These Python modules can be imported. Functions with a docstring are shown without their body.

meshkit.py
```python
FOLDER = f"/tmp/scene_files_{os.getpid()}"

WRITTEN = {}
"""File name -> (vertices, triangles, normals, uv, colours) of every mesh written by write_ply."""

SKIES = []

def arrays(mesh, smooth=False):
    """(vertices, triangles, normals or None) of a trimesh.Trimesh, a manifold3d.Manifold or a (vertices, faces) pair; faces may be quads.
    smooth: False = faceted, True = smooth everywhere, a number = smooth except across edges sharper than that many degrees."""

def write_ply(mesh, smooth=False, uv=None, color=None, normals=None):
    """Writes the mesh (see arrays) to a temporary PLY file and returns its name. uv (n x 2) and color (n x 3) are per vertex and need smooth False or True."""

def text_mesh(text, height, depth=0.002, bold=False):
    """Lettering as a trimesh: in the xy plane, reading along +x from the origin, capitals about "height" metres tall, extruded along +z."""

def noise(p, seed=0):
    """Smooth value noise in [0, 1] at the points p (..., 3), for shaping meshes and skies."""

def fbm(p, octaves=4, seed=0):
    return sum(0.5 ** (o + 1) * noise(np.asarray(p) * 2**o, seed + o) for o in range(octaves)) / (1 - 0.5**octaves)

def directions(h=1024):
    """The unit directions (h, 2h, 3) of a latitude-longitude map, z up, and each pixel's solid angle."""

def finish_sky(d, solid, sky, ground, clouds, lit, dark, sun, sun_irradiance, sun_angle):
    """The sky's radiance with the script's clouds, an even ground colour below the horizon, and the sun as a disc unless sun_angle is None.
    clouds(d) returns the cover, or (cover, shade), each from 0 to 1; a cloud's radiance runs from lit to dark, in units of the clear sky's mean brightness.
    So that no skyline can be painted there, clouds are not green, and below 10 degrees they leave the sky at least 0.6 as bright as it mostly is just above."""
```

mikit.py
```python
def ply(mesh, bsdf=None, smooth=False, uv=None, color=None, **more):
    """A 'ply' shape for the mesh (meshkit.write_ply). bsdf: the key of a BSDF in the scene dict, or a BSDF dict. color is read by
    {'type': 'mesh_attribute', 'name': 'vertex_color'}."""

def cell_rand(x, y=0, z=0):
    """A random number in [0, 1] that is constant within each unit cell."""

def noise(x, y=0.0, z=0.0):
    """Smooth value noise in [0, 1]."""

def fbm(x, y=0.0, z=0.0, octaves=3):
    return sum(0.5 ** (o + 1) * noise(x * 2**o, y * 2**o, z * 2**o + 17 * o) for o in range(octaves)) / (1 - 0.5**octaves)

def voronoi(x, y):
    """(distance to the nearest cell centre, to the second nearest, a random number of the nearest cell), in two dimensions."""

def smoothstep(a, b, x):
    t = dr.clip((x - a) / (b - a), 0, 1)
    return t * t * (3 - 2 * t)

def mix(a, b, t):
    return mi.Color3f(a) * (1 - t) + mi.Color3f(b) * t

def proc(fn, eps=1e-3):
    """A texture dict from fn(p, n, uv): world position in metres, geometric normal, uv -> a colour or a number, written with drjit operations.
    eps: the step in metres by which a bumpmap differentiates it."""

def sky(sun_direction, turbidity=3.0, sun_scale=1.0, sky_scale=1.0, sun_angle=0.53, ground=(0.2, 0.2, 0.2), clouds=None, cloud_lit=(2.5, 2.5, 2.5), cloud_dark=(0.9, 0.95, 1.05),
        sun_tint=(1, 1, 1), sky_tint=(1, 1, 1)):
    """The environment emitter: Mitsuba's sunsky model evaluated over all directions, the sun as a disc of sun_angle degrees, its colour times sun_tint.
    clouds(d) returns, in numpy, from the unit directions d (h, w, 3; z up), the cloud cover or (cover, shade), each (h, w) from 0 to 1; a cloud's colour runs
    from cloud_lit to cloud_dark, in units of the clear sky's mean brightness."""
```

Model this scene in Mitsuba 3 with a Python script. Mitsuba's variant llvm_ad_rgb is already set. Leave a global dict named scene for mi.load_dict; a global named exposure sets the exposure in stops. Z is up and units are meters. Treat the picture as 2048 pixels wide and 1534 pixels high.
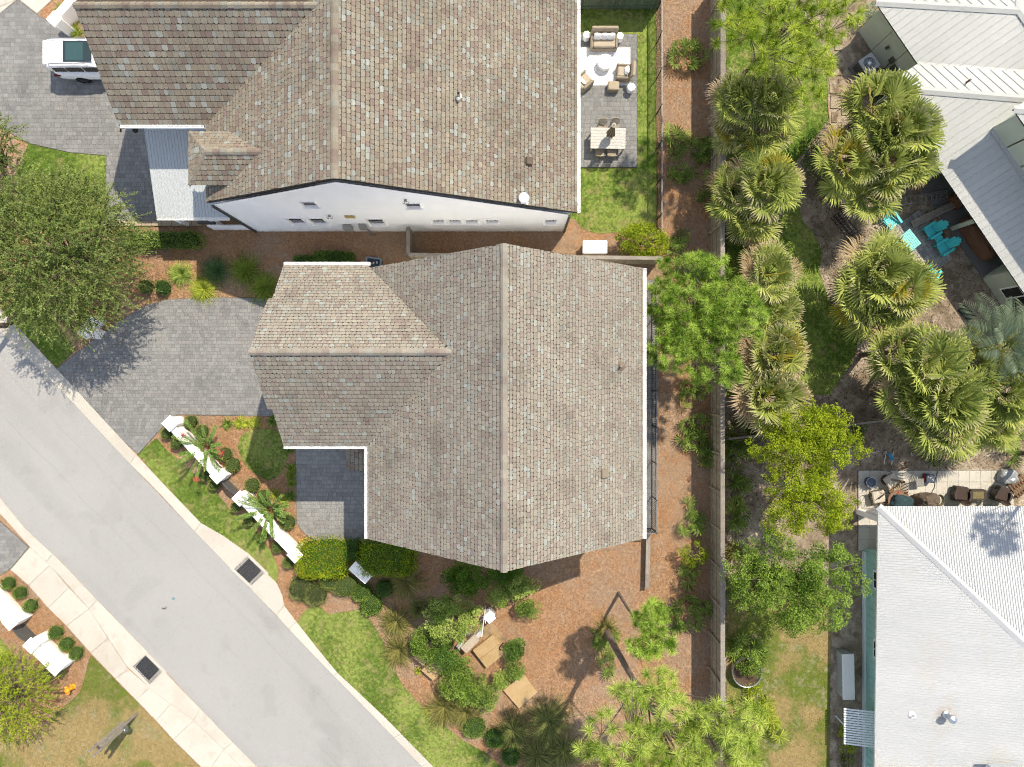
import math, random
import numpy as np, trimesh, shapely, drjit as dr
import shapely.geometry as sg
from shapely import affinity
import mitsuba as mi, mikit, meshkit
T = mi.ScalarTransform4f
scene, labels = {}, {}
# ---------------------------------------------------------------- camera, sky, exposure
CAM_H, FOCAL = 40.0, 1409.0          # drone height (m), focal length in 2048-px photo pixels
exposure = 2.2
scene['camera'] = {'type': 'perspective', 'fov': 2 * math.degrees(math.atan(1024 / FOCAL)), 'fov_axis': 'x', 'near_clip': 0.5, 'far_clip': 2000.0,
                   'to_world': T().look_at(origin=[0, 0, CAM_H], target=[0, 0, 0], up=[0, 1, 0])}
SUN = np.array([0.39, 0.55, 1.0])
def veil(d):                         # thin bright summer cloud over the whole sky
    return 0.2 + 0.4 * meshkit.fbm(d * [3, 3, 5], 4, 2), 0.3 * meshkit.fbm(d * 4, 3, 5)
scene['sky_light'] = mikit.sky(SUN.tolist(), turbidity=3.0, sun_tint=(0.945, 1.0, 1.05), sky_scale=1.3, clouds=veil, cloud_lit=(2.6, 2.55, 2.5), cloud_dark=(1.3, 1.3, 1.3))
# ---------------------------------------------------------------- helpers
S0 = FOCAL / CAM_H
rng = np.random.default_rng(7)
GAIN = 2.3                           # sunlit horizontal white in this light

def P(px, py, z=0.0):
    k = (1 - z / CAM_H) / S0
    return np.array([(px - 1024) * k, (767 - py) * k, z])

def P2(pts, z=0.0):
    return [tuple(P(a, b, z)[:2]) for a, b in pts]

def lin(r, g, b):
    c = np.array([r, g, b], float) / 255
    return np.where(c < 0.04045, c / 12.92, ((c + 0.055) / 1.055) ** 2.4)

def A(r, g, b, k=1.0):
    """base colour of a sunlit surface that shows as sRGB r,g,b"""
    return np.clip(lin(r, g, b) / GAIN * k, 0.004, 0.86)

def unit(v):
    v = np.asarray(v, float)
    return v / (np.linalg.norm(v, axis=-1, keepdims=True) + 1e-12)

used = {}
def numbered(name):
    n = used.get(name, 0)
    used[name] = n + 1
    return name if n == 0 else f'{name}_{n:03d}'

def L(key, label=None, cat=None, group=None, kind=None):
    d = labels.setdefault(key, {})
    for k, v in (('label', label), ('category', cat), ('group', group), ('kind', kind)):
        if v: d[k] = v
    return key

def thing(name, label, cat, group=None):
    return L(numbered(name), label, cat, group)

class MB:
    def __init__(self): self.v, self.f, self.c, self.u, self.n = [], [], [], [], 0
    def add(self, v, f, c=None, u=None):
        v = np.asarray(v, float); f = np.asarray(f, int)
        if len(v) == 0: return self
        if f.shape[1] == 4: f = np.vstack([f[:, [0, 1, 2]], f[:, [0, 2, 3]]])
        self.v.append(v); self.f.append(f + self.n)
        c = np.array([.5, .5, .5]) if c is None else np.asarray(c, float)
        self.c.append(np.broadcast_to(c, (len(v), 3)))
        u = np.zeros(2) if u is None else np.asarray(u, float)
        self.u.append(np.broadcast_to(u, (len(v), 2)))
        self.n += len(v); return self
    def empty(self): return self.n == 0
    def arrays(self): return np.vstack(self.v), np.vstack(self.f), np.vstack(self.c), np.vstack(self.u)
    def put(self, key, bsdf, smooth=False, kind=None, label=None, how='c'):
        if self.n == 0: return key
        v, f, c, u = self.arrays()
        if smooth is not True and smooth is not False:
            v2, f2, n2 = meshkit.arrays((v, f), smooth)
            scene[key] = {'type': 'ply', 'filename': meshkit.write_ply((v2, f2), False, None, np.broadcast_to(c[0], v2.shape), n2), 'face_normals': False, 'bsdf': {'type': 'ref', 'id': bsdf}}
        else:
            scene[key] = mikit.ply((v, f), bsdf, smooth=smooth, **({'color': c} if how == 'c' else {'uv': u}))
        if kind or label: L(key, label, kind=kind)
        return key
    def part(self, parent, name, bsdf, smooth=False, kind=None, label=None, how='c'):
        return self.put(numbered(parent + '__' + name), bsdf, smooth, kind, label, how)

CB = {}
def cbox_template():
    if not CB:
        s = np.array([[i, j, k] for i in (-1, 1) for j in (-1, 1) for k in (-1, 1)], float)
        t = [(q, ax) for q in s for ax in range(3)]
        v = np.array([q * .5 - np.eye(3)[ax] * 0 for q, ax in t])
        pv = np.array([q * np.where(np.arange(3) == ax, .5, .4) for q, ax in t])
        h = trimesh.convex.convex_hull(pv, repair=True)
        d = np.linalg.norm(h.vertices[:, None] - pv[None], axis=2).argmin(1)
        CB['sign'] = np.array([q for q, ax in t]); CB['ax'] = np.array([ax for q, ax in t]); CB['f'] = d[h.faces]
    return CB
def box(mb, c, size, rotz=0.0, col=None, u=None, bev=0.0, M=None):
    """box of the given size centred on c; bev chamfers its edges; M: 3x3 applied before moving"""
    size = np.asarray(size, float)
    if bev > 0:
        t = cbox_template()
        v = t['sign'] * (size / 2 - np.where(np.arange(3)[None] == t['ax'][:, None], 0, min(bev, size.min() * .45)))
        f = t['f']
    else:
        v = np.array([[i, j, k] for i in (-.5, .5) for j in (-.5, .5) for k in (-.5, .5)]) * size
        f = np.array([[0, 1, 3, 2], [4, 6, 7, 5], [0, 4, 5, 1], [2, 3, 7, 6], [0, 2, 6, 4], [1, 5, 7, 3]])
    if M is not None: v = v @ np.asarray(M).T
    if rotz:
        co, si = math.cos(rotz), math.sin(rotz)
        v = v @ np.array([[co, si, 0], [-si, co, 0], [0, 0, 1]])
    return mb.add(v + np.asarray(c, float), f, col, u)

def beam(mb, a, b, w, h, col=None, u=None, up=(0, 0, 1), bev=0.0):
    a, b = np.asarray(a, float), np.asarray(b, float)
    d = b - a; ln = np.linalg.norm(d); x = d / ln
    up = np.array(up, float)
    if abs(x @ up) > .98: up = np.array([1.0, 0, 0])
    y = unit(np.cross(up, x)); z = np.cross(x, y)
    return box(mb, (a + b) / 2, (ln, w, h), 0, col, u, bev, np.stack([x, y, z], 1))

def tube(mb, pts, r, sides=6, col=None, cap=True):
    p = np.asarray(pts, float); n = len(p)
    r = np.broadcast_to(np.asarray(r, float), (n,))
    t = unit(np.gradient(p, axis=0))
    ref = np.where(np.abs(t[:, 2:]) < .9, [[0, 0, 1.0]], [[1.0, 0, 0]])
    a = unit(np.cross(t, ref)); b = np.cross(t, a)
    ang = np.arange(sides) * 2 * np.pi / sides
    v = p[:, None] + r[:, None, None] * (np.cos(ang)[None, :, None] * a[:, None] + np.sin(ang)[None, :, None] * b[:, None])
    i, j = np.meshgrid(np.arange(n - 1), np.arange(sides), indexing='ij')
    q = np.stack([i * sides + j, i * sides + (j + 1) % sides, (i + 1) * sides + (j + 1) % sides, (i + 1) * sides + j], -1).reshape(-1, 4)[:, ::-1]
    f = np.vstack([q[:, [0, 1, 2]], q[:, [0, 2, 3]]])
    if cap:
        k = np.arange(1, sides - 1)
        f = np.vstack([f, np.stack([0 * k, k, k + 1], 1), (n - 1) * sides + np.stack([0 * k, k + 1, k], 1)])
    return mb.add(v.reshape(-1, 3), f, col)

def lathe(mb, c, prof, n=20, col=None, squash=(1, 1), rot=0.0):
    """prof: (r, z) from top or bottom"""
    prof = np.asarray(prof, float); m = len(prof)
    ang = np.arange(n) * 2 * np.pi / n + rot
    v = np.stack([prof[:, None, 0] * np.cos(ang) * squash[0], prof[:, None, 0] * np.sin(ang) * squash[1], np.broadcast_to(prof[:, None, 1], (m, n))], -1)
    i, j = np.meshgrid(np.arange(m - 1), np.arange(n), indexing='ij')
    q = np.stack([i * n + j, i * n + (j + 1) % n, (i + 1) * n + (j + 1) % n, (i + 1) * n + j], -1).reshape(-1, 4)
    if prof[-1, 1] < prof[0, 1]: q = q[:, ::-1]
    return mb.add(v.reshape(-1, 3) + np.asarray(c, float), q, col)

def tri(poly):
    v, f = trimesh.creation.triangulate_polygon(poly, engine='earcut')
    v = np.asarray(v)[:, :2]; f = np.asarray(f)
    a = np.cross(v[f[:, 1]] - v[f[:, 0]], v[f[:, 2]] - v[f[:, 0]])
    f[a < 0] = f[a < 0][:, ::-1]
    return v, f
def polys(g):
    if g.is_empty: return []
    if g.geom_type == 'Polygon': return [g]
    return [q for q in getattr(g, 'geoms', []) if q.geom_type == 'Polygon' and q.area > 1e-6]

def prism(mb, poly, z0, z1, col=None, u=None, chamfer=0.0, bottom=False):
    """vertical prism on a plan polygon; the top edge chamfered"""
    for g in polys(poly if hasattr(poly, 'geom_type') else sg.Polygon(poly)):
        g = sg.polygon.orient(g)
        top = g
        if chamfer > 0:
            t = g.buffer(-chamfer, join_style=2)
            if t.geom_type == 'Polygon' and not t.is_empty and len(t.exterior.coords) == len(g.exterior.coords) and not g.interiors:
                top = sg.polygon.orient(t)
        v, f = tri(top)
        mb.add(np.c_[v, np.full(len(v), z1)], f, col, u)
        for ring, ring2 in zip([g.exterior, *g.interiors], [top.exterior, *top.interiors]):
            p = np.array(ring.coords)[:-1, :2]; n = len(p)
            i = np.arange(n); k = (i + 1) % n
            if top is not g:
                q2 = np.array(ring2.coords)[:-1, :2]
                s = np.argmin(np.linalg.norm(q2 - p[0], axis=1)); q2 = np.roll(q2, -s, axis=0)
                zc = z1 - chamfer
                vv = np.vstack([np.c_[p, np.full(n, z0)], np.c_[p, np.full(n, zc)], np.c_[q2, np.full(n, z1)]])
                ff = np.vstack([np.stack([i, k, k + n, i + n], 1), np.stack([i + n, k + n, k + 2 * n, i + 2 * n], 1)])
            else:
                vv = np.vstack([np.c_[p, np.full(n, z0)], np.c_[p, np.full(n, z1)]])
                ff = np.stack([i, k, k + n, i + n], 1)
            mb.add(vv, ff, col, u)
        if bottom:
            v, f = tri(g); mb.add(np.c_[v, np.full(len(v), z0)], f[:, ::-1], col, u)
    return mb

def rough(pts, amp=0.05, step=0.25, seed=0):
    """a plan polygon with wandering edges"""
    g = sg.Polygon(pts)
    ring = g.exterior.segmentize(step)
    p = np.array(ring.coords)[:-1, :2]
    q = np.c_[p * 1.7, np.full(len(p), seed * 3.1)]
    d = np.stack([meshkit.fbm(q, 3, 1) - .5, meshkit.fbm(q, 3, 9) - .5], 1)
    return sg.Polygon(p + d * 2.2 * amp).buffer(0)

def sheet(key, poly, z, bsdf, skirt=0.0, how='c'):
    m = MB()
    for g in polys(poly):
        if skirt: prism(m, g, z - skirt, z)
        else:
            v, f = tri(g); m.add(np.c_[v, np.full(len(v), z)], f)
    return m.put(key, bsdf)

def pts_in(poly, n, r=rng):
    out = []; x0, y0, x1, y1 = poly.bounds; have = 0
    shapely.prepare(poly)
    while have < n:
        q = np.c_[r.uniform(x0, x1, 4 * n + 50), r.uniform(y0, y1, 4 * n + 50)]
        q = q[shapely.contains_xy(poly, q[:, 0], q[:, 1])]
        out.append(q); have += len(q)
    return np.vstack(out)[:n]

def spline(pts, n=20):
    """Catmull-Rom through the points"""
    p = np.asarray(pts, float); m = len(p)
    q = np.vstack([2 * p[0] - p[1], p, 2 * p[-1] - p[-2]])
    out = []
    for t in np.linspace(0, m - 1 - 1e-9, n):
        i = int(t); s = t - i
        a, b, c, d = q[i], q[i + 1], q[i + 2], q[i + 3]
        out.append(.5 * (2 * b + (c - a) * s + (2 * a - 5 * b + 4 * c - d) * s * s + (3 * b - a - 3 * c + d) * s ** 3))
    return np.array(out)
# ---------------------------------------------------------------- materials
VC = {'type': 'mesh_attribute', 'name': 'vertex_color'}
def principled(base, rough_=.7, two=True, **k):
    b = {'type': 'principled', 'base_color': base if isinstance(base, dict) else {'type': 'rgb', 'value': [float(x) for x in base]}, 'roughness': rough_, **k}
    return {'type': 'twosided', 'bsdf': b} if two else b
def mat(name, d): scene['mat_' + name] = d; return 'mat_' + name
def bump(b, fn, scale=1.0, eps=2e-3):
    return {'type': 'twosided', 'bsdf': {'type': 'bumpmap', 'arbitrary': mikit.proc(fn, eps), 'scale': scale, 'bsdf': b}}
fbm, noise, sstep, vor, crand = mikit.fbm, mikit.noise, mikit.smoothstep, mikit.voronoi, mikit.cell_rand
def C3(c): return c if isinstance(c, mi.Color3f) else mi.Color3f(*[float(x) for x in c])
def mix(a, b, t): return mikit.mix(C3(a), C3(b), t)

M_MATTE = mat('matte', principled(VC, .8, specular=.3))
M_SATIN = mat('satin', principled(VC, .45, specular=.4))
M_GLOSS = mat('gloss', principled(VC, .22, specular=.5))
M_METAL = mat('metal', principled(VC, .35, metallic=.9))
M_LEAF = mat('leaf', {'type': 'principledthin', 'base_color': VC, 'roughness': .5, 'diff_trans': .7, 'eta': 1.35})
M_NEEDLE = mat('needle', {'type': 'principledthin', 'base_color': VC, 'roughness': .45, 'diff_trans': .4, 'eta': 1.4})
M_BARK = mat('bark', principled(mikit.proc(lambda p, n, uv: mix(lin(92, 78, 66) * .55, lin(150, 135, 122) * .6, fbm(p.x * 14, p.y * 14, p.z * 5))), .9))
M_PANE = mat('pane', principled((.012, .014, .017), .06, specular=.6))

def grass_col(p, n, uv):
    a = fbm(p.x * .55, p.y * .55, 3.0); b = fbm(p.x * 9, p.y * 9, 1.0); d = fbm(p.x * 2.3 + 7, p.y * 2.3, 5.0)
    c = mix(A(112, 146, 56), A(176, 196, 100), sstep(.3, .7, a * .6 + b * .4))
    c = mix(c, A(196, 184, 128), sstep(.56, .76, d) * .5)
    return c * (.72 + .5 * b)
M_LAWN = mat('lawn', principled(mikit.proc(grass_col), .95, specular=.1))
def dry_col(p, n, uv):
    a = fbm(p.x * .5, p.y * .35, 9.0); b = fbm(p.x * 8, p.y * 8, 1.0); d = fbm(p.x * 1.6 + 3, p.y * 1.6, 5.0)
    c = mix(A(196, 174, 122), A(132, 150, 66), sstep(.42, .62, a * .65 + d * .35))
    c = mix(c, A(216, 202, 172), sstep(.52, .8, d * .6 + .4 * fbm(p.x * 6, p.y * 6, 3.0)) * .55)
    return c * (.75 + .45 * b)
M_DRYLAWN = mat('dry_lawn', principled(mikit.proc(dry_col), .95, specular=.1))
def straw_col(p, n, uv):
    a = fbm(p.x * .5, p.y * .5, 2.0); b = fbm(p.x * 16, p.y * 16, 0.0); d = fbm(p.x * 3, p.y * 3, 8.0)
    c = mix(A(178, 136, 102), A(216, 178, 142), b)
    c = mix(c, A(196, 170, 146), sstep(.36, .66, a) * .8)
    c = mix(c, A(204, 146, 98), sstep(.5, .75, d) * .4)
    return c * (.78 + .78 * b)
def straw_h(p, n, uv): return fbm(p.x * 12, p.y * 12, 0.0)
M_STRAW = mat('straw', bump(principled(mikit.proc(straw_col), .95, two=False, specular=.1), straw_h, .05, .02))
def sand_col(p, n, uv):
    a = fbm(p.x * .7, p.y * .7, 4.0); b = fbm(p.x * 14, p.y * 14, 0.0); d = fbm(p.x * 3, p.y * 3, 8.0)
    c = mix(A(194, 174, 152), A(238, 222, 200), sstep(.35, .7, a * .5 + d * .5))
    c = mix(c, A(136, 124, 98), sstep(.52, .72, fbm(p.x * 1.9 + 5, p.y * 1.9, 1.0)) * .6)
    return c * (.6 + .7 * b)
M_SAND = mat('sand', bump(principled(mikit.proc(sand_col), .95, two=False, specular=.1), straw_h, .04, .02))
def asphalt_col(p, n, uv):
    b = fbm(p.x * 26, p.y * 26, 0.0, 2); a = fbm(p.x * .35, p.y * .35, 5.0)
    w = p.x * .693 - p.y * .721; v = p.x * .721 + p.y * .693
    worn = sstep(.5, .75, fbm(w * .12, v * .9, 3.0)) * .12
    g = .99 + .16 * (b - .5) + .08 * (a - .5) - worn * .6
    cr = sstep(.022, .004, dr.abs(v + 22.1 + .25 * (fbm(w * .5, 3.0, 1.0) - .5))) * sstep(.4, .55, fbm(w * .35, 7.0, 2.0)) * .22
    cr += sstep(.02, .004, dr.abs(w + 3.0 + .9 * (fbm(v * .8, 1.0, 4.0) - .5))) * .12 + sstep(.12, .0, dr.abs(v + 20.2 + .3 * (fbm(w * .3, 9.0, 1.0) - .5))) * .05
    sp = sstep(.965, .985, crand(dr.floor(p.x * 9), dr.floor(p.y * 9), 3)) * .06
    st = cr + sp + sstep(.66, .78, fbm(p.x * .8 + 9, p.y * .8, 7.0)) * .06
    return C3(A(214, 214, 213)) * (g - st)
M_ASPHALT = mat('asphalt', principled(mikit.proc(asphalt_col), .85, specular=.2))
def concrete_col(p, n, uv):
    b = fbm(p.x * 18, p.y * 18, p.z * 18, 2); a = fbm(p.x * .9, p.y * .9, 5.0)
    c = mix(A(255, 250, 238), A(246, 236, 220), sstep(.5, .8, a) * .6)
    c = mix(c, A(226, 210, 188), sstep(.66, .82, fbm(p.x * 2.7, p.y * 2.7, 2.0)) * .3)
    return c * (.93 + .14 * b) * (.95 + .1 * uv.x)
M_CONC = mat('concrete', principled(mikit.proc(concrete_col), .85, specular=.2))
def paver_col(p, n, uv):
    b = fbm(p.x * 30, p.y * 30, 0.0, 2); a = fbm(p.x * .5, p.y * .5, 5.0)
    c = mix(A(168, 169, 169), A(192, 193, 192), uv.x)
    c = mix(c, A(186, 180, 177), sstep(.7, 1.0, uv.y) * .5)
    oil = sstep(.6, .8, fbm(p.x * .9 + 3, p.y * .9, 2.0)) * .14 + sstep(.7, .85, fbm(p.x * 2.6, p.y * 2.6, 6.0)) * .12
    return c * (.87 + .2 * b + .2 * (a - .5) - oil)
M_PAVER = mat('paver', principled(mikit.proc(paver_col), .85, specular=.2))
M_JOINT = mat('joint', principled(A(122, 119, 114), .95))
M_STONE = mat('stone', principled(mikit.proc(lambda p, n, uv: mix(A(206, 186, 158), A(240, 222, 196), fbm(p.x * 3, p.y * 3, p.z * 3) * .6 + uv.x * .4) * (.85 + .25 * fbm(p.x * 22, p.y * 22, 1.0, 2))), .9))
def shingle_fn(cols, cuts):
    cols = [A(*c) for c in cols]
    def fn(p, n, uv):
        c = C3(cols[-1])
        for k, cut in reversed(list(zip(cols[:-1], cuts))): c = dr.select(uv.x < cut, C3(k), c)
        b = fbm(p.x * 24, p.y * 24, p.z * 24, 2); a = fbm(p.x * .45, p.y * .45, p.z * .45)
        return c * (.84 + .16 * uv.y + .2 * (b - .5) + .26 * (a - .5) - .14 * sstep(.55, .75, fbm(p.x * .9 + 2, p.y * .9, p.z * .5 + 4)))
    return fn
M_SHING1 = mat('shingle_brown', principled(mikit.proc(shingle_fn([(190, 178, 160), (198, 190, 172), (182, 164, 152), (188, 186, 174), (208, 212, 204)], [.36, .6, .8, .93])), .9, specular=.15))
M_SHING2 = mat('shingle_buff', principled(mikit.proc(shingle_fn([(204, 195, 180), (210, 203, 187), (198, 184, 173), (203, 201, 190), (214, 218, 210)], [.36, .62, .82, .93])), .9, specular=.15))
M_UNDER = mat('underlay', principled(A(84, 74, 60), .95))
def siding_col(p, n, uv): return mix((.78, .79, .79), (.55, .53, .47), sstep(.9, .0, p.z + .9 * fbm(p.x * 2.5, 1.0, 2.0) - .35) * .45 + sstep(.62, .85, fbm(p.x * 3.0, p.y * 3.0, p.z * .35)) * .12) * (.94 + .1 * fbm(p.x * 1.3, p.z * 1.3, p.y))
M_SIDING = mat('siding', principled(mikit.proc(siding_col), .6))
M_WHITE = mat('white_paint', principled((.8, .8, .79), .5))
M_STUCCO = mat('stucco', principled(mikit.proc(lambda p, n, uv: mix((.84, .83, .80), (.46, .41, .33), sstep(.42, .0, p.z + .25 * (fbm(p.x * 5, p.y * 5, p.z) - .5)) * .5 + sstep(.58, .8, fbm(p.x * 2.2, p.y * 2.2, p.z * 1.2)) * .2) * (.93 + .1 * fbm(p.x * 9, p.y * 9, p.z * 9))), .85))
M_DARK = mat('dark_trim', principled((.025, .026, .028), .5))
M_BLACK = mat('black_metal', principled((.012, .012, .013), .35))
def seam_col(p, n, uv):
    a = fbm(p.x * .6, p.y * .6, 1.0); b = fbm(p.x * 7, p.y * 7, 0.0)
    return mix((.34, .355, .345), (.40, .41, .40), a) * (.95 + .08 * b + .05 * (uv.x - .5))
M_SEAM = mat('seam_metal', principled(mikit.proc(seam_col), .5, specular=.5))
def galv_col(p, n, uv):
    a = fbm(p.x * .5, p.y * 1.4, 1.0); r = sstep(.62, .8, fbm(p.x * 1.2 + 4, p.y * .8, 3.0))
    st = sstep(.75, .0, dr.sqrt(dr.square(p.x - 22.35) + dr.square((p.y + 17.05) * 1.3)))
    c = mix((.35, .368, .385), (.40, .413, .425), a)
    c = mix(c, (.36, .34, .28), r * .22)
    return mix(c, (.24, .16, .10), st * fbm(p.x * 2, p.y * 14, 0.0) * 1.0) * (.98 + .03 * uv.x)
M_GALV = mat('galvanised', principled(mikit.proc(galv_col), .42, specular=.5))
M_SHEET = mat('blue_metal', principled((.38, .41, .43), .4, specular=.5))
def wood_fn(c0, c1, k=1.0):
    c0, c1 = A(*c0), A(*c1)
    def fn(p, n, uv):
        g = fbm(p.x * 5 + uv.x * 37, p.y * 5 + uv.y * 11, p.z * 2.2); f = fbm(p.x * 40, p.y * 40, p.z * 6 + uv.x * 9, 2)
        return mix(c0, c1, g * .6 + uv.x * .4) * (.78 + .36 * f)
    return fn
M_FENCE = mat('fence_wood', principled(mikit.proc(wood_fn((164, 146, 116), (212, 200, 170))), .9))
M_GREYWOOD = mat('grey_wood', principled(mikit.proc(wood_fn((150, 140, 128), (212, 204, 192))), .9))
M_SAGE = mat('sage_paint', principled(mikit.proc(lambda p, n, uv: C3((.47, .50, .40)) * (.85 + .25 * fbm(p.x * 1.2, p.y * 1.2, p.z * 1.2))), .7))
M_TEAL = mat('teal_paint', principled(mikit.proc(lambda p, n, uv: C3((.30, .52, .45)) * (.9 + .18 * fbm(p.x * 1.5, p.y * 1.5, p.z * 1.5))), .7))
def wick(c0, c1):
    return lambda p, n, uv: mix(c0, c1, .5 + .5 * dr.sin(p.x * 160) * dr.sin(p.y * 160 + p.z * 160)) * (.85 + .3 * noise(p.x * 9, p.y * 9, p.z * 9))
M_WICKER = mat('wicker', principled(mikit.proc(wick(A(170, 154, 132), A(226, 210, 186))), .8))
M_DWICKER = mat('dark_wicker', principled(mikit.proc(wick((.012, .008, .006), (.05, .034, .025))), .6))
def rug_col(p, n, uv):
    a = vor(p.x * 9, p.y * 9); b = dr.abs(dr.sin(p.x * 22) * dr.sin(p.y * 22))
    return mix((.42, .47, .52), (.80, .80, .79), sstep(.06, .16, a[1] - a[0])) * (.9 + .1 * b)
M_RUG = mat('rug', principled(mikit.proc(rug_col), .95))
# ================================================================ the setting: ground, road, pavings, lawns
g = MB(); g.add([[-400, -400, 0], [400, -400, 0], [400, 400, 0], [-400, 400, 0]], [[0, 1, 2, 3]])
g.put('ground', M_SAND); L('ground', 'sandy bare soil of the plots', kind='structure')
ROAD_NE = P2([(-1200, -579), (0, 661), (136, 794), (250, 917), (390, 1063), (506, 1182), (578, 1258), (751, 1436), (845, 1534), (1500, 2212)])
ROAD_SW = P2([(-1200, -220), (0, 994), (54, 1061), (119, 1119), (195, 1200), (293, 1301), (330, 1341), (401, 1417), (466, 1484), (515, 1536), (1180, 2240)])
road = sg.Polygon(ROAD_NE + ROAD_SW[::-1])
sheet('road', road, .012, M_ASPHALT); L('road', 'pale grey asphalt street running diagonally past the houses', kind='structure')
mulch = sg.Polygon(ROAD_NE[:-1] + [(11.35, -60), (11.35, 60), (-34, 60)]).buffer(0)
sheet('mulch_bed', mulch, .006, M_STRAW); L('mulch_bed', 'orange brown pine straw mulch between houses and road', kind='structure')
mulch_sw = sg.Polygon(ROAD_SW[1:-1] + [(-15, -40), (-60, -40), (-60, -5)]).buffer(0)
sheet('mulch_bed_001', mulch_sw, .006, M_STRAW); L('mulch_bed_001', 'pine straw mulch below the street', kind='structure')

def slabs(key, quads, z, label, jw=.012):
    """concrete slabs, each an entry of its own, on a base sheet"""
    L(key, label, kind='structure')
    for q in quads:
        m = MB(); poly = sg.Polygon(q).buffer(-jw / 2, join_style=2)
        prism(m, poly, 0, z, None, (rng.random(), rng.random()), .012)
        m.part(key, 'slab', M_CONC, how='u')
def strip(inner, outer, cuts):
    """quads between two polylines, cut at fractions"""
    li, lo = sg.LineString(inner), sg.LineString(outer); out = []
    for a, b in zip(cuts[:-1], cuts[1:]):
        pi = [li.interpolate(t, True).coords[0][:2] for t in np.linspace(a, b, 5)]
        po = [lo.interpolate(t, True).coords[0][:2] for t in np.linspace(a, b, 5)]
        out.append(pi + po[::-1])
    return out
ne_in = P2([(-260, 392), (0, 661), (136, 794), (250, 917), (314, 980), (390, 1063)])
ne_out = P2([(-240, 360), (32, 649), (114, 737), (218, 850), (250, 884), (325, 965), (402, 1045)])
q = strip(ne_in, ne_out, [0, .2, .4, .58, .8, 1.0])
q += [P2([(390, 1063), (402, 1045), (448, 1072), (495, 1105), (502, 1113), (471, 1144), (464, 1139)]),
      P2([(504, 1180), (497, 1168), (525, 1138), (533, 1146), (553, 1164), (565, 1190), (569, 1211), (553, 1230)]), P2([(553, 1230), (569, 1211), (593, 1243), (578, 1258)])]
ne2_in = P2([(578, 1258), (662, 1345), (751, 1436), (845, 1534), (1100, 1800)])
ne2_out = P2([(593, 1243), (671, 1341), (765, 1429), (868, 1534), (1125, 1795)])
q += strip(ne2_in, ne2_out, [0, .17, .4, .62, .85, 1])
slabs('kerb', q, .06, 'cream concrete kerb strip along the house side of the street')
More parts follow.
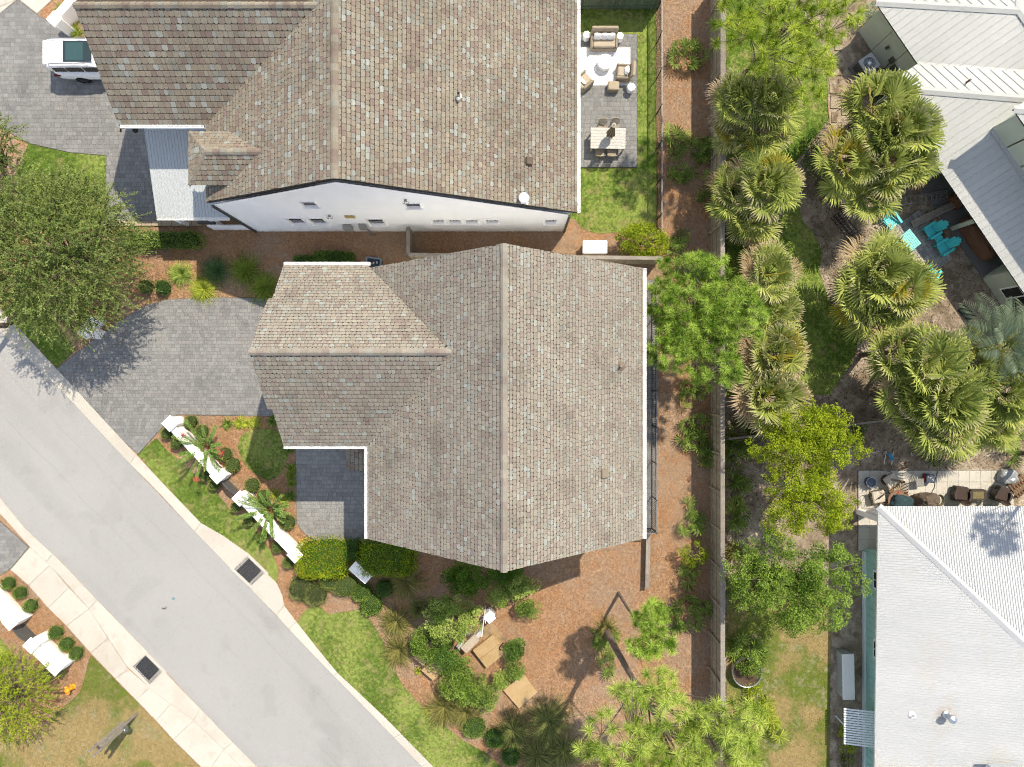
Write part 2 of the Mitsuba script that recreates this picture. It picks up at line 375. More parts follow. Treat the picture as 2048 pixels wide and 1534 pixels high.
sw_in = P2([(-300, 690), (0, 994), (54, 1061), (119, 1119), (195, 1200)])
sw_mid = P2([(-310, 710), (0, 1025), (61, 1094), (101, 1130), (179, 1217)])
q = strip(sw_in, sw_mid, [0, .3, .6, .82, 1])
q += [P2([(195, 1200), (293, 1301), (297, 1305), (270, 1336), (263, 1331), (253, 1330), (213, 1269), (179, 1217)]),
      P2([(328, 1341), (322, 1335), (295, 1364), (300, 1375), (342, 1408), (388, 1440), (401, 1417)]), P2([(253, 1330), (300, 1375), (306, 1368), (266, 1326)]), P2([(401, 1417), (466, 1484), (448, 1498), (388, 1440)]), P2([(466, 1484), (560, 1580), (540, 1592), (448, 1498)])]
slabs('kerb_001', q, .06, 'cream concrete kerb strip along the far side of the street')
swo = P2([(22, 1139), (58, 1170), (97.5, 1215), (134, 1251), (182, 1305), (231, 1356), (273, 1399), (313, 1440), (347, 1478), (415, 1545), (480, 1612)])
swm = P2([(61, 1094), (101, 1130), (139, 1175), (179, 1217), (217, 1276), (258, 1338), (300, 1375), (342, 1408), (388, 1440), (448, 1498), (520, 1572)])
q = [[swo[i], swo[i + 1], swm[i + 1], swm[i]] for i in range(len(swo) - 1)]
slabs('sidewalk', q, .065, 'white concrete sidewalk slabs beside the far kerb')
q = [P2([(-60, 40), (36, -1), (0, 28), (-60, 75)]), P2([(-60, -40), (36, -60), (36, -1), (-60, 40)]), P2([(39, 0), (36, -60), (125, -60), (105, 0), (75, 28)])]
slabs('sidewalk_001', q, .05, 'cream concrete path above the upper driveway')

# ---- pavers
def pave(key, poly, z, most=300, course=.235, widths=(.2, .26, .34), rot=0.0, mtl=None, cam=(0, 0), joint=.008, seed=1):
    """paving stones on a plan polygon: up to MOST single stones, the rest one mesh; stones cut at the edge"""
    r = np.random.default_rng(seed); mtl = mtl or M_PAVER
    c = poly.centroid
    pr = affinity.rotate(poly, -rot, origin=c); shapely.prepare(pr)
    inner = pr.buffer(-.01); shapely.prepare(inner)
    x0, y0, x1, y1 = pr.bounds; out = []
    y = y0
    while y < y1:
        x = x0 - r.uniform(0, .3)
        while x < x1:
            w = r.choice(widths)
            b = sg.box(x + joint / 2, y + joint / 2, x + w - joint / 2, y + course - joint / 2)
            if inner.contains(b): out.append(b)
            elif pr.intersects(b):
                for k in polys(pr.intersection(b)):
                    if k.area > .003: out.append(k)
            x += w
        y += course
    out = [affinity.rotate(k, rot, origin=c) for k in out]
    out.sort(key=lambda k: -k.area + .02 * math.hypot(k.centroid.x, k.centroid.y) * .1)
    rest = MB()
    for i, k in enumerate(out):
        u = (r.random(), r.random()); h = z + r.uniform(-.003, .003)
        if i < most:
            m = MB(); prism(m, k, 0.0, h, None, u, .005); m.part(key, 'paver', mtl, how='u')
        else: prism(rest, k, z - .035, h, None, u, .005)
    if not rest.empty(): rest.part(key, 'paving', mtl, how='u', kind='stuff')

def paved(key, px, z, label, **k):
    poly = px if hasattr(px, 'geom_type') else sg.Polygon(P2(px))
    sheet(key, poly.buffer(.02), z - .008, M_JOINT, z - .002); L(key, label, kind='structure')
    pave(key, poly, z, **k); return poly
drive = paved('driveway', [(114, 738), (190, 678), (264, 627), (293, 611), (337, 599.5), (428, 595), (545, 597), (560, 597), (560, 832), (355, 829), (326, 853), (277, 907), (250, 884), (218, 850)], .05,
              'grey paver driveway in front of the middle house', course=.2, widths=(.2, .24, .3), rot=0, seed=3)
drive1 = paved('driveway_001', [(-40, 60), (0, 28), (38, 1), (75, 30), (110, 52), (150, 75), (262, 75), (420, 235), (420, 441), (212, 441), (214, 311), (141, 305), (56, 286), (20, 265), (-40, 232)], .05,
               'grey paver driveway and entry court of the upper house', course=.24, widths=(.22, .27, .34), seed=4)
drive2 = paved('driveway_002', [(-60, 985), (0, 1042), (58, 1094), (22, 1137), (0, 1151), (-60, 1185)], .05, 'dark grey paver driveway end at the far sidewalk', most=120, course=.2, seed=5)
court = paved('courtyard', [(592, 880), (760, 880), (760, 1082), (640, 1082), (622, 1076), (605, 1062), (594, 1045)], .05, 'grey paver court beside the middle house', course=.23, seed=6)
patio = paved('patio', [(1112, 68), (1273, 70.8), (1273, 335), (1112, 335)], .12, 'grey paver patio behind the upper house', course=.245, widths=(.24, .25, .37), seed=7)
deckp = paved('patio_001', [(1240, 560), (1313, 560), (1308, 1062), (1240, 1062)], .05, 'narrow paver patio behind the middle house', most=120, course=.24, seed=8)
# light stone edging of the upper court
kb = MB(); L('stone_border', 'pale stone edging of the upper entry court', kind='structure')
for i in range(10):
    a = 205 + i * 20
    m = MB(); prism(m, sg.Polygon(P2([(a, 442), (a + 19.2, 442), (a + 19.2, 452.5), (a, 452.5)])), 0, .11, None, (rng.random(), 0), .012); m.part('stone_border', 'stone', M_STONE, how='u')

# ---- lawns: a sheet, and blades of grass as one mass
def blades(mb, poly, dens, cols, h=.05, seed=0):
    r = np.random.default_rng(seed); n = int(poly.area * dens)
    p = pts_in(poly, n, r)
    ang = r.uniform(0, 6.283, n); d = np.stack([np.cos(ang), np.sin(ang)], 1); w = np.stack([-d[:, 1], d[:, 0]], 1) * r.uniform(.008, .014, (n, 1))
    hh = h * r.uniform(.6, 1.4, n); lean = d * r.uniform(.2, 1.2, (n, 1)) * hh[:, None]
    v = np.stack([np.c_[p - w, np.full(n, .01)], np.c_[p + w, np.full(n, .01)], np.c_[p + lean, hh + .01]], 1).reshape(-1, 3)
    m = meshkit.fbm(np.c_[p * .6, np.zeros(n)], 3, seed) * .7 + r.random(n) * .5 - .1
    c = cols[0] + (cols[1] - cols[0]) * np.clip(m, 0, 1)[:, None]
    dry = (meshkit.fbm(np.c_[p * 1.5, np.ones(n)], 3, seed + 3) + r.uniform(-.12, .12, n) > .6)[:, None]
    c = np.where(dry, cols[2] * r.uniform(.8, 1.15, (n, 1)), c)
    return mb.add(v, np.arange(3 * n).reshape(-1, 3), np.repeat(c, 3, 0))
GREEN = (A(124, 160, 66), A(190, 212, 112), A(212, 204, 150))
OLIVE = (A(134, 150, 70), A(204, 200, 118), A(220, 204, 156))
def lawn(poly_px, label, cols=GREEN, m=None, dens=330, amp=.05, cut=None):
    key = numbered('lawn'); poly = rough(P2(poly_px), amp, .2, len(labels))
    if cut is not None: poly = poly.difference(cut)
    sheet(key, poly, .024, m or M_LAWN, .02); L(key, label, kind='structure')
    mb = MB()
    for gp in polys(poly): blades(mb, gp.buffer(.03), dens, cols, seed=len(labels))
    gk = numbered('grass'); mb.put(gk, M_LEAF); L(gk, 'short grass blades of the ' + label, 'grass', kind='stuff')
lawn([(277, 909), (294, 892), (312, 877), (336, 902), (367, 928), (416, 974), (438, 990), (465, 1025), (487, 1040), (520, 1070), (542, 1102), (556, 1140), (553, 1164), (533, 1147), (495, 1106), (448, 1073), (402, 1046), (325, 966)], 'green front lawn strip between white wall and kerb')
a = np.linspace(0, 6.28, 22)[:-1]
lawn([(476, 895), (482, 872), (497, 861), (515, 857), (545, 858), (565, 868), (575, 890), (576, 915), (566, 940), (552, 955), (536, 961), (517, 952), (498, 936), (484, 918)], 'small rounded lawn beside the garage', amp=.02)
lawn([(606, 1226), (619, 1214), (640, 1212), (655, 1228), (700, 1222), (720, 1218), (743, 1243), (767, 1284), (781, 1319), (803, 1369), (836, 1404), (860, 1428), (921, 1478), (970, 1505), (1004, 1534), (1040, 1580), (900, 1580), (868, 1534), (765, 1429), (671, 1341), (593, 1244)], 'curving lawn below the clipped hedges', (A(150, 178, 92), A(206, 218, 140), A(222, 210, 166)))
lawn([(57, 288), (141, 306), (213, 312), (211, 448), (120, 476), (50, 445), (30, 350)], 'lawn patch beside the upper driveway', dens=380, amp=.03)
lawn([(10, 625), (32, 649), (114, 736), (152, 698), (112, 650), (88, 610), (40, 590)], 'shaded lawn corner under the big feathery tree')
lawn([(1120, 18), (1313, 18), (1313, 472), (1240, 465), (1194, 467), (1165, 458), (1150, 438), (1120, 438)], 'back lawn around the paver patio', cut=patio, amp=.03)
E_GRASS = [(1453, -60), (1560, -60), (1652, 107), (1655, 200), (1658, 237), (1640, 262), (1614, 296), (1585, 330), (1577, 360), (1591, 392), (1608, 445), (1636, 479), (1643, 503), (1639, 541), (1653, 589), (1675, 636), (1718, 668), (1713, 698), (1703, 724), (1675, 767), (1660, 790), (1453, 790)]
lawn(E_GRASS, 'narrow green lawn behind the tall wood fence', dens=300, amp=.08)
lawn([(1453, 1150), (1560, 1130), (1664, 1180), (1662, 1240), (1660, 1400), (1658, 1600), (1453, 1600)], 'dry patchy lawn beside the teal house', OLIVE, M_DRYLAWN, dens=300, amp=.04)
lawn([(182, 1310), (231, 1359), (273, 1402), (347, 1481), (415, 1548), (440, 1600), (-60, 1600), (-60, 1470), (60, 1480), (120, 1420), (160, 1385)], 'olive lawn below the far sidewalk', OLIVE, M_DRYLAWN, dens=300, amp=.05)
lawn([(-60, 1290), (0, 1275), (18, 1300), (25, 1330), (-60, 1340)], 'lawn edge behind the far white wall', amp=.05)
# ---- pine needles lying on the mulch
def litter(mb, poly, dens, seed=0):
    r = np.random.default_rng(seed); n = int(poly.area * dens); p = pts_in(poly, n, r)
    ang = r.uniform(0, 6.283, n); d = np.stack([np.cos(ang), np.sin(ang), r.uniform(-.1, .15, n)], 1) * r.uniform(.04, .1, (n, 1))
    w = np.stack([-np.sin(ang), np.cos(ang), 0 * ang], 1) * r.uniform(.0025, .0055, (n, 1))
    c = np.c_[p, r.uniform(.012, .035, n)]
    v = np.stack([c - d, c + w, c + d, c - w], 1).reshape(-1, 3)
    col = A(170, 126, 92) + (A(240, 208, 170) - A(170, 126, 92)) * r.random((n, 1)) ** 1.2
    f = (np.arange(n)[:, None] * 4 + [[0, 3, 2, 1]])
    return mb.add(v, f, np.repeat(col, 4, 0))
view = sg.box(-30, -23, 30, 23)
lit = MB()
blocked = shapely.union_all([drive, drive1, court, patio])
bed = mulch.intersection(sg.box(*P(150, 1580)[:2], *P(1452, 440)[:2])).difference(blocked)
for gp in polys(bed): litter(lit, gp, 260, 5)
for gp in polys(mulch.intersection(sg.box(*P(1318, 445)[:2], *P(1452, -30)[:2]))): litter(lit, gp, 260, 6)
for gp in polys(mulch_sw.intersection(sg.box(*P(-20, 1450)[:2], *P(240, 1120)[:2]))): litter(lit, gp, 260, 7)
lit.put('pine_straw', M_LEAF); L('pine_straw', 'loose pine needles lying on the mulch beds', 'pine straw', kind='stuff')

lf = MB(); r_ = np.random.default_rng(12); soil = sg.Polygon(P2([(1600, 300), (1700, 200), (1860, 330), (2048, 600), (2048, 935), (1715, 940), (1640, 930), (1460, 1100), (1460, 800), (1680, 780), (1640, 560)])); n = int(soil.area * 90); p = pts_in(soil, n, r_)
an = r_.uniform(0, 6.283, n); d = np.stack([np.cos(an), np.sin(an), r_.uniform(-.1, .2, n)], 1) * r_.uniform(.02, .09, (n, 1)); w = np.stack([-np.sin(an), np.cos(an), 0 * an], 1) * r_.uniform(.004, .02, (n, 1)); c = np.c_[p, r_.uniform(.012, .03, n)]
cl = np.array([A(120, 100, 80), A(196, 176, 150), A(160, 124, 92), A(220, 206, 186), A(96, 88, 74)])[r_.integers(0, 5, n)]
lf.add(np.stack([c - d, c + w, c + d, c - w], 1).reshape(-1, 3), np.arange(n)[:, None] * 4 + [[0, 3, 2, 1]], np.repeat(cl, 4, 0)); lf.put('leaf_litter', M_LEAF); L('leaf_litter', 'dry leaves and twigs scattered on the bare eastern soil', 'leaf litter', kind='stuff')
# ================================================================ roofs
class Slope:
    """a roof plane: e a point on the eave, up the horizontal unit vector that climbs it, tan its pitch"""
    def __init__(s, e, z0, up, tan):
        s.e, s.z0, s.tan = np.asarray(e, float), z0, tan
        s.up = unit(np.array(up, float)); s.a = np.array([s.up[1], -s.up[0]])
        s.k = math.sqrt(1 + tan * tan); s.n = np.array([*(-s.up * tan), 1]) / s.k
        s.A3 = np.array([*s.a, 0.0]); s.B3 = np.array([*s.up, tan]) / s.k
    def z(s, xy): return s.z0 + s.tan * ((np.asarray(xy)[..., :2] - s.e) @ s.up)
    def st(s, xy):
        d = np.asarray(xy, float)[:, :2] - s.e
        return np.stack([d @ s.a, d @ s.up * s.k], 1)
    def at(s, st, h=0.0):
        st = np.asarray(st, float)
        return np.array([*s.e, s.z0]) + st[:, :1] * s.A3 + st[:, 1:2] * s.B3 + np.asarray(h).reshape(-1, 1) * s.n
def deck(mb, s, plan, thick=.12, lift=0.0, col=None):
    """the boards of a slope: a slab with its edges"""
    p = sg.polygon.orient(sg.Polygon(s.st(plan)))
    v, f = tri(p); a = np.cross(s.A3, s.B3) @ s.n
    if a < 0: f = f[:, ::-1]
    mb.add(s.at(v, lift), f, col); mb.add(s.at(v, lift - thick), f[:, ::-1], col)
    r = np.array(p.exterior.coords)[:-1]; n = len(r); i = np.arange(n); k = (i + 1) % n
    mb.add(np.vstack([s.at(r, lift - thick), s.at(r, lift)]), np.stack([i, k, k + n, i + n], 1), col)

def shingles(s, plan, out, ex=.24, widths=(.2, .26, .3, .34), r=None, gap=.012):
    """cut shingle courses of one slope into OUT as (size in the picture, vertices, faces, uv)"""
    poly = sg.Polygon(s.st(plan)).buffer(0); shapely.prepare(poly); inner = poly.buffer(-.001); shapely.prepare(inner)
    x0, y0, x1, y1 = poly.bounds; flip = np.cross(s.A3, s.B3) @ s.n < 0
    j = 0; t0 = y0
    while t0 < y1:
        x = x0 - r.uniform(0, .3)
        while x < x1:
            w = r.choice(widths); ch = r.choice([.02, .045]); d = r.uniform(-.006, .008) if j else 0.0
            a, b, lo, hi = x + gap / 2, x + w - gap / 2, t0 - .004 + d, t0 + ex - .034
            x += w
            q = sg.Polygon([(a + ch, lo), (b - ch, lo), (b, lo + ch), (b, hi), (a, hi), (a, lo + ch)])
            if inner.contains(q): parts = [q]
            elif poly.intersects(q): parts = [k for k in polys(poly.intersection(q)) if k.area > .004]
            else: continue
            u = (r.random(), r.random())
            for k in parts:
                c = np.array(sg.polygon.orient(k).exterior.coords)[:-1, :2]; n = len(c)
                h = .009 + .006 * np.clip(1 - (c[:, 1] - lo) / (hi - lo), 0, 1)
                top, low = s.at(c, h), s.at(c, h - .009)
                i = np.arange(n); kk = (i + 1) % n; fan = np.arange(1, n - 1)
                f = np.vstack([np.stack([0 * fan, fan, fan + 1], 1), np.stack([i + n, kk + n, kk], 1), np.stack([i + n, kk, i], 1)])
                if flip: f = f[:, ::-1]
                m = top.mean(0); view = unit(np.array([0, 0, CAM_H]) - m) @ s.n
                size = k.area * max(view, 0) / (CAM_H - m[2]) ** 2
                if abs(m[0] / (CAM_H - m[2])) > .74 or abs(m[1] / (CAM_H - m[2])) > .56: size *= .001
                out.append((size, np.vstack([top, low]), f, u))
        t0 += ex; j += 1
def lay(roof, out, mtl, most=300):
    out.sort(key=lambda q: -q[0]); rest = MB()
    for i, (sz, v, f, u) in enumerate(out):
        if i < most: MB().add(v, f, None, u).part(roof, 'shingle', mtl, how='u')
        else: rest.add(v, f, None, u)
    rest.part(roof, 'shingling', mtl, how='u', kind='stuff')
def caps(roof, a, b, s1, s2, mtl, r, step=.3, half=.19):
    """ridge or hip pieces from a to b, lapped; s1, s2 the unit directions down each side"""
    a, b = np.asarray(a, float), np.asarray(b, float); ln = np.linalg.norm(b - a); n = int(ln / step); d = (b - a) / ln
    s1, s2 = unit(np.asarray(s1, float)), unit(np.asarray(s2, float)); up = unit(-(s1 + s2))
    for i in range(n):
        p0 = a + d * (i * ln / n - .03); p1 = a + d * ((i + 1) * ln / n); w = half * r.uniform(.94, 1.06)
        h0, h1 = .052, .082
        rows = []
        for p, h in ((p0, h0), (p1, h1)):
            o = p + up * h
            rows.append([o + s1 * w, o + s1 * w * .3 + up * .01, o + s2 * w * .3 + up * .01, o + s2 * w])
        v = np.array(rows).reshape(-1, 3); v = np.vstack([v, v - up * .03])
        f = []
        for k in range(3): f += [[k, k + 1, k + 5, k + 4]]
        f += [[4, 5, 13, 12], [5, 6, 14, 13], [6, 7, 15, 14], [0, 4, 12, 8], [3, 11, 15, 7], [1, 0, 8, 9], [2, 1, 9, 10], [3, 2, 10, 11]]
        MB().add(v, f, None, (r.random() * .9, r.random())).part(roof, 'ridge_cap', mtl, how='u')
def gutter(par, a, b, out, straps=8, w=.13):
    """open trough from a to b under an eave, OUT the horizontal unit vector away from the roof"""
    a, b, o = np.asarray(a, float) - [0, 0, .07], np.asarray(b, float) - [0, 0, .07], np.array([*out, 0.0])
    prof = [(0, .06), (0, -.07), (.02, -.09), (w - .02, -.09), (w, -.05), (w, .045), (w + .018, .045), (w + .018, -.06), (w, -.105), (-.01, -.105), (-.01, .06)]
    m = MB(); n = len(prof)
    v = np.vstack([[p + o * x + np.array([0, 0, z]) for x, z in prof] for p in (a, b)])
    i = np.arange(n); k = (i + 1) % n
    m.add(v, np.stack([i, k, k + n, i + n], 1)); m.add(v, np.stack([i, i + n, k + n, k], 1))
    for p in (a, b): box(m, p + o * (w / 2) + np.array([0, 0, -.03]), (.02 + abs(o[0]) * w, .02 + abs(o[1]) * w, .13))
    key = m.part(par, 'gutter', M_WHITE)
    for t in np.linspace(.04, .96, straps):
        q = MB(); p = a + (b - a) * t; beam(q, p + np.array([0, 0, .052]), p + o * (w + .02) + np.array([0, 0, .052]), .05, .012); q.part(key, 'strap', M_WHITE)
def rake(par, a, b, mtl, w=.06, h=.2, name='rake_board'):
    m = MB(); beam(m, np.asarray(a) - [0, 0, .2], np.asarray(b) - [0, 0, .2], w, h); m.part(par, name, mtl)

# ---------------------------------------------------------------- the middle house
R2 = np.random.default_rng(22)
h2 = thing('shingled_house', 'middle house with a steep pale buff shingle roof and a front gable wing', 'house')
xr, xE, xW, y0, y1, ze, tn = -.31, 6.23, -6.85, -7.36, 5.47, 6.6, .9
zr = ze + tn * (xE - xr)
sE, sW = Slope((xE, 0), ze, (-1, 0), tn), Slope((xW, 0), ze, (1, 0), tn)
wy, wN, wS, wx0, wx1 = 1.33, 5.62, -2.96, -11.03, -10.82
sN, sS = Slope((0, wN), ze, (0, -1), tn), Slope((0, wS), ze, (0, 1), tn)
zw = ze + tn * (wN - wy); xv = xW + (wN - wy)
pE = [(xE, y0), (xE, y1), (xr, y1), (xr, y0)]
pW = [(xr, y0), (xr, y1), (xW + (wN - y1), y1), (xv, wy), (xW, wS), (xW, y0)]
pN = [(wx0, wy), (xv, wy), (xW, wN), (wx1, wN), (wx1, 3.84), (wx0, 3.84)]
pS = [(wx0, wy), (wx0, -1.15), (wx1, -1.15), (wx1, wS), (xW, wS), (xv, wy)]
rm = MB()
for s, p in ((sE, pE), (sW, pW), (sN, pN), (sS, pS)): deck(rm, s, p, .16)
roof2 = rm.part(h2, 'roof', M_UNDER)
out = []
for s, p, e in ((sE, pE, .19), (sW, pW, .205), (sN, pN, .19), (sS, pS, .24)): shingles(s, p, out, e, (.16, .2, .24, .28), R2)
lay(roof2, out, M_SHING2)
caps(roof2, (xr, y0, zr), (xr, y1, zr), (1, 0, -tn), (-1, 0, -tn), M_SHING2, R2)
caps(roof2, (wx0, wy, zw), (xv + .1, wy, zw), (0, 1, -tn), (0, -1, -tn), M_SHING2, R2)
gutter(h2, (xE, y0, ze), (xE, y1, ze), (1, 0), 8)
gutter(h2, (xW, y0, ze), (xW, wS - .15, ze), (-1, 0), 4)
gutter(h2, (wx1, wS, ze), (xW, wS, ze), (0, -1), 5)
gutter(h2, (wx1, wN, ze), (xW + .1, wN, ze), (0, 1), 5)
for yy, q in ((y0 + .05, -1), (y1 - .05, 1)):
    rake(h2, (xE, yy, ze), (xr, yy, zr), M_WHITE); rake(h2, (xW if q < 0 else xW + .2, yy, ze), (xr, yy, zr), M_WHITE)
def house_walls(par, polyplan, z0, z1, mtl, name='wall'):
    m = MB(); prism(m, sg.Polygon(polyplan), z0, z1); return m.part(par, name, mtl)
def gable(par, axis, c0, half, at0, at1, zb, zt, mtl, name='wall'):
    """a box with a gabled top; axis 'y': the gable faces y, walls from at0 to at1"""
    prof = sg.Polygon([(c0 - half, 0), (c0 + half, 0), (c0 + half, zb), (c0, zt), (c0 - half, zb)])
    m = MB(); prism(m, prof, at0, at1, bottom=True); v, f, c, u = m.arrays()
    v = v[:, [0, 2, 1]] if axis == 'y' else v[:, [2, 0, 1]]
    return MB().add(v, f[:, ::-1] if axis == 'y' else f).part(par, name, mtl)
gable(h2, 'y', xr, 6.2, y0 + .25, y1 - .25, 6.5, zr - .42, M_SIDING)
gable(h2, 'x', wy, 3.95, -10.55, -6.0, 6.5, zw - .5, M_SIDING)
for q, (a, b) in enumerate(((-9.6, 'garage_door'),)):
    m = MB()
    for r_ in range(4): box(m, (-10.58, wy, .35 + r_ * .6), (.05, 4.8, .56), bev=.01)
    m.part(h2, b, M_WHITE)
for yy, zz in ((-.2, 4.6), (2.8, 4.6)):
    m = MB(); box(m, (-10.58, yy, zz), (.06, 1.1, 1.6)); k = m.part(h2, 'window', M_WHITE)
    box(MB(), (0, 0, 0), (1, 1, 1)); m = MB(); box(m, (-10.6, yy, zz), (.05, .92, 1.4)); m.part(k, 'pane', M_PANE)
# entry stoop roof with three shingle courses, in the corner of the court
sP = Slope((-8.68, 0), 3.1, (1, 0), .45); pp = [(-8.68, -4.55), (-8.68, -2.9), (-6.5, -2.9), (-6.5, -4.55)]
m = MB(); deck(m, sP, pp, .12); k = m.part(h2, 'porch_roof', M_UNDER); out = []
shingles(sP, pp, out, .27, (.3, .34), R2)
for sz, v, f, u in out: MB().add(v, f, None, u).part(k, 'shingle', M_SHING1, how='u')
for yy in (-4.45,):
    m = MB(); box(m, (-8.5, yy, 1.5), (.18, .18, 3.0), bev=.015); m.part(h2, 'porch_post', M_WHITE)
# roof fittings
p = sE.at(sE.st([P(1217, 957, 10.2)[:2]]), .0)[0]
m = MB(); box(m, p + sE.n * .09, (.4, .42, .13), bev=.03, M=np.stack([sE.A3, sE.B3, sE.n], 1), col=A(182, 170, 150)); m.part(h2, 'roof_vent', M_SATIN)
p = sE.at(sE.st([P(1251, 731, 9.3)[:2]]))[0]
m = MB(); tube(m, [p, p + [0, 0, .4]], .05, 10, A(190, 180, 165)); lathe(m, p + sE.n * .06, [(.2, 0), (.06, .08)], 10, A(160, 140, 120)); m.part(h2, 'vent_pipe', M_SATIN)

# ---------------------------------------------------------------- the upper house
R1 = np.random.default_rng(11)
h1 = thing('shingled_house', 'white sided house with a brown mottled shingle roof and metal porch roof, nearest the top', 'house')
X1, XE, XW, ZR, t1, Y0 = -7.57, 3.35, -14.73, 10.0, .55, 8.76
ZE, ZW = ZR - t1 * (XE - X1), ZR - t1 * (X1 - XW)
aE, aW = Slope((XE, 0), ZE, (-1, 0), t1), Slope((XW, 0), ZW, (1, 0), t1)
gy, gr, tg = 12.47, 16.4, .885
aS, aN = Slope((0, gy), ZW, (0, 1), tg), Slope((0, 2 * gr - gy), ZW, (0, -1), tg)
zg = ZW + tg * (gr - gy); xg = XW + (zg - ZW) / t1
qE = [(XE, Y0), (XE, 21), (X1, 21), (X1, Y0)]
qW = [(X1, Y0), (X1, 21), (XW, 21), (XW, 2 * gr - gy), (xg, gr), (XW, gy), (XW, Y0)]
qS = [(-18.97, gy), (XW, gy), (xg, gr), (-18.97, gr)]
qN = [(-18.97, gr), (xg, gr), (XW, 2 * gr - gy), (-18.97, 2 * gr - gy)]
dz, td = 6.84, .82
dxe = XW + (dz - ZW) / t1; dzr = dz + td * 1.26; dxr = XW + (dzr - ZW) / t1
bS, bN, bW = Slope((0, 9.34), dz, (0, 1), td), Slope((0, 11.86), dz, (0, -1), td), Slope((-15.23, 0), dz, (1, 0), td)
oS = [(-15.23, 9.34), (dxe, 9.34), (dxr, 10.6), (-13.97, 10.6)]; oN = [(x, 21.2 - y) for x, y in oS]; oW = [(-15.23, 9.34), (-13.97, 10.6), (-15.23, 11.86)]
allq = ((aE, qE), (aW, qW), (aS, qS), (aN, qN), (bS, oS), (bN, oN), (bW, oW))
rm = MB()
for s, p in allq: deck(rm, s, p, .14)
roof1 = rm.part(h1, 'roof', M_UNDER); out = []
for s, p in allq:
    if s is not aN: shingles(s, p, out, .28 if s is aS else .25 if s is bS else .21, (.2, .24, .27, .3), R1)
lay(roof1, out, M_SHING1)
caps(roof1, (X1, Y0, ZR), (X1, 20, ZR), (1, 0, -t1), (-1, 0, -t1), M_SHING1, R1)
caps(roof1, (-18.97, gr, zg), (xg, gr, zg), (0, 1, -tg), (0, -1, -tg), M_SHING1, R1)
caps(roof1, (-13.97, 10.6, dzr), (dxr, 10.6, dzr), (0, 1, -td), (0, -1, -td), M_SHING1, R1)
for sg_ in (1, -1): caps(roof1, (-15.2, 10.6 - sg_ * 1.24, dz), (-13.97, 10.6, dzr), (0, -sg_, -td), (-1, 0, -td), M_SHING1, R1, .26, .16)
gutter(h1, (XE, Y0, ZE), (XE, 21, ZE), (1, 0), 10)
gutter(h1, (-18.9, gy, ZW), (XW - .15, gy, ZW), (0, -1), 4)
rake(h1, (XE, Y0 + .03, ZE), (X1, Y0 + .03, ZR), M_DARK); rake(h1, (XW, Y0 + .03, ZW), (X1, Y0 + .03, ZR), M_DARK); rake(h1, (-18.95, gy, ZW), (-18.95, gr, zg), M_DARK)
# south wall: lap siding courses cut to the gable
WY, wl, wr = 8.63, -14.45, 2.98
face = sg.Polygon([(wl, .3), (wr, .3), (wr, ZE - .1), (X1, ZR - .22), (wl, ZW - .12)])
WIN = [(-10.07, -9.41, 5.68, 6.58), (-11.81, -11.03, 1.95, 3.25), (-10.67, -9.91, 1.95, 3.25), (-7.66, -6.82, 1.8, 3.1), (-5.14, -4.44, 5.5, 6.33),
       (-4.22, -3.6, 2.25, 2.92), (-3.34, -2.71, 2.25, 2.92), (-2.45, -1.82, 2.25, 2.92), (-1.37, -.74, 2.25, 2.92), (1.76, 2.37, 2.25, 2.92)]
face = face.difference(shapely.union_all([sg.box(a, c, b, d) for a, b, c, d in WIN]))
m = MB(); zz = .3
while zz < ZR:
    for k in polys(face.intersection(sg.box(wl, zz, wr, zz + .16))):
        v, f = tri(k); t = (v[:, 1] - zz) / .16
        w3 = np.c_[v[:, 0], WY + .016 * t, v[:, 1]]; m.add(w3, f)
        e = v[np.abs(v[:, 1] - zz) < 1e-6]
        if len(e) > 1: m.add([[e[:, 0].min(), WY, zz], [e[:, 0].max(), WY, zz], [e[:, 0].max(), WY + .018, zz], [e[:, 0].min(), WY + .018, zz]], [[0, 3, 2, 1]])
    zz += .16
box(m, ((wl + wr) / 2, WY + .03, .15), (wr - wl, .05, .3))
m.part(h1, 'siding', M_SIDING)
house_walls(h1, [(wl, WY + .1), (wr, WY + .1), (wr, 21), (wl, 21)], 0, 3.9, M_SIDING)
house_walls(h1, [(-18.6, 12.9), (wl, 12.9), (wl, 20), (-18.6, 20)], 0, 6.1, M_SIDING)
gable(h1, 'x', gr, 3.5, -18.6, -10, 6.0, zg - .4, M_SIDING)
house_walls(h1, [(wl, 9.0), (wl + 5, 9.0), (wl + 5, 20), (wl, 20)], 3.8, 6.0, M_SIDING)
house_walls(h1, [(-14.95, 9.66), (-12.3, 9.66), (-12.3, 11.54), (-14.95, 11.54)], 4.0, 6.85, M_SIDING, 'dormer_wall')
for i, (a, b, c, d) in enumerate(WIN):
    m = MB(); w_ = .07
    for bx in ((a - w_, b + w_, d, d + w_), (a - w_, b + w_, c - w_ - .05, c), (a - w_, a, c, d), (b, b + w_, c, d)):
        box(m, ((bx[0] + bx[1]) / 2, WY + .01, (bx[2] + bx[3]) / 2), (bx[1] - bx[0], .1, bx[3] - bx[2]))
    box(m, ((a + b) / 2, WY - .05, c - .03), (b - a + .2, .14, .05))
    k = m.part(h1, 'window', M_WHITE)
    m = MB(); box(m, ((a + b) / 2, WY + .075, (c + d) / 2), (b - a, .02, d - c)); m.part(k, 'pane', M_PANE)
    if i < 5:
        m = MB(); box(m, ((a + b) / 2, WY + .055, (c + d) / 2), (b - a, .02, .04)); m.part(k, 'glazing_bar', M_DARK)
for x0, xx, z0, z1 in ((wl, wl, 0, ZW - .1), (wr, wr, 0, ZE - .1)):
    m = MB(); beam(m, (x0 - .03, WY - .05, 0.1), (x0 - .03, WY - .05, z1), .1, .1); m.part(h1, 'downspout', M_DARK)
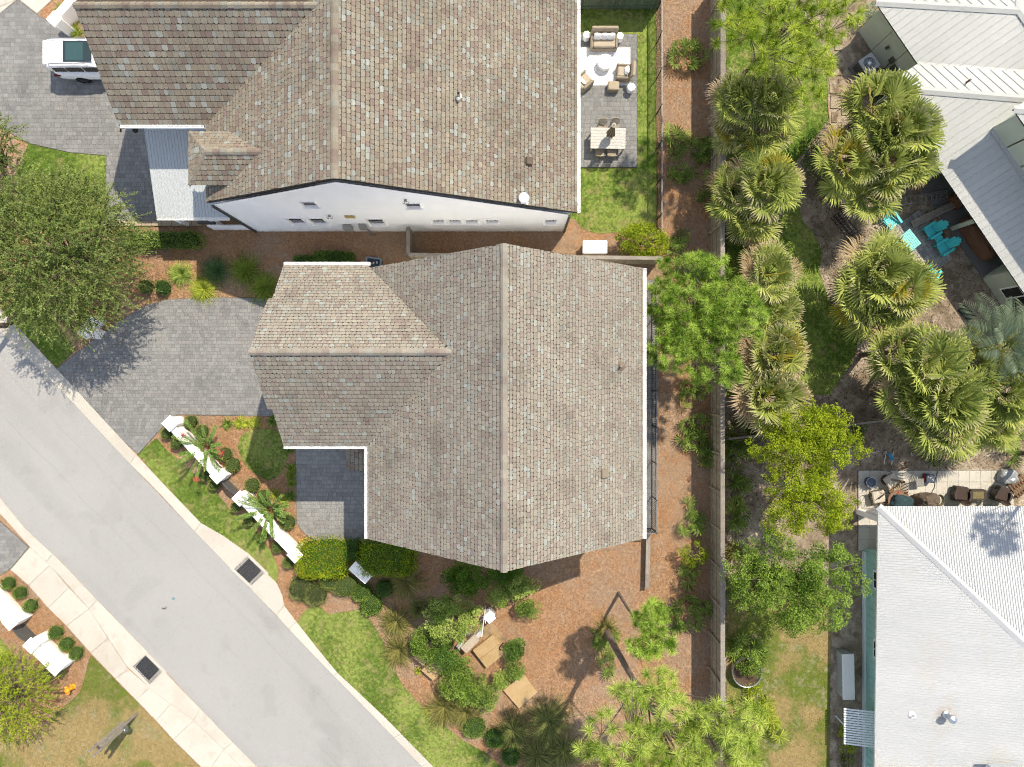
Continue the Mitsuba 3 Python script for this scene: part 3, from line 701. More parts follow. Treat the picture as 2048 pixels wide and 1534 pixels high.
# meter boxes and a lamp on that wall
def wallbox(x, z, sx, sz, d, col, name):
    m = MB(); box(m, (x, WY - d / 2, z), (sx, d, sz), bev=.02, col=col); return m.part(h1, name, M_SATIN)
wallbox(-8.95, 1.55, .45, .7, .3, A(190, 188, 182), 'meter_box'); wallbox(-8.1, 1.75, .36, .55, .26, A(180, 180, 178), 'meter_box')
m = MB(); tube(m, [(-8.0, WY - .12, 1.5), (-7.95, WY - .14, .8), (-7.8, WY - .25, .1)], .06, 8, A(170, 170, 168)); m.part(h1, 'conduit', M_SATIN)
wallbox(-8.35, 3.72, .5, .3, .1, A(232, 205, 130), 'vent_cover')
for xx, zz in ((-9.35, 3.95), (-5.0, 6.95)):
    m = MB()
    for q in (-.09, .09): lathe(m, (xx + q, WY - .12, zz), [(.05, 0), (.07, -.12)], 8, A(200, 200, 200))
    box(m, (xx, WY - .05, zz), (.12, .1, .08), col=A(180, 180, 180)); m.part(h1, 'flood_lamp', M_SATIN)
# metal porch roof, its beam, posts and dark floor wall
mS = Slope((0, 8.72), 3.0, (0, 1), .3)
def panels(par, s, plan, w, mtl, name='roof_panel', rib=.03, ribw=.05, ribs=1, lift=.0, key=None):
    """metal sheets of width w up a slope, each with its standing ribs"""
    poly = sg.Polygon(s.st(plan)).buffer(0); x0, yy0, x1, yy1 = poly.bounds; n = max(1, round((x1 - x0) / w)); w = (x1 - x0) / n
    for i in range(n):
        a = x0 + i * w
        k = poly.intersection(sg.box(a, yy0 - 1, a + w, yy1 + 1)); m = MB(); u = (rng.random(), rng.random())
        for g in polys(k):
            g = sg.polygon.orient(g); v, f = tri(g)
            if np.cross(s.A3, s.B3) @ s.n < 0: f = f[:, ::-1]
            m.add(s.at(v, lift), f, None, u)
            for j in range(ribs):
                xa = a + (j + .02) * w / ribs
                rb = g.intersection(sg.box(xa, yy0 - 1, xa + ribw, yy1 + 1))
                for h in polys(rb):
                    b0, c0, b1, c1 = h.bounds
                    if c1 - c0 < .02: continue
                    e = np.array(h.exterior.coords)
                    lo0, lo1 = e[:, 1].min(), e[:, 1].max()
                    xs = [xa, xa + ribw * .3, xa + ribw * .7, xa + ribw]; hs = [0, rib, rib, 0]
                    vv = np.vstack([s.at([[x, t] for x in xs], np.array(hs) + lift) for t in (lo0, lo1)])
                    m.add(vv, [[q, q + 1, q + 5, q + 4] for q in range(3)], None, u)
        if not m.empty(): m.part(par, name, mtl, how='u')
pr = [(-18.67, 8.72), (-14.5, 8.72), (-14.5, 12.9), (-18.67, 12.9)]
m = MB(); deck(m, mS, pr, .1, -.012); k = m.part(h1, 'porch_roof', M_WHITE); panels(k, mS, pr, .32, M_SHEET, ribs=2, ribw=.04)
gutter(h1, (-18.67, 8.72, 2.98), (-14.9, 8.72, 2.98), (0, -1), 4, .11)
m = MB(); beam(m, (-18.4, 9.0, 2.7), (-14.5, 9.0, 2.7), .16, .3); m.part(h1, 'porch_beam', M_WHITE)
for xx in (-18.4, -16.5): m = MB(); box(m, (xx, 9.0, 1.4), (.2, .2, 2.6), bev=.015); m.part(h1, 'porch_post', M_WHITE)
m = MB(); box(m, (-15.7, 8.75, .5), (2.4, .08, 1.0)); m.part(h1, 'porch_screen', M_SIDING)
m = MB(); beam(m, (-16.6, 8.5, 2.75), (-15.7, 8.5, 2.75), .1, .25, A(70, 72, 74)); beam(m, (-16.5, 8.55, 2.4), (-15.9, 8.5, 2.7), .06, .06, A(70, 72, 74)); m.part(h1, 'bracket', M_SATIN)
m = MB(); tube(m, [(-18.7, 12.5, 5.7), (-19.1, 12.45, 5.6), (-19.25, 12.4, 5.35)], .05, 8, A(60, 60, 62)); lathe(m, (-18.6, 12.5, 5.2), [(.02, .25), (.12, .1), (.14, 0), (.02, -.05)], 10, A(40, 40, 42)); m.part(h1, 'coach_lamp', M_SATIN)
# fittings of the brown roof
p = aE.at(aE.st([P(913, 167, 8.6)[:2]]))[0]
m = MB(); lathe(m, p, [(.16, -.05), (.16, .02), (.07, .06), (.07, .4)], 12, A(236, 236, 234)); lathe(m, p + [-.02, -.2, -.05], [(.08, 0), (.08, .3), (.02, .32)], 10, A(236, 236, 234)); m.part(h1, 'vent_pipe', M_SATIN)
p = aE.at(aE.st([P(1057, 315, 6.0)[:2]]))[0]
m = MB(); box(m, p + aE.n * .1, (.36, .36, .16), bev=.02, M=np.stack([aE.A3, aE.B3, aE.n], 1), col=A(128, 112, 96)); m.part(h1, 'roof_vent', M_SATIN)
p = aE.at(aE.st([P(1048, 393, 6.2)[:2]]))[0]
m = MB(); box(m, p + aE.n * .07, (.42, .42, .015), M=np.stack([aE.A3, aE.B3, aE.n], 1), col=(.7, .72, .73)); lathe(m, p, [(.17, -.1), (.17, .3), (.24, .32), (.26, .42), (.24, .55), (.2, .57), (.02, .62)], 20, (.72, .74, .75)); m.part(h1, 'flue_cap', M_SATIN)
# ================================================================ the two metal roofed houses to the east
D1, DN = np.array([.5655, -.8276]), np.array([.8276, .5655])     # along the eave, into the house
def UV(u, v, z=None):
    p = u * D1 + v * DN
    return p if z is None else np.array([*p, z])
h3 = thing('metal_roof_house', 'sage walled house turned askew, with white standing seam metal roofs', 'house')
EZ, TP = 2.88, .317
U = lambda pts: [tuple(UV(*q)) for q in pts]
A_nw, A_sw = Slope(UV(-5.76, 27.08), EZ, D1, TP), Slope(UV(-5.76, 27.08), EZ, DN, TP)
B_nw, B_sw = Slope(UV(-1.85, 24.9), EZ, D1, TP), Slope(UV(-1.85, 24.9), EZ, DN, TP)
A_ne = Slope(UV(-5.76, 36.42), EZ, -DN, TP)
C_nw, C_sw = Slope(UV(2.7, 27.3), 6.1, D1, TP), Slope(UV(2.7, 27.3), 6.1, DN, TP)
rows3 = [(A_nw, U([(-5.76, 27.08), (-1.09, 31.75), (-5.76, 36.42)])), (A_sw, U([(-5.76, 27.08), (-1.85, 27.08), (2.82, 31.75), (-1.09, 31.75)])),
         (A_ne, U([(-5.76, 36.42), (-1.09, 31.75), (8, 31.75), (8, 36.42)])),
         (B_nw, U([(-1.85, 24.9), (5.0, 31.75), (2.82, 31.75), (-1.85, 27.08)])), (B_sw, U([(-1.85, 24.9), (14, 24.9), (14, 27.75), (3.2, 27.75), (3.2, 29.95)])),
         (C_nw, U([(2.7, 27.3), (6.7, 31.3), (2.7, 35.3)])), (C_sw, U([(2.7, 27.3), (14, 27.3), (14, 31.3), (6.7, 31.3)]))]
m = MB()
for s, p in rows3: deck(m, s, p, .14)
roof3 = m.part(h3, 'roof', M_DARK)
for s, p in rows3: panels(roof3, s, p, .38, M_SEAM, rib=.035, ribw=.05, lift=.008)
def hipcap(par, a, b, w=.14, mtl=None, lift=.05, h=.04):
    m = MB(); a, b = np.asarray(a, float), np.asarray(b, float); d = unit(b - a); o = unit(np.cross(d, [0, 0, 1]))
    v = []
    for p in (a, b): v += [p - o * w + [0, 0, lift - .045], p + [0, 0, lift + h], p + o * w + [0, 0, lift - .045]]
    m.add(v, [[0, 1, 4, 3], [1, 2, 5, 4]]); m.part(par, 'ridge_cap', mtl or M_SEAM, how='u')
zz = lambda s, u, v: UV(u, v, float(s.z(UV(u, v))))
for s, a, b in ((A_sw, (-5.76, 27.08), (-1.09, 31.75)), (B_sw, (-1.85, 24.9), (5, 31.75)), (C_sw, (2.7, 27.3), (6.7, 31.3)), (A_sw, (-1.09, 31.75), (8, 31.75)), (A_nw, (-5.76, 36.42), (-1.09, 31.75)), (C_sw, (6.7, 31.3), (14, 31.3))):
    hipcap(roof3, zz(s, *a), zz(s, *b), .2)
m = MB(); beam(m, zz(B_sw, 3.2, 27.62) + [0, 0, .08], zz(B_sw, 14, 27.62) + [0, 0, .08], .2, .16); m.part(roof3, 'flashing', M_SEAM, how='u')
m = MB(); beam(m, zz(A_sw, -1.85, 27.08) + [0, 0, .02], zz(A_sw, 2.82, 31.75) + [0, 0, .02], .2, .02); m.part(roof3, 'valley', M_SEAM, how='u')
p = zz(B_nw, .4, 28.1); m = MB(); tube(m, [p, p + [0, 0, .35]], .05, 8, A(120, 60, 45)); m.part(h3, 'vent_pipe', M_SATIN)
def wall3(u0, v0, u1, v1, z0, z1, w=5.0, name='wall', joints=True):
    """a sage panel wall with dark seams, thickness inwards"""
    L_ = math.hypot(u1 - u0, v1 - v0); n = max(1, round(L_ / 1.22)); par = numbered(h3 + '__' + name)
    for i in range(n):
        a, b = i / n + .004, (i + 1) / n - .004
        pa, pb = UV(u0 + (u1 - u0) * a, v0 + (v1 - v0) * a), UV(u0 + (u1 - u0) * b, v0 + (v1 - v0) * b)
        m = MB(); beam(m, [*pa, (z0 + z1) / 2], [*pb, (z0 + z1) / 2], .08, z1 - z0)
        if i == 0: m.put(par, M_SAGE)
        else: m.part(par, 'panel', M_SAGE)
wall3(-5.4, 27.5, -1.45, 27.5, 0, 2.8); wall3(-1.45, 27.5, -1.45, 25.42, 0, 2.8); wall3(-1.45, 25.42, 3.6, 25.42, 0, 2.8)
wall3(10.1, 25.42, 14, 25.42, 0, 2.8); wall3(3.6, 27.7, 10.1, 27.7, 0, 3.6); wall3(10.1, 27.7, 10.1, 25.42, 0, 2.8); wall3(3.6, 25.42, 3.6, 27.7, 0, 2.8)
wall3(3.1, 27.72, 14, 27.72, 3.4, 6.05); wall3(3.1, 27.72, 3.1, 34, 3.4, 6.05); wall3(-5.4, 27.5, -5.4, 36, 0, 2.8)
m = MB(); beam(m, UV(6.8, 25.5, 0), UV(6.8, 25.5, 2.75), .22, .22, up=[*DN, 0]); m.part(h3, 'porch_post', M_SAGE)
m = MB(); beam(m, UV(3.6, 25.45, 2.65), UV(10.1, 25.45, 2.65), .2, .25); m.part(h3, 'porch_beam', M_SAGE)
for uu in (11.6,):
    m = MB(); beam(m, UV(uu - .65, 25.36, 1.5), UV(uu + .65, 25.36, 1.5), .08, 1.5); k = m.part(h3, 'window', M_WHITE)
    for q in (-.31, .31): m = MB(); beam(m, UV(uu + q - .27, 25.33, 1.5), UV(uu + q + .27, 25.33, 1.5), .05, 1.3); m.part(k, 'pane', M_PANE)
for uu, zz_, w_ in ((-3.6, 1.25, .16), (-2.9, 1.0, .3), (-2.5, .75, .34)):
    m = MB(); beam(m, UV(uu - w_ / 2, 27.4, zz_), UV(uu + w_ / 2, 27.4, zz_), .14, w_ * 1.2, A(120, 116, 100)); m.part(h3, 'wall_box', M_SATIN)
m = MB(); tube(m, spline([UV(-2.9, 27.36, .9), UV(-2.8, 27.2, .4), UV(-3.1, 26.9, .25)], 8), .03, 6, A(70, 68, 60)); tube(m, spline([UV(-2.5, 27.36, .7), UV(-2.2, 27.2, .5), UV(-2.0, 27.1, .1)], 8), .04, 6, A(60, 62, 58)); m.part(h3, 'conduit', M_SATIN)
m = MB(); prism(m, sg.Polygon(U([(3.6, 25.35), (10.1, 25.35), (10.1, 27.7), (3.6, 27.7)])), 0, .1, None, (.1, .1)); k = numbered('porch_slab'); m.put(k, mat('slab_grey', principled(A(150, 150, 148), .8)), how='u'); L(k, 'grey concrete porch floor of the askew house', kind='structure')

h4 = thing('teal_house', 'house with teal board walls and a wide white corrugated metal hip roof', 'house')
hx, hy, hz, ht = 19.2, -6.43, 3.05, .2
W4, N4 = Slope((hx, 0), hz, (1, 0), ht), Slope((0, hy), hz, (0, -1), ht)
W4.e = np.array([hx, hy]); W4.up = unit(np.array([1, -.013])); W4.a = np.array([W4.up[1], -W4.up[0]]); W4.A3 = np.array([*W4.a, 0.0]); W4.B3 = np.array([*W4.up, ht]) / W4.k; W4.n = np.array([*(-W4.up * ht), 1]) / W4.k
wp = [(hx, hy), (31.5, hy - 12.3), (31.5, -26), (hx - .26, -26)]; np_ = [(hx, hy), (44, hy), (44, hy - 12.3), (31.5, hy - 12.3)]
m = MB(); deck(m, W4, wp, .14); deck(m, N4, np_, .14); roof4 = m.part(h4, 'roof', M_WHITE)
panels(roof4, W4, wp, .92, M_GALV, 'roof_sheet', rib=.034, ribw=.05, ribs=7, lift=.008); panels(roof4, N4, np_, .92, M_GALV, 'roof_sheet', rib=.034, ribw=.05, ribs=7, lift=.008)
hipcap(roof4, (hx, hy, hz), (31.5, hy - 12.3, hz + 12.3 * ht), .2, M_GALV, .06)
p = np.array([22.35, -17.05, 0]); p[2] = W4.z(p[None])[0]
m = MB(); lathe(m, p, [(.2, -.02), (.2, .06), (.12, .1), (.12, .5), (.2, .52), (.2, .62), (.02, .7)], 16, (.45, .5, .55)); m.part(h4, 'flue', M_METAL)
p = P(1838, 1440, 4.0); p[2] = W4.z(p[None])[0]
m = MB(); tube(m, [p, p + [0, 0, .3]], .05, 10, (.7, .7, .68)); lathe(m, p, [(.2, .0), (.06, .1)], 10, (.7, .7, .66)); m.part(h4, 'vent_pipe', M_SATIN)
p = P(2005, 1540, 4.6); m = MB(); box(m, [p[0], p[1] - .3, 4.75], (1.7, 1.2, .5), bev=.1, col=(.4, .43, .45)); m.part(h4, 'skylight', M_SATIN)
tw = 19.96; wk = MB(); box(wk, (tw + .1, -17.5, 1.5), (.2, 16.1, 3.0)); wk.part(h4, 'wall', M_TEAL)
m = MB(); box(m, (27, -9.5, 1.5), (14, .2, 3.0)); m.part(h4, 'wall', M_TEAL)
y = -9.6
while y > -25:
    m = MB(); box(m, (tw - .015, y, 1.65), (.03, .05, 2.6)); m.part(h4, 'batten', M_TEAL); y -= .42
m = MB(); box(m, (tw - .03, -17.5, .14), (.12, 16, .28), bev=.01); m.part(h4, 'base_board', mat('pale_teal', principled((.55, .62, .62), .7)))
for yy in (-10.75, -14.55):
    m = MB(); box(m, (tw - .04, yy, 2.0), (.1, 1.05, 1.5)); k = m.part(h4, 'window', M_WHITE)
    for q in (-.22, .22): m = MB(); box(m, (tw - .08, yy + q, 2.0), (.06, .38, 1.3)); m.part(k, 'pane', M_PANE)
m = MB(); box(m, (hx + .45, -7.25, 1.45), (.3, .3, 2.9), bev=.02); m.part(h4, 'porch_post', M_SIDING)
pa, pb = P(1738, 1023, .3), P(1760, 1036, 2.6)
m = MB(); beam(m, P(1735, 1026, .25), [hx + .3, -6.75, 2.7], .28, .28); m.part(h4, 'porch_brace', M_SIDING)
# patio of square concrete flags round its corner
L('flagstone_patio', 'cream square concrete flags behind the teal house', kind='structure')
m = MB(); prism(m, sg.box(19.62, -9.5, 28.45, -4.92), 0, .045); m.put('flagstone_patio', M_JOINT)
for i in range(14):
    for j in range(7):
        x0_, y1_ = 19.64 + i * .63, -4.94 - j * .65
        if x0_ + .62 > 28.45 or (i > 2 and j > 4): continue
        m = MB(); prism(m, sg.box(x0_, y1_ - .64, x0_ + .62, y1_), 0, .07 + rng.uniform(-.003, .003), None, (rng.random(), rng.random()), .008); m.part('flagstone_patio', 'flag', M_CONC, how='u')
# ================================================================ fences and garden walls
def wood_fence(label, a, b, H, pitch=.15, side=1, cap=.2, mtl=None, most=300, post=2.05, key=None):
    a, b = np.asarray(a, float)[:2], np.asarray(b, float)[:2]; ln = np.linalg.norm(b - a); d = (b - a) / ln; o = np.array([-d[1], d[0]]) * side
    k = thing('wood_fence', label, 'fence'); mtl = mtl or M_FENCE; r = np.random.default_rng(int(ln * 100))
    ang = math.atan2(d[1], d[0])
    n = int(ln / pitch)
    for i in range(n):
        p = a + d * (i + .5) * ln / n; h = H - .05 + r.uniform(-.015, .01)
        m = MB(); box(m, [*(p + o * r.uniform(-.003, .003)), h / 2 + .03], (ln / n - .008, .02, h), ang, None, (r.random(), r.random())); m.part(k, 'board', mtl, how='u')
    for z in (.35, H / 2, H - .3):
        m = MB(); beam(m, [*(a + o * .04), z], [*(b + o * .04), z], .045, .09, None, (r.random(), 0)); m.part(k, 'rail', mtl, how='u')
    for i in range(int(ln / post) + 1):
        p = a + d * min(ln - .06, i * post + .06) + o * .07
        m = MB(); box(m, [*p, H / 2], (.1, .1, H), ang, None, (r.random(), 1)); m.part(k, 'post', mtl, how='u')
    if cap:
        s = 0
        while s < ln - .1:
            e = min(ln, s + 2.4); m = MB(); beam(m, [*(a + d * (s + .004) + o * .03), H], [*(a + d * (e - .004) + o * .03), H], cap, .04, None, (r.random(), r.random()), bev=.008); m.part(k, 'cap_rail', M_GREYWOOD, how='u'); s = e
    return k
wood_fence('tall weathered wood fence running the whole length between the mulch strip and the east lawns', (11.27, -22.3), (11.27, 22.3), 2.42, .1505, 1, .24)
wood_fence('wood fence in the gap between the two shingled houses, ending at the round yellow bush', (-5.6, 6.95), (8.16, 6.75), 1.85, .15, 1)
wood_fence('short wood fence return joining the white sided wall', (-5.66, 8.5), (-5.66, 6.98), 1.85, .15, 1)
wood_fence('low grey timber edging fence south of the metal picket railing', (7.62, -8.3), (7.55, -11.5), .5, .15, 1, .24)
wood_fence('mossy green wood fence behind the wicker loveseat', (3.7, 21.25), (8.3, 21.25), 2.25, .16, -1, .1, mat('mossy_wood', principled(mikit.proc(wood_fn((96, 128, 100), (150, 168, 138))), .9)))
wood_fence('grey wood fence between the two eastern yards', P(1457, 879, 1.7), P(1805, 838, 1.7), 1.75, .16, 1, .1)
def picket_fence(label, pts, H=1.4, pitch=.105):
    k = thing('picket_fence', label, 'fence'); run = MB()
    for a, b in zip(pts[:-1], pts[1:]):
        a, b = np.asarray(a, float), np.asarray(b, float); ln = np.linalg.norm(b - a); d = (b - a) / ln
        for i in range(int(ln / pitch)):
            p = a + d * (i + .5) * pitch; box(run, [*p, H / 2 + .03], (.018, .018, H - .06), col=(.012, .012, .013))
        for z in (.12, H - .22):
            m = MB(); beam(m, [*a, z], [*b, z], .03, .03, (.012, .012, .013)); m.part(k, 'rail', M_SATIN)
        m = MB(); beam(m, [*a, H], [*b, H], .05, .035, (.16, .16, .17)); m.part(k, 'rail', M_SATIN)
        for i in range(int(ln / 2) + 1):
            p = a + d * min(ln, i * 2.0); m = MB(); box(m, [*p, H / 2 + .03], (.06, .06, H + .06), col=(.012, .012, .013), bev=.008); m.part(k, 'post', M_SATIN)
    run.part(k, 'picket_run', M_SATIN, kind='stuff')
picket_fence('black metal picket fence along the back lawn of the upper house', [(8.22, 21.3), (8.22, 7.9)])
picket_fence('black metal picket fence behind the middle house', [(7.93, 5.6), (7.93, -8.2), (7.3, -8.2)])
def gwall(label, a, b, h=1.1, w=.3, pillars=(), group=None):
    """white stucco garden wall; a, b and the pillars are plan points"""
    k = thing('garden_wall', label, 'wall', group); a, b = np.asarray(a, float)[:2], np.asarray(b, float)[:2]; d = unit(b - a); ang = math.atan2(d[1], d[0])
    m = MB(); beam(m, [*a, h / 2], [*b, h / 2], w, h, bev=.01); m.part(k, 'wall', M_STUCCO)
    ln = np.linalg.norm(b - a); n = max(1, round(ln / 1.1))
    for i in range(n):
        m = MB(); beam(m, [*(a + d * (ln * i / n + .006)), h + .03], [*(a + d * (ln * (i + 1) / n - .006)), h + .03], w + .1, .07, bev=.015); m.part(k, 'coping', M_STUCCO)
    for p in pillars:
        m = MB(); box(m, [*np.asarray(p)[:2], (h + .22) / 2], (.52, .52, h + .22), ang, bev=.012); q = m.part(k, 'pillar', M_STUCCO)
        m = MB(); box(m, [*np.asarray(p)[:2], h + .26], (.66, .66, .08), ang, bev=.02); m.part(q, 'pillar_cap', M_STUCCO)
    return k
def ggate(label, a, b, h=.95):
    k = thing('garden_gate', label, 'gate'); a, b = np.asarray(a, float)[:2], np.asarray(b, float)[:2]; ln = np.linalg.norm(b - a); d = (b - a) / ln; ang = math.atan2(d[1], d[0]); n = 7
    for i in range(n):
        t = (i + .5) / n; hh = h - .18 + .18 * math.sin(math.pi * t)
        m = MB(); box(m, [*(a + d * ln * t), .06 + hh / 2], (ln / n - .012, .03, hh), ang, A(120, 124, 124)); m.part(k, 'slat', M_SATIN)
    v = [np.array([*(a + d * ln * t), .08 + h - .18 + .18 * math.sin(math.pi * t)]) for t in np.linspace(0, 1, 9)]
    m = MB()
    for p, q in zip(v[:-1], v[1:]): beam(m, p, q, .07, .05, A(112, 116, 116))
    m.part(k, 'top_rail', M_SATIN)
    m = MB(); beam(m, [*a, .25], [*b, .25], .06, .08, A(112, 116, 116)); m.part(k, 'rail', M_SATIN)
Pz = lambda x, y, z: P(x, y, z)[:2]
gwall('white stucco garden wall with two capped pillars, between the driveway and the arched grey gate', Pz(347, 857, 1.1), Pz(428, 945, 1.1), pillars=[Pz(340, 847, 1.35), Pz(435, 952, 1.35)])
gwall('white stucco garden wall running from the arched grey gate to the clipped yellow hedge', Pz(490, 1006, 1.1), Pz(590, 1110, 1.1), pillars=[Pz(480, 997, 1.35), Pz(590, 1110, 1.35)])
gwall('white stucco wall stub between the two clipped hedges', Pz(704, 1130, 1.1), Pz(738, 1160, 1.1), w=.5)
gwall('white stucco wall at the photo edge above the far grey gate', Pz(-50, 1165, 1.1), Pz(14, 1238, 1.1), w=.45, pillars=[Pz(20, 1245, 1.35)])
gwall('white stucco wall between the far grey gate and the feathery green bush', Pz(66, 1294, 1.1), Pz(108, 1334, 1.1), w=.45, pillars=[Pz(62, 1291, 1.35), Pz(110, 1336, 1.35)])
gwall('white stucco wall beside the upper driveway near the white car', Pz(112, 34, 1.1), Pz(175, -35, 1.1), w=.35, pillars=[Pz(109, 38, 1.35)])
gwall('white stucco wall end under the big feathery tree', Pz(173, 655, 1.1), Pz(186, 634, 1.1), pillars=[Pz(171, 663, 1.35)])
ggate('arched grey garden gate between two white walls beside the front lawn', Pz(444, 962, .8), Pz(471, 988, .8))
ggate('arched grey garden gate between the far white walls', Pz(29, 1256, .8), Pz(56, 1283, .8))
# ================================================================ street things
def grate(label, quad, group=None):
    k = thing('storm_drain_grate', label, 'drain grate'); q = [np.array([*P(*p)[:2], 0]) for p in quad]
    m = MB(); f = sg.Polygon([p[:2] for p in q]); prism(m, f.buffer(.14, join_style=2).difference(f.buffer(-.02)), 0, .075, None, (.2, .5)); m.part(k, 'kerb_frame', M_CONC, how='u')
    m = MB(); v, ff = tri(f); m.add(np.c_[v, np.full(len(v), .02)], ff); m.part(k, 'pit', M_BLACK)
    a, b, c, d = q; bars = MB(); iron = A(150, 150, 150)
    for i in range(13):
        t = (i + .5) / 13; beam(bars, a + (b - a) * t + [0, 0, .05], d + (c - d) * t + [0, 0, .05], .035, .03, iron)
    for i in range(9):
        t = (i + .5) / 9; beam(bars, a + (d - a) * t + [0, 0, .045], b + (c - b) * t + [0, 0, .045], .04, .03, iron)
    bars.part(k, 'bars', M_METAL)
grate('dark iron storm drain grate in the kerb beside the front lawn tip', [(468, 1137), (495, 1111), (531, 1146), (504, 1171)])
grate('dark iron storm drain grate between the street and the far sidewalk', [(266, 1331), (292, 1308), (327, 1343), (301.5, 1369)])
k = thing('fire_hydrant', 'small orange yellow fire hydrant on the mulch near the far lawn', 'hydrant'); p = P(146, 1373); oc = (.75, .30, .02)
m = MB(); lathe(m, p, [(.17, 0), (.17, .05), (.11, .07), (.11, .5), (.15, .52), (.15, .57), (.12, .62), (.05, .7), (.03, .75)], 14, oc); m.part(k, 'barrel', M_SATIN, smooth=False)
for an, r_ in ((.4, .07), (2.5, .07), (4.6, .1)):
    d = np.array([math.cos(an), math.sin(an), 0]); m = MB(); tube(m, [p + [0, 0, .4], p + d * .24 + [0, 0, .4]], r_, 10, oc); m.part(k, 'outlet', M_SATIN)
k = thing('signpost', 'tall grey timber signpost with a boarded panel on the far lawn', 'signpost'); p = P(274, 1427); d = unit([-.62, -.78, 0]); d = np.array([.75, .66, 0]); gr_ = A(150, 150, 148)
o = np.array([-d[1], d[0], 0])
m = MB(); beam(m, p, p + [0, 0, 1.7], .15, .15, None, (.2, .2), up=o); m.part(k, 'post', M_GREYWOOD, how='u')
for i in range(3):
    q = p + o * (i - 1) * .155; m = MB(); beam(m, q + [0, 0, 1.3], q + [0, 0, 3.7], .15, .14, None, (.1 + .2 * i, .3), up=o); m.part(k, 'board', M_GREYWOOD, how='u')
for i in (-1, 1):
    q = p + o * i * .16; m = MB(); beam(m, q + [0, 0, 3.7], q + [0, 0, 4.35], .12, .12, None, (.4, .3), up=o); m.part(k, 'prong', M_GREYWOOD, how='u')
m = MB(); lathe(m, p + o * -.25 + [0, 0, 1.5], [(.06, -.1), (.16, -.08), (.18, .05), (.1, .16), (.03, .2)], 10, A(176, 180, 170)); m.part(k, 'lamp', M_METAL)
m = MB(); box(m, p + [0, 0, 3.72], (.1, .5, .1), math.atan2(d[1], d[0]), A(120, 100, 96)); m.part(k, 'bracket', M_SATIN)
for i, (x, y, c) in enumerate(((330, 1216, A(60, 70, 60)), (348, 1198, A(110, 170, 190)))):
    k = numbered('road_litter'); m = MB(); q = P(x, y); r_ = np.random.default_rng(i)
    for j in range(5): box(m, q + [r_.normal(0, .06), r_.normal(0, .06), .025], (.07, .05, .02), r_.uniform(0, 3), c, bev=.005)
    m.put(k, M_MATTE); L(k, ['dark scrap lying on the asphalt street', 'small blue scrap lying on the asphalt street'][i], 'litter')
# ================================================================ the white car
def loft(mb, sections, col, close=True):
    """sections: (n, m, 3) rings"""
    s = np.asarray(sections, float); n, m_ = s.shape[:2]
    i, j = np.meshgrid(np.arange(n - 1), np.arange(m_), indexing='ij')
    q = np.stack([i * m_ + j, i * m_ + (j + 1) % m_, (i + 1) * m_ + (j + 1) % m_, (i + 1) * m_ + j], -1).reshape(-1, 4)
    v = s.reshape(-1, 3); f = [*np.vstack([q[:, [0, 1, 2]], q[:, [0, 2, 3]]])]
    for k0, fl in ((0, True), (n - 1, False)):
        for t in range(1, m_ - 1): f.append([k0 * m_, k0 * m_ + t + (1 if fl else 0), k0 * m_ + t + (0 if fl else 1)])
    return mb.add(v, np.array(f)[:, ::-1], col)
k = thing('parked_car', 'white sport utility car with a dark sunroof parked half under the upper house eave', 'car')
cx0, cyc = -25.55, 18.02; cw = (.80, .80, .80)
def ring(x, hw, zb, zt, e=4.0, n=28):
    a = np.linspace(0, 2 * np.pi, n, endpoint=False); c, s = np.cos(a), np.sin(a)
    return np.stack([np.full(n, x), cyc + hw * np.sign(c) * np.abs(c) ** (2 / e), (zb + zt) / 2 + (zt - zb) / 2 * np.sign(s) * np.abs(s) ** (2 / e)], 1)
m = MB(); st = [(0, .62, .55, .95), (.06, .82, .42, 1.02), (.25, .93, .34, 1.08), (.7, .98, .3, 1.12), (1.6, .985, .3, 1.1), (3.0, .985, .3, 1.06), (3.9, .98, .3, 1.04), (4.6, .95, .32, .98), (5.0, .86, .36, .88), (5.15, .7, .45, .75)]
loft(m, [ring(cx0 + .1 + a, b, c, d) for a, b, c, d in st], cw); m.part(k, 'body', M_GLOSS, smooth=True)
m = MB(); st = [(0.0, .55, 1.0, 1.2), (.1, .74, 1.0, 1.56), (.3, .77, 1.0, 1.7), (.8, .75, 1.0, 1.76), (1.8, .74, 1.0, 1.78), (2.6, .73, 1.0, 1.72), (3.0, .74, 1.0, 1.52), (3.6, .76, 1.0, 1.08)]
loft(m, [ring(cx0 - .02 + a, b * 1.06, c, d, 5) for a, b, c, d in st], cw); m.part(k, 'cabin', M_GLOSS, smooth=True)
m = MB(); box(m, (cx0 + 1.95, cyc, 1.785), (1.55, 1.12, .02), bev=.008, col=(.02, .035, .04)); q = m.part(k, 'sunroof', M_GLOSS)
m = MB(); box(m, (cx0 + 1.8, cyc, 1.797), (.95, .95, .012), bev=.004, col=(.03, .07, .075)); m.part(q, 'glass', M_GLOSS)
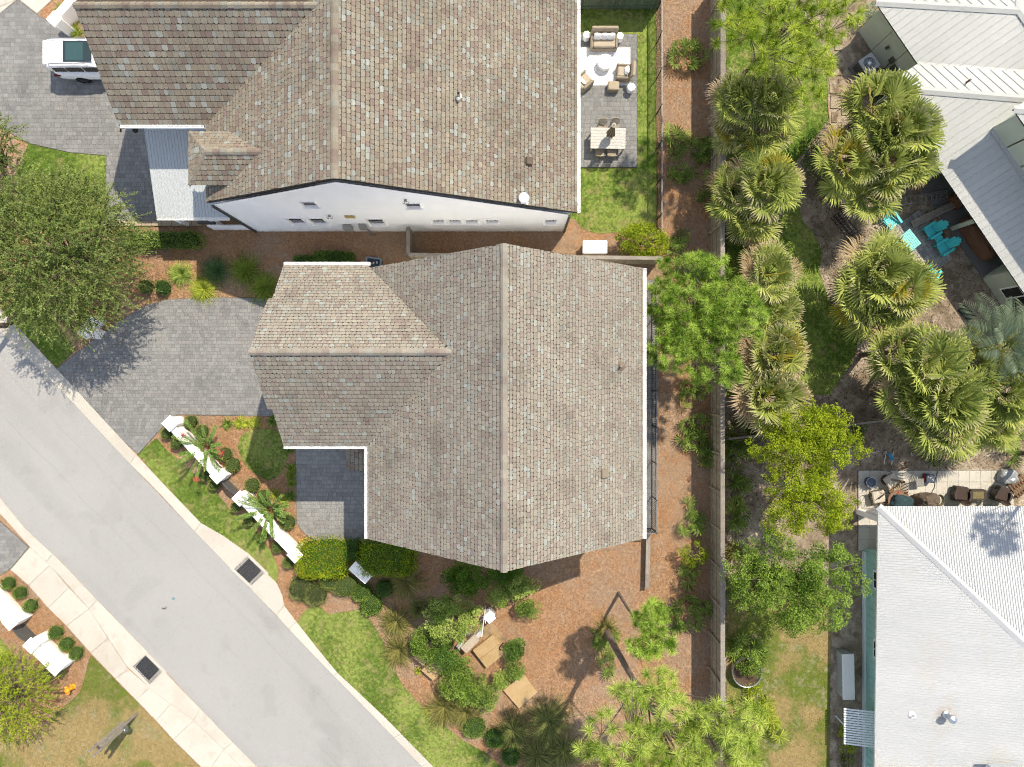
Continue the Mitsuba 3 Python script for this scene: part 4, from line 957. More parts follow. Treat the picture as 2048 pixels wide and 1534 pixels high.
for s_ in (-1, 1):
    m = MB(); tube(m, spline([(cx0 + .35, cyc + s_ * .66, 1.72), (cx0 + .6, cyc + s_ * .68, 1.83), (cx0 + 2.2, cyc + s_ * .67, 1.84), (cx0 + 2.5, cyc + s_ * .65, 1.77)], 10), .028, 8, (.5, .5, .5)); m.part(k, 'roof_rail', M_METAL, smooth=True)
    for x0_, x1_ in ((.38, 1.05), (1.1, 2.0), (2.06, 2.9)):
        m = MB(); y_ = cyc + s_ * .80; box(m, (cx0 + (x0_ + x1_) / 2, y_, 1.36), (x1_ - x0_, .05, .4), col=(.008, .008, .01), bev=.02, M=[[1, 0, 0], [0, 1, -s_ * .12], [0, 0, 1]]); m.part(k, 'window', M_GLOSS)
    m = MB(); box(m, (cx0 + .33, cyc + s_ * .88, .88), (.42, .16, .13), bev=.04, col=(.10, .006, .006)); m.part(k, 'tail_light', M_GLOSS)
    m = MB(); box(m, (cx0 + 1.7, cyc + s_ * .99, .95), (.2, .03, .04), bev=.01, col=cw); m.part(k, 'door_handle', M_GLOSS)
    for xw, in ((1.45,), (4.35,)):
        w_ = MB(); c = np.array([cx0 + xw, cyc + s_ * .88, .38])
        a = np.linspace(0, 2 * np.pi, 28, endpoint=False); prof = [(.2, -.11), (.36, -.12), (.385, -.08), (.385, .08), (.36, .12), (.2, .11)]
        rings = [np.stack([c[0] + r_ * np.cos(a), np.full(28, c[1] + yy), c[2] + r_ * np.sin(a)], 1) for r_, yy in prof]
        loft(w_, rings, (.012, .012, .012)); wk = w_.part(k, 'wheel', M_MATTE, smooth=40)
        m = MB()
        for t in range(5):
            an = t * 2 * np.pi / 5; beam(m, c + [0, s_ * .1, 0], c + [.29 * math.cos(an), s_ * .11, .29 * math.sin(an)], .05, .07, (.05, .05, .055))
        m.part(wk, 'rim', M_GLOSS)
m = MB(); box(m, (cx0 + .02, cyc, 1.38), (.06, 1.2, .42), bev=.02, col=(.01, .01, .012), M=[[1, 0, .25], [0, 1, 0], [0, 0, 1]]); m.part(k, 'rear_window', M_GLOSS)
m = MB(); box(m, (cx0 + .14, cyc + .0, 1.66), (.26, 1.3, .05), bev=.02, col=cw); m.part(k, 'spoiler', M_GLOSS)
m = MB(); box(m, (cx0 + 4.2, cyc, 1.05), (1.3, 1.6, .08), bev=.03, col=cw); m.part(k, 'bonnet', M_GLOSS)
m = MB(); box(m, (cx0 + .16, cyc, .95), (.03, .5, .12), col=(.7, .7, .7)); m.part(k, 'number_plate', M_SATIN)
# ================================================================ plants
def rnd_dirs(n, r, zmin=-1.0, zmax=1.0):
    z = r.uniform(zmin, zmax, n); a = r.uniform(0, 2 * np.pi, n); s = np.sqrt(np.maximum(0, 1 - z * z))
    return np.stack([s * np.cos(a), s * np.sin(a), z], 1)
def leaf_quads(mb, c, d, ln, w, col, r, flat=.5, bend=0.0):
    """rhombic leaves: base points c, unit directions d"""
    n = len(c); ln = np.broadcast_to(ln, (n,))[:, None]; w = np.broadcast_to(w, (n,))[:, None]
    ref = unit(rnd_dirs(n, r) * (1 - flat) + np.array([0, 0, 1.0]) * flat * r.choice([1.0], (n, 1)))
    s = unit(np.cross(d, ref)); tip = c + d * ln - np.array([0, 0, 1]) * bend * ln
    mid = c + d * ln * .5
    v = np.stack([c, mid + s * w / 2, tip, mid - s * w / 2], 1).reshape(-1, 3)
    f = (np.arange(n)[:, None, None] * 4 + np.array([[0, 3, 2], [0, 2, 1]])).reshape(-1, 3)
    return mb.add(v, f, np.repeat(np.broadcast_to(col, (n, 3)), 4, 0))
def needles(mb, c, d, ln, w, col, r):
    """one triangle each"""
    n = len(c); s = unit(np.cross(d, rnd_dirs(n, r))) * (np.broadcast_to(w, (n,))[:, None] / 2)
    v = np.stack([c - s, c + s, c + d * np.broadcast_to(ln, (n,))[:, None]], 1).reshape(-1, 3)
    return mb.add(v, np.arange(3 * n).reshape(-1, 3), np.repeat(np.broadcast_to(col, (n, 3)), 3, 0))
def lerp(a, b, t): return a + (b - a) * np.asarray(t)[..., None]
LG = 2.0                                # leaves let light through: paler than they look
def G_(*c): return A(*c) * LG
PAL = {'pine2': (G_(120, 150, 50), G_(208, 224, 116)), 'box': (G_(84, 108, 50), G_(168, 178, 104)), 'dark': (G_(56, 92, 36), G_(126, 160, 76)), 'lime': (G_(112, 140, 20) * .8, G_(206, 222, 72) * .85), 'yellow': (G_(140, 158, 34), G_(228, 232, 104)),
       'mid': (G_(76, 110, 42) * .85, G_(164, 188, 96)), 'hedge': (G_(76, 112, 28), G_(180, 204, 50)), 'shade': (G_(70, 108, 40), G_(124, 158, 60)), 'olive': (G_(82, 100, 48) * .75, G_(180, 186, 118) * .9),
       'pine': (G_(84, 128, 30) * .85, G_(198, 224, 106)), 'pale': (G_(112, 146, 56), G_(204, 218, 124)), 'ypine': (G_(112, 146, 36) * .9, G_(208, 222, 94)), 'palm': (G_(98, 124, 54) * .8, G_(206, 214, 120)),
       'grey': (G_(130, 150, 124), G_(186, 200, 172)), 'scrub': (G_(72, 108, 38) * .8, G_(168, 196, 92)), 'myrtle': (G_(74, 112, 46), G_(152, 184, 100)), 'feather': (G_(66, 96, 40) * .7, G_(176, 196, 116) * .85), 'blue': (G_(66, 98, 60), G_(130, 160, 104)), 'grass': (G_(84, 112, 36) * .8, G_(176, 196, 88)), 'tan': (G_(84, 92, 38) * .8, G_(196, 190, 120) * .9), 'gold': (G_(140, 164, 48) * .9, G_(214, 220, 104))}
def shrub(name, label, cat, px, py, rx, ry, h, pal, leaf=.06, n=900, group=None, boxy=2.0, rot=0.0, z0=0.0, fleck=None, lump=.2, gap=.0, seed=None):
    """a clipped or rounded shrub: a dark twiggy body under a coat of small leaves. rx, ry, px, py in photo pixels at its crown"""
    k = thing(name, label, cat, group); r = np.random.default_rng(int(px * 7 + py * 13) if seed is None else seed)
    c = P(px, py, z0 + h * .6); k_ = (1 - (z0 + h * .6) / CAM_H) / S0; a, b = rx * k_, ry * k_
    cz = z0 + h * .45; hz = h * .55
    def surf(q, s=1.0):
        w = q / (np.abs(q) ** boxy).sum(1, keepdims=True) ** (1 / boxy)
        l = 1 + lump * (meshkit.fbm(q * 2.2 + seed_, 2, 3) - .5) * 2
        return w * np.array([a, b, hz]) * s * l[:, None]
    seed_ = r.uniform(0, 50, 3)
    co, si = math.cos(rot), math.sin(rot); R = np.array([[co, -si, 0], [si, co, 0], [0, 0, 1]])
    s = trimesh.creation.icosphere(2); v = surf(np.array(s.vertices), .86) @ R.T + [c[0], c[1], cz]
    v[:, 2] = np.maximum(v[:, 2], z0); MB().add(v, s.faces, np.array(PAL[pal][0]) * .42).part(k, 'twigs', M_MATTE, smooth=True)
    q = r.uniform(-1, 1, (n, 3)); fc = r.choice([2, 2, 2, 0, 1], n); q[np.arange(n), fc] = np.where(fc == 2, 1, r.choice([-1, 1], n)); sc = r.uniform(.86, 1.04, n); p = surf(q, 1.0) * sc[:, None]
    d = unit(q + rnd_dirs(n, r) * .8); p = p @ R.T + [c[0], c[1], cz]; p[:, 2] = np.maximum(p[:, 2], z0 + .03)
    t = np.clip(.5 + .9 * (meshkit.fbm(p * 3.5, 2, 5) - .5) + r.normal(0, .22, n), 0, 1)
    col = lerp(*[np.array(x) for x in PAL[pal]], t)
    if fleck is not None: col[r.random(n) < fleck[1]] = fleck[0]
    m = MB(); leaf_quads(m, p, d @ R.T, leaf * r.uniform(.7, 1.3, n), leaf * r.uniform(.5, .75, n), col, r, .45); m.part(k, 'leaves', M_LEAF)
    return k
def tussock(label, px, py, rad, pal, n=260, h=.9, name='ornamental_grass', cat='ornamental grass', group=None, w=.016, droop=.55, up=.75, z0=0.0):
    n = int(n * 1.35); w *= 1.15
    """arching grass blades from one base"""
    k = thing(name, label, cat, group); r = np.random.default_rng(int(px * 3 + py * 17)); R = rad / S0 * 1.1
    c = P(px, py, z0 + .25); c[2] = z0
    an = r.uniform(0, 2 * np.pi, n); el = np.abs(r.normal(0, .55, n)); L_ = R * r.uniform(.75, 1.2, n)
    hd = np.stack([np.cos(an), np.sin(an), 0 * an], 1)
    pts = []
    base = c + hd * r.uniform(0, .08, (n, 1)) * R
    reach = np.clip(.4 + el * .9, .3, 1.25)
    for t in (0, .35, .7, 1.0):
        out = reach * L_ * t ** .9; z = h * (up * t * (1.5 - reach * .55) - droop * reach * t ** 2.4)
        p = base + hd * out[:, None]; p[:, 2] = z0 + np.maximum(z, .02 + .01 * t) if True else z; pts.append(p)
    s = np.stack([-hd[:, 1], hd[:, 0], 0 * an], 1) * w / 2
    v = []; f = []
    W = [1, .85, .6, .1]
    vv = np.stack([np.stack([p - s * q, p + s * q], 1) for p, q in zip(pts, W)], 1).reshape(-1, 3)
    i = np.arange(n)[:, None, None] * 8; ff = np.array([[0, 1, 3], [0, 3, 2], [2, 3, 5], [2, 5, 4], [4, 5, 7], [4, 7, 6]])
    t = np.clip(r.normal(.5, .3, n), 0, 1); col = lerp(*[np.array(x) for x in PAL[pal]], t)
    MB().add(vv, (i + ff).reshape(-1, 3), np.repeat(col, 8, 0)).part(k, 'blades', M_LEAF)
    return k
# ---- broadleaf and fine leaved trees
def limbs(mb, base, tips, r, r0=.1, col=None):
    """a trunk from base with curved limbs to the tips"""
    for t in tips:
        mid = base * .45 + t * .55 + np.array([0, 0, .12 * np.linalg.norm(t - base)]) + r.normal(0, .05, 3)
        tube(mb, spline([base, mid, t], 6), np.linspace(r0, r0 * .25, 6), 5, col)
BARK = lin(140, 122, 108) * .5
def clump_tree(name, label, cat, base_px, crown, z, h, pal, n=60, leaves=90, leaf=.08, cl=.32, group=None, trunk=.1, style='blob', seed=1, zs=1.0, hollow=.35, flat=.35):
    """crown: (px, py, rx, ry) in photo pixels at height z; n leaf clumps spread through an ellipsoid"""
    k = thing(name, label, cat, group); r = np.random.default_rng(seed)
    b = P(*base_px); c = P(crown[0], crown[1], z); kk = (1 - z / CAM_H) / S0; ax = np.array([crown[2] * kk, crown[3] * kk, h / 2])
    q = rnd_dirs(n, r, -.6); q *= r.uniform(hollow, 1, (n, 1)) ** .5
    q *= (1 + .25 * (meshkit.fbm(q * 2 + seed, 2, 4) - .5) * 2)[:, None]
    cc = c + q * ax
    tm = MB(); top = c - [0, 0, h * .35]; tube(tm, spline([b - [0, 0, .05], b * .6 + top * .4 + r.normal(0, .06, 3), top], 8), np.linspace(trunk, trunk * .6, 8), 8); limbs(tm, top, cc[r.permutation(n)[:min(n, 26)]], r, trunk * .5)
    tm.part(k, 'trunk', M_BARK, smooth=True)
    m = MB(); N = n * leaves; ci = np.repeat(np.arange(n), leaves); d0 = rnd_dirs(N, r, -.5)
    rad = cl * r.uniform(.6, 1.25, n)[ci] * r.uniform(.25, 1, N) ** .5
    p = cc[ci] + d0 * rad[:, None] * [1, 1, .7]
    t = np.clip(.5 + .35 * r.normal(0, 1, n)[ci] * .7 + r.normal(0, .2, N), 0, 1)
    col = lerp(*[np.array(x) for x in PAL[pal]], t)
    if style == 'needle': needles(m, p - d0 * leaf * .5, unit(d0 + rnd_dirs(N, r) * .7), leaf * r.uniform(.7, 1.3, N), leaf * .2, col, r)
    else: leaf_quads(m, p, unit(d0 + rnd_dirs(N, r)), leaf * r.uniform(.7, 1.3, N), leaf * .55, col, r, flat)
    m.part(k, 'crown', M_LEAF if style != 'needle' else M_NEEDLE)
    return k
def feather_tree(name, label, base_px, crown, z, h, n=420, per=44, pal='feather', seed=3, trunk=.12, tw=1.2, leaf=.075, group=None):
    """long arching twigs lined with small leaves"""
    k = thing(name, label, 'tree' if z > 3 else 'shrub', group); r = np.random.default_rng(seed)
    b = P(*base_px); c = P(crown[0], crown[1], z); kk = (1 - z / CAM_H) / S0; ax = np.array([crown[2] * kk, crown[3] * kk, h / 2])
    q = rnd_dirs(n, r, -.25); s0 = q * r.uniform(.0, 1, (n, 1)) ** .36 * .92; st = c + s0 * ax
    d = unit(q * [1, 1, .5] + rnd_dirs(n, r) * .9 + [0, 0, .3]); L_ = tw * r.uniform(.6, 1.25, n)
    tm = MB(); top = c - [0, 0, h * .3]; tube(tm, spline([b, b * .6 + top * .4, top], 8), np.linspace(trunk, trunk * .6, 8), 8); limbs(tm, top, st[:40], r, trunk * .5)
    tm.part(k, 'trunk', M_BARK, smooth=True)
    tt = np.linspace(.05, 1, per); P_ = st[:, None] + d[:, None] * (L_[:, None] * tt)[..., None] - np.array([0, 0, 1]) * (L_[:, None] * tt ** 2 * .38)[..., None]
    T_ = unit(np.gradient(P_, axis=1)).reshape(-1, 3); p = P_.reshape(-1, 3); N = len(p)
    tc = np.clip(np.repeat(r.normal(.5, .25, n), per) + r.normal(0, .15, N) + np.tile(tt, n) * .2 - .1, 0, 1)
    col = lerp(*[np.array(x) for x in PAL[pal]], tc)
    dl = unit(T_ * .6 + rnd_dirs(N, r) * .8)
    m = MB(); leaf_quads(m, p, dl, leaf * r.uniform(.6, 1.3, N), leaf * .42, col, r, .4); m.part(k, 'crown', M_LEAF)
    tg = MB(); sd = unit(np.cross(d, [0, 0, 1])) * .006
    v = np.stack([np.stack([P_[:, j] - sd, P_[:, j] + sd], 1) for j in (0, per // 2, per - 1)], 1).reshape(-1, 3)
    i = np.arange(n)[:, None, None] * 6; tg.add(v, (i + np.array([[0, 1, 3], [0, 3, 2], [2, 3, 5], [2, 5, 4]])).reshape(-1, 3), G_(150, 150, 96)); tg.part(k, 'twigs', M_LEAF)
    return k
# ---- long needled pines
def tufts(mb, c, d, L_, per, pal, r, w=.013, spread=.95):
    n = len(c); N = n * per; ci = np.repeat(np.arange(n), per)
    dd = unit(d[ci] * r.uniform(-.1, .75, (N, 1)) + rnd_dirs(N, r) * spread)
    ln = L_ * r.uniform(.75, 1.15, N); p = c[ci] + d[ci] * r.uniform(-.12, .05, (N, 1))
    t = np.clip(np.repeat(r.normal(.5, .24, n), per) + r.normal(0, .18, N), 0, 1)
    needles(mb, p, dd, ln, w * r.uniform(.8, 1.3, N), lerp(*[np.array(x) for x in PAL[pal]], t), r)
def pine(name, label, base_px, crown, z, h, n=110, per=150, L_=.3, pal='pine', seed=1, trunk=.11, group=None, lean=None, stub=None, zmin=-.5, hollow=.5, w=.013, shapes=None):
    k = thing(name, label, 'pine tree', group); r = np.random.default_rng(seed); b = P(*base_px)
    cs, ns = [], 0
    for (cx, cy, rx, ry) in ([crown] if shapes is None else shapes): cs.append((P(cx, cy, z), np.array([rx, ry]) * (1 - z / CAM_H) / S0))
    area = np.array([a[0] * a[1] for _, a in cs]); cnt = np.maximum(1, (n * area / area.sum())).astype(int)
    tips, dirs = [], []
    for (c, a), m_ in zip(cs, cnt):
        q = rnd_dirs(m_ * 4, r, zmin); q = q * r.uniform(hollow, 1, (len(q), 1)) ** .5; p = c + q * [a[0], a[1], h / 2]
        keep = []
        for i in range(len(p)):
            if len(keep) < m_ and all(np.linalg.norm(p[i] - p[j]) > L_ * (.8 if L_ > .4 else .62) for j in keep): keep.append(i)
        tips.append(p[keep]); dirs.append(unit(q[keep] * [1, 1, .4] + [0, 0, .7]))
    tips, dirs = np.vstack(tips), np.vstack(dirs); c = np.mean([c for c, _ in cs], 0)
    tm = MB(); top = np.array([*(b[:2] * .15 + c[:2] * .85), c[2] + h * .2]) if lean is None else np.asarray(lean, float)
    tr = spline([b - [0, 0, .05], b + (top - b) * .5 + r.normal(0, .08, 3), top], 12); tube(tm, tr, np.linspace(trunk, trunk * .35, 12), 10)
    hub = []
    for i in range(max(6, len(tips) // 7)):
        j = r.integers(len(tips)); t0 = tr[min(11, 5 + int(6 * r.random()))]; e = t0 + (tips[j] - t0) * .75; hub.append(e); tube(tm, spline([t0, (t0 + e) / 2 + [0, 0, .15], e], 5), np.linspace(.045, .02, 5), 5)
    hub = np.array(hub)
    for t, d in zip(tips, dirs):
        hbb = hub[np.argmin(np.linalg.norm(hub - t, axis=1))]; tube(tm, [hbb, (hbb + t) / 2 - d * .1, t - d * .02], [.018, .014, .01], 4, cap=False)
    if stub is not None: tube(tm, spline(stub, 6), np.linspace(.05, .03, 6), 6)
    tm.part(k, 'trunk', M_BARK, smooth=True)
    m = MB(); tufts(m, tips, dirs, L_, per, pal, r, w); m.part(k, 'crown', M_NEEDLE)
    return k
# ---- palms
def fan_leaf(mb, o, d, up, R, r, cols, segs=30, arc=4.3, stalk=.5, droop=.35, tipcol=None, sw=.62):
    """a costapalmate fan: stalk from o along d, pleated segments around its end"""
    d = unit(d); up = unit(up - (up @ d) * d); s = np.cross(d, up)
    hub = o + d * stalk - np.array([0, 0, .04]) * stalk
    tube(mb, [o, (o + hub) / 2 + up * .03, hub], [.018, .014, .012], 4, cols[0] * .9, cap=False)
    a = np.linspace(-arc / 2, arc / 2, segs) + r.normal(0, .02, segs)
    ln = R * (1 - .28 * np.abs(a / (arc / 2)) ** 1.6) * r.uniform(.9, 1.08, segs)
    dv = np.cos(a)[:, None] * d + np.sin(a)[:, None] * s + up * (.22 + r.normal(0, .05, (segs, 1)))
    dv = unit(dv); pv = unit(np.cross(dv, up)); g = np.array([0, 0, -1.0])
    w = 2 * R * math.sin(arc / segs / 2) * sw
    p0 = np.broadcast_to(hub, (segs, 3)); p1 = hub + dv * (ln * .5)[:, None] + g * (ln * .04)[:, None]
    p2 = hub + dv * (ln * .82)[:, None] + g * (ln * droop * .3)[:, None]; p3 = hub + dv * ln[:, None] + g * (ln * droop * r.uniform(.7, 1.6, segs))[:, None]
    v = np.stack([p0, p1 - pv * w * .52, p1 + up * w * .2, p1 + pv * w * .52, p2 - pv * w * .36, p2 + pv * w * .36, p3], 1).reshape(-1, 3)
    f = np.array([[0, 1, 2], [0, 2, 3], [1, 4, 2], [2, 4, 5], [2, 5, 3], [4, 6, 5]])
    t = np.clip(r.normal(.5, .2, segs) + r.normal(0, .12), 0, 1); col = np.repeat(lerp(cols[0], cols[1], t), 7, 0)
    if tipcol is not None:
        col = col.reshape(segs, 7, 3); col[:, 6] = tipcol; col[:, 4:6] = col[:, 4:6] * .6 + tipcol * .4; col = col.reshape(-1, 3)
    mb.add(v, (np.arange(segs)[:, None, None] * 7 + f).reshape(-1, 3), col)
DRY = G_(216, 200, 176); YEL = G_(214, 196, 84) * .8
def palm(label, px, py, rad, z, n=24, base=None, group=None, seed=None, dead=.15, name='fan_palm', cat='palm', pal='palm', trunk=.13, segs=30, yellow=.1, tipd=.35, boots=True):
    """px, py: the crown's middle in the photo, rad its radius there; z the height of the bud"""
    k = thing(name, label, cat, group); r = np.random.default_rng(int(px * 5 + py) if seed is None else seed)
    c = P(px, py, z); R = 1.1 * rad * (1 - z / CAM_H) / S0; b = np.array([*(c[:2] if base is None else P(*base)[:2]), 0])
    tm = MB(); tube(tm, spline([b, (b + c) / 2 + r.normal(0, .04, 3), c], 8), np.linspace(trunk * 1.1, trunk, 8), 9, BARK)
    tm.part(k, 'trunk', M_BARK, smooth=True)
    cols = [np.array(x) for x in PAL[pal]]
    for i in range(n):
        f = (i + .5) / n; an = i * 2.39996 + r.normal(0, .15); el = math.pi / 2 - .3 - f * 1.35 + r.normal(0, .12)
        d = np.array([math.cos(an) * math.cos(el), math.sin(an) * math.cos(el), math.sin(el)]); up = np.array([-math.cos(an) * math.sin(el), -math.sin(an) * math.sin(el), math.cos(el)])
        q = cols; tip = DRY if r.random() < tipd else None
        if f > 1 - dead: q = [G_(150, 128, 96), G_(206, 186, 150)]
        elif r.random() < yellow: q = [G_(160, 160, 56) * .8, YEL]
        m = MB(); fan_leaf(m, c + d * .06, d, up, R * .6 * r.uniform(.88, 1.12), r, q, segs, 3.9, R * .52 * r.uniform(.55, 1.15), .22, tip, .52); m.part(k, 'frond', M_LEAF)
    return k
def palmetto(label, spots, group='saw palmettos', pal='mid', R=15, seed=0, nf=(3, 5), h=.7, cat='palmetto', segs=12):
    """low fan leaves; spots: leaf heads (px, py) of one plant"""
    k = thing('saw_palmetto', label, cat, group); r = np.random.default_rng(int(spots[0][0] * 3 + spots[0][1]) + seed); cols = [np.array(x) for x in PAL[pal]]
    for x, y in spots:
        c = P(x, y, .35); c[2] = .12
        for i in range(r.integers(nf[0], nf[1] + 1)):
            an = r.uniform(0, 6.283); el = r.uniform(.25, 1.2)
            d = np.array([math.cos(an) * math.cos(el), math.sin(an) * math.cos(el), math.sin(el)]); up = np.array([-math.cos(an) * math.sin(el), -math.sin(an) * math.sin(el), math.cos(el)])
            m = MB(); fan_leaf(m, c + r.normal(0, .05, 3) * [1, 1, 0], d, up, R / S0 * r.uniform(.85, 1.15), r, cols, segs, 4.2, R / S0 * r.uniform(.3, .9), .1, None, .3); m.part(k, 'frond', M_LEAF)
    return k
def feather_palm(label, px, py, rad, z, n=20, pal='grey', seed=5):
    k = thing('feather_palm', label, 'palm'); r = np.random.default_rng(seed); c = P(px, py, z); R = rad * (1 - z / CAM_H) / S0
    m = MB(); tube(m, [[c[0], c[1], 0], c], [.2, .17], 9, BARK); m.part(k, 'trunk', M_BARK, smooth=True); cols = [np.array(x) for x in PAL[pal]]
    for i in range(n):
        an = i * 2.4; el = 1.2 - i / n * 1.3; d = np.array([math.cos(an) * math.cos(el), math.sin(an) * math.cos(el), math.sin(el)])
        t = np.linspace(0, 1, 9); rb = c + d * (R * 1.15 * t)[:, None] - np.array([0, 0, 1]) * (R * .55 * t ** 2.2)[:, None]
        m = MB(); tube(m, rb, np.linspace(.02, .006, 9), 4, cols[0], cap=False)
        tt = np.linspace(.2, 1, 26); pp = np.stack([np.interp(tt, t, rb[:, q]) for q in range(3)], 1); tg = unit(np.gradient(pp, axis=0)); sd = unit(np.cross(tg, [0, 0, 1]))
        for s_ in (-1, 1):
            dd = unit(tg * .7 + sd * s_ + np.array([0, 0, .25])); ln = R * .36 * np.sin(np.pi * (.18 + .72 * tt))
            leaf_quads(m, pp, dd, ln, .03, lerp(cols[0], cols[1], np.clip(r.normal(.5, .25, 26), 0, 1)), r, .9, .15)
        m.part(k, 'frond', M_LEAF)
    return k
def arching_shrub(label, px, py, rad, z, n=22, pal='myrtle', flowers=0, seed=2, name='crepe_myrtle'):
    """long arching stems with paired leaves, as seen in young crepe myrtles"""
    k = thing(name, label, 'shrub'); r = np.random.default_rng(seed); c = P(px, py, z * .6); b = np.array([c[0], c[1], 0]); R = rad * (1 - z / CAM_H) / S0; cols = [np.array(x) for x in PAL[pal]]
    m, sm, fm = MB(), MB(), MB()
    for i in range(n):
        an = i * 2.4 + r.normal(0, .2); rr = R * r.uniform(.75, 1.15); t = np.linspace(0, 1, 14); hd = np.array([math.cos(an), math.sin(an), 0])
        pts = b + hd * (rr * t ** 1.25)[:, None] + np.array([0, 0, 1]) * (z * (1.25 * t - .45 * t ** 2) * r.uniform(.7, 1.15))[:, None]
        tube(sm, pts, np.linspace(.012, .004, 14), 4, G_(150, 110, 80), cap=False)
        tt = np.linspace(.25, 1, 24); pp = np.stack([np.interp(tt, t, pts[:, q]) for q in range(3)], 1); tg = unit(np.gradient(pp, axis=0)); sd = unit(np.cross(tg, [0, 0, 1]))
        for s_ in (-1, 1):
            leaf_quads(m, pp, unit(sd * s_ + tg * .35 + r.normal(0, .15, (24, 3))), .15 * (1.1 - tt * .5), .075, lerp(cols[0], cols[1], np.clip(r.normal(.5, .3, 24), 0, 1)), r, .9)
        if i < flowers:
            q = pts[-1]; leaf_quads(fm, np.repeat(q[None], 60, 0) + r.normal(0, .09, (60, 3)), rnd_dirs(60, r), .06, .05, np.tile((.75, .08, .13), (60, 1)), r)
    sm.part(k, 'stems', M_LEAF); m.part(k, 'leaves', M_LEAF)
    if flowers: fm.part(k, 'blossom', M_LEAF, label='coral red blossom')
    return k
# ---------------------------------------------------------------- front gardens
ORD = 'first second third fourth fifth sixth seventh eighth ninth tenth eleventh twelfth'.split()
for i, (x, y, r_) in enumerate([(333, 867, 13), (352.7, 887, 13), (409, 951.6, 13), (427, 970, 12), (471, 1015, 11), (497, 1042, 12), (524, 1072, 12), (555, 1095, 12), (576, 1126, 12)]):
    shrub('round_shrub', f'round clipped shrub on the street side of the white wall, {ORD[i]} from the driveway', 'shrub', x, y, r_, r_, .62, 'box', .05, 750, 'round clipped shrubs along the white wall')
for i, (x, y, r_) in enumerate([(380.5, 843, 13.5), (402, 862, 14), (449.5, 908.6, 15), (464, 930, 16.5), (503, 971, 16), (526, 992, 13), (574, 1045, 16.5)]):
    shrub('round_shrub', f'round clipped shrub on the house side of the white wall, {ORD[i]} from the driveway', 'shrub', x, y, r_, r_, .7, 'box', .05, 900, 'round clipped shrubs along the white wall')
for i, (x, y, r_) in enumerate([(15, 1167.5, 14), (38, 1186, 13), (59.5, 1212, 14), (110, 1266, 14.5), (131, 1289, 15), (151, 1307, 14)]):
    shrub('round_shrub', f'round clipped shrub beside the far sidewalk, {ORD[i]} from the grey driveway end', 'shrub', x, y, r_, r_, .62, 'mid', .05, 800, 'round shrubs beside the far sidewalk')
shrub('round_shrub', 'round clipped shrub beneath the feathery tree edge, at the driveway corner', 'shrub', 290, 573, 15, 15, .7, 'box', .05, 850)
shrub('round_shrub', 'round dark clipped shrub beside the pale tussock grass', 'shrub', 325, 574, 16, 16, .7, 'dark', .05, 850)
YF = (G_(236, 190, 60), .1)
shrub('clipped_hedge', 'bright boxy clipped hedge with yellow flecks at the end of the white wall', 'hedge', 645, 1117, 52, 39, 1.5, 'hedge', .075, 5200, None, 4.5, 0, 0, YF, .11)
shrub('clipped_hedge', 'dark boxy clipped hedge in the house shade beside the gable', 'hedge', 774, 1115, 57, 37, 1.5, 'hedge', .075, 5200, None, 4.5, 0, 0, (G_(200, 150, 50), .06), .11)
shrub('clipped_hedge', 'small dark hedge block filling the gap between the two boxy hedges', 'hedge', 706, 1100, 14, 20, 1.2, 'dark', .07, 1200, None, 4)
for x, y, a, b, lab, pal in ((602, 1178, 28, 28, 'low mounded shrub nearest the kerb below the bright boxy hedge', 'olive'), (630, 1190, 26, 25, 'low mounded shrub second from the kerb below the bright hedge', 'olive'), (658, 1163, 24, 20, 'low mounded shrub below the middle of the bright hedge', 'box'), (690, 1172, 30, 24, 'low mounded shrub below the white wall stub', 'box'),
                        (724, 1187, 22, 20, 'green mounded shrub directly below the white wall stub end', 'mid'), (742, 1210, 25, 24, 'bright green round shrub at the top of the curving lawn', 'scrub'), (768, 1178, 18, 18, 'dark round shrub beside the shaded tussock grass', 'dark')):
    shrub('mounded_shrub', lab, 'shrub', x, y, a, b, .7, pal, .055, 1700, 'low mounded shrubs below the hedges')
shrub('clipped_hedge', 'long low green hedge south of the upper entry court', 'hedge', 322, 480, 80, 16, .9, 'mid', .085, 3600, None, 5)
shrub('clipped_hedge', 'low leafy hedge tucked under the gutter of the front wing', 'hedge', 668, 517, 42, 14, 1.0, 'dark', .085, 2200, None, 4)
shrub('clipped_hedge', 'lower end of the leafy hedge under the front wing gutter', 'hedge', 612, 522, 24, 10, .8, 'dark', .085, 900, None, 4)
for x, y, r_, pal, lab in ((360, 548, 25, 'pale', 'pale green tussock grass nearest the clipped round shrubs'), (432, 541, 29, 'blue', 'blue green tussock grass in the shade of the upper house'), (489, 541, 34, 'grass', 'large green tussock grass beside the blue one'), (404, 577, 27, 'gold', 'bright yellow tussock grass at the driveway edge'), (528, 574, 33, 'grass', 'tussock grass under the front wing eave')):
    tussock(lab, x, y, r_, pal, 420, .8, group='tussock grasses by the driveway')
for x, y, r_, pal, lab in ((811, 1166, 36, 'tan', 'shaded tussock grass right of the dark clipped hedge'), (792, 1245, 33, 'tan', 'tan tussock grass at the edge of the curving lawn'), (797, 1302, 33, 'tan', 'tan tussock grass beside the dark leafy shrubs'), (888, 1418, 40, 'tan', 'long tan tussock grass spilling over the lawn edge'), (930, 1428, 32, 'tan', 'tussock grass below the dark leafy shrubs'),
                           (1026, 1466, 41, 'olive', 'dark olive tussock grass nearest the tan slab'), (1097, 1444, 50, 'olive', 'largest dark olive tussock grass under the pine'), (1074, 1514, 42, 'olive', 'dark olive tussock grass at the lower photo edge'), (1128, 1506, 40, 'olive', 'dark olive tussock grass beside the big pine crown'), (838, 1218, 22, 'olive', 'small dim tussock in the house shadow')):
    tussock(lab, x, y, r_, pal, 520, .95, group='tussock grasses in the lower bed')
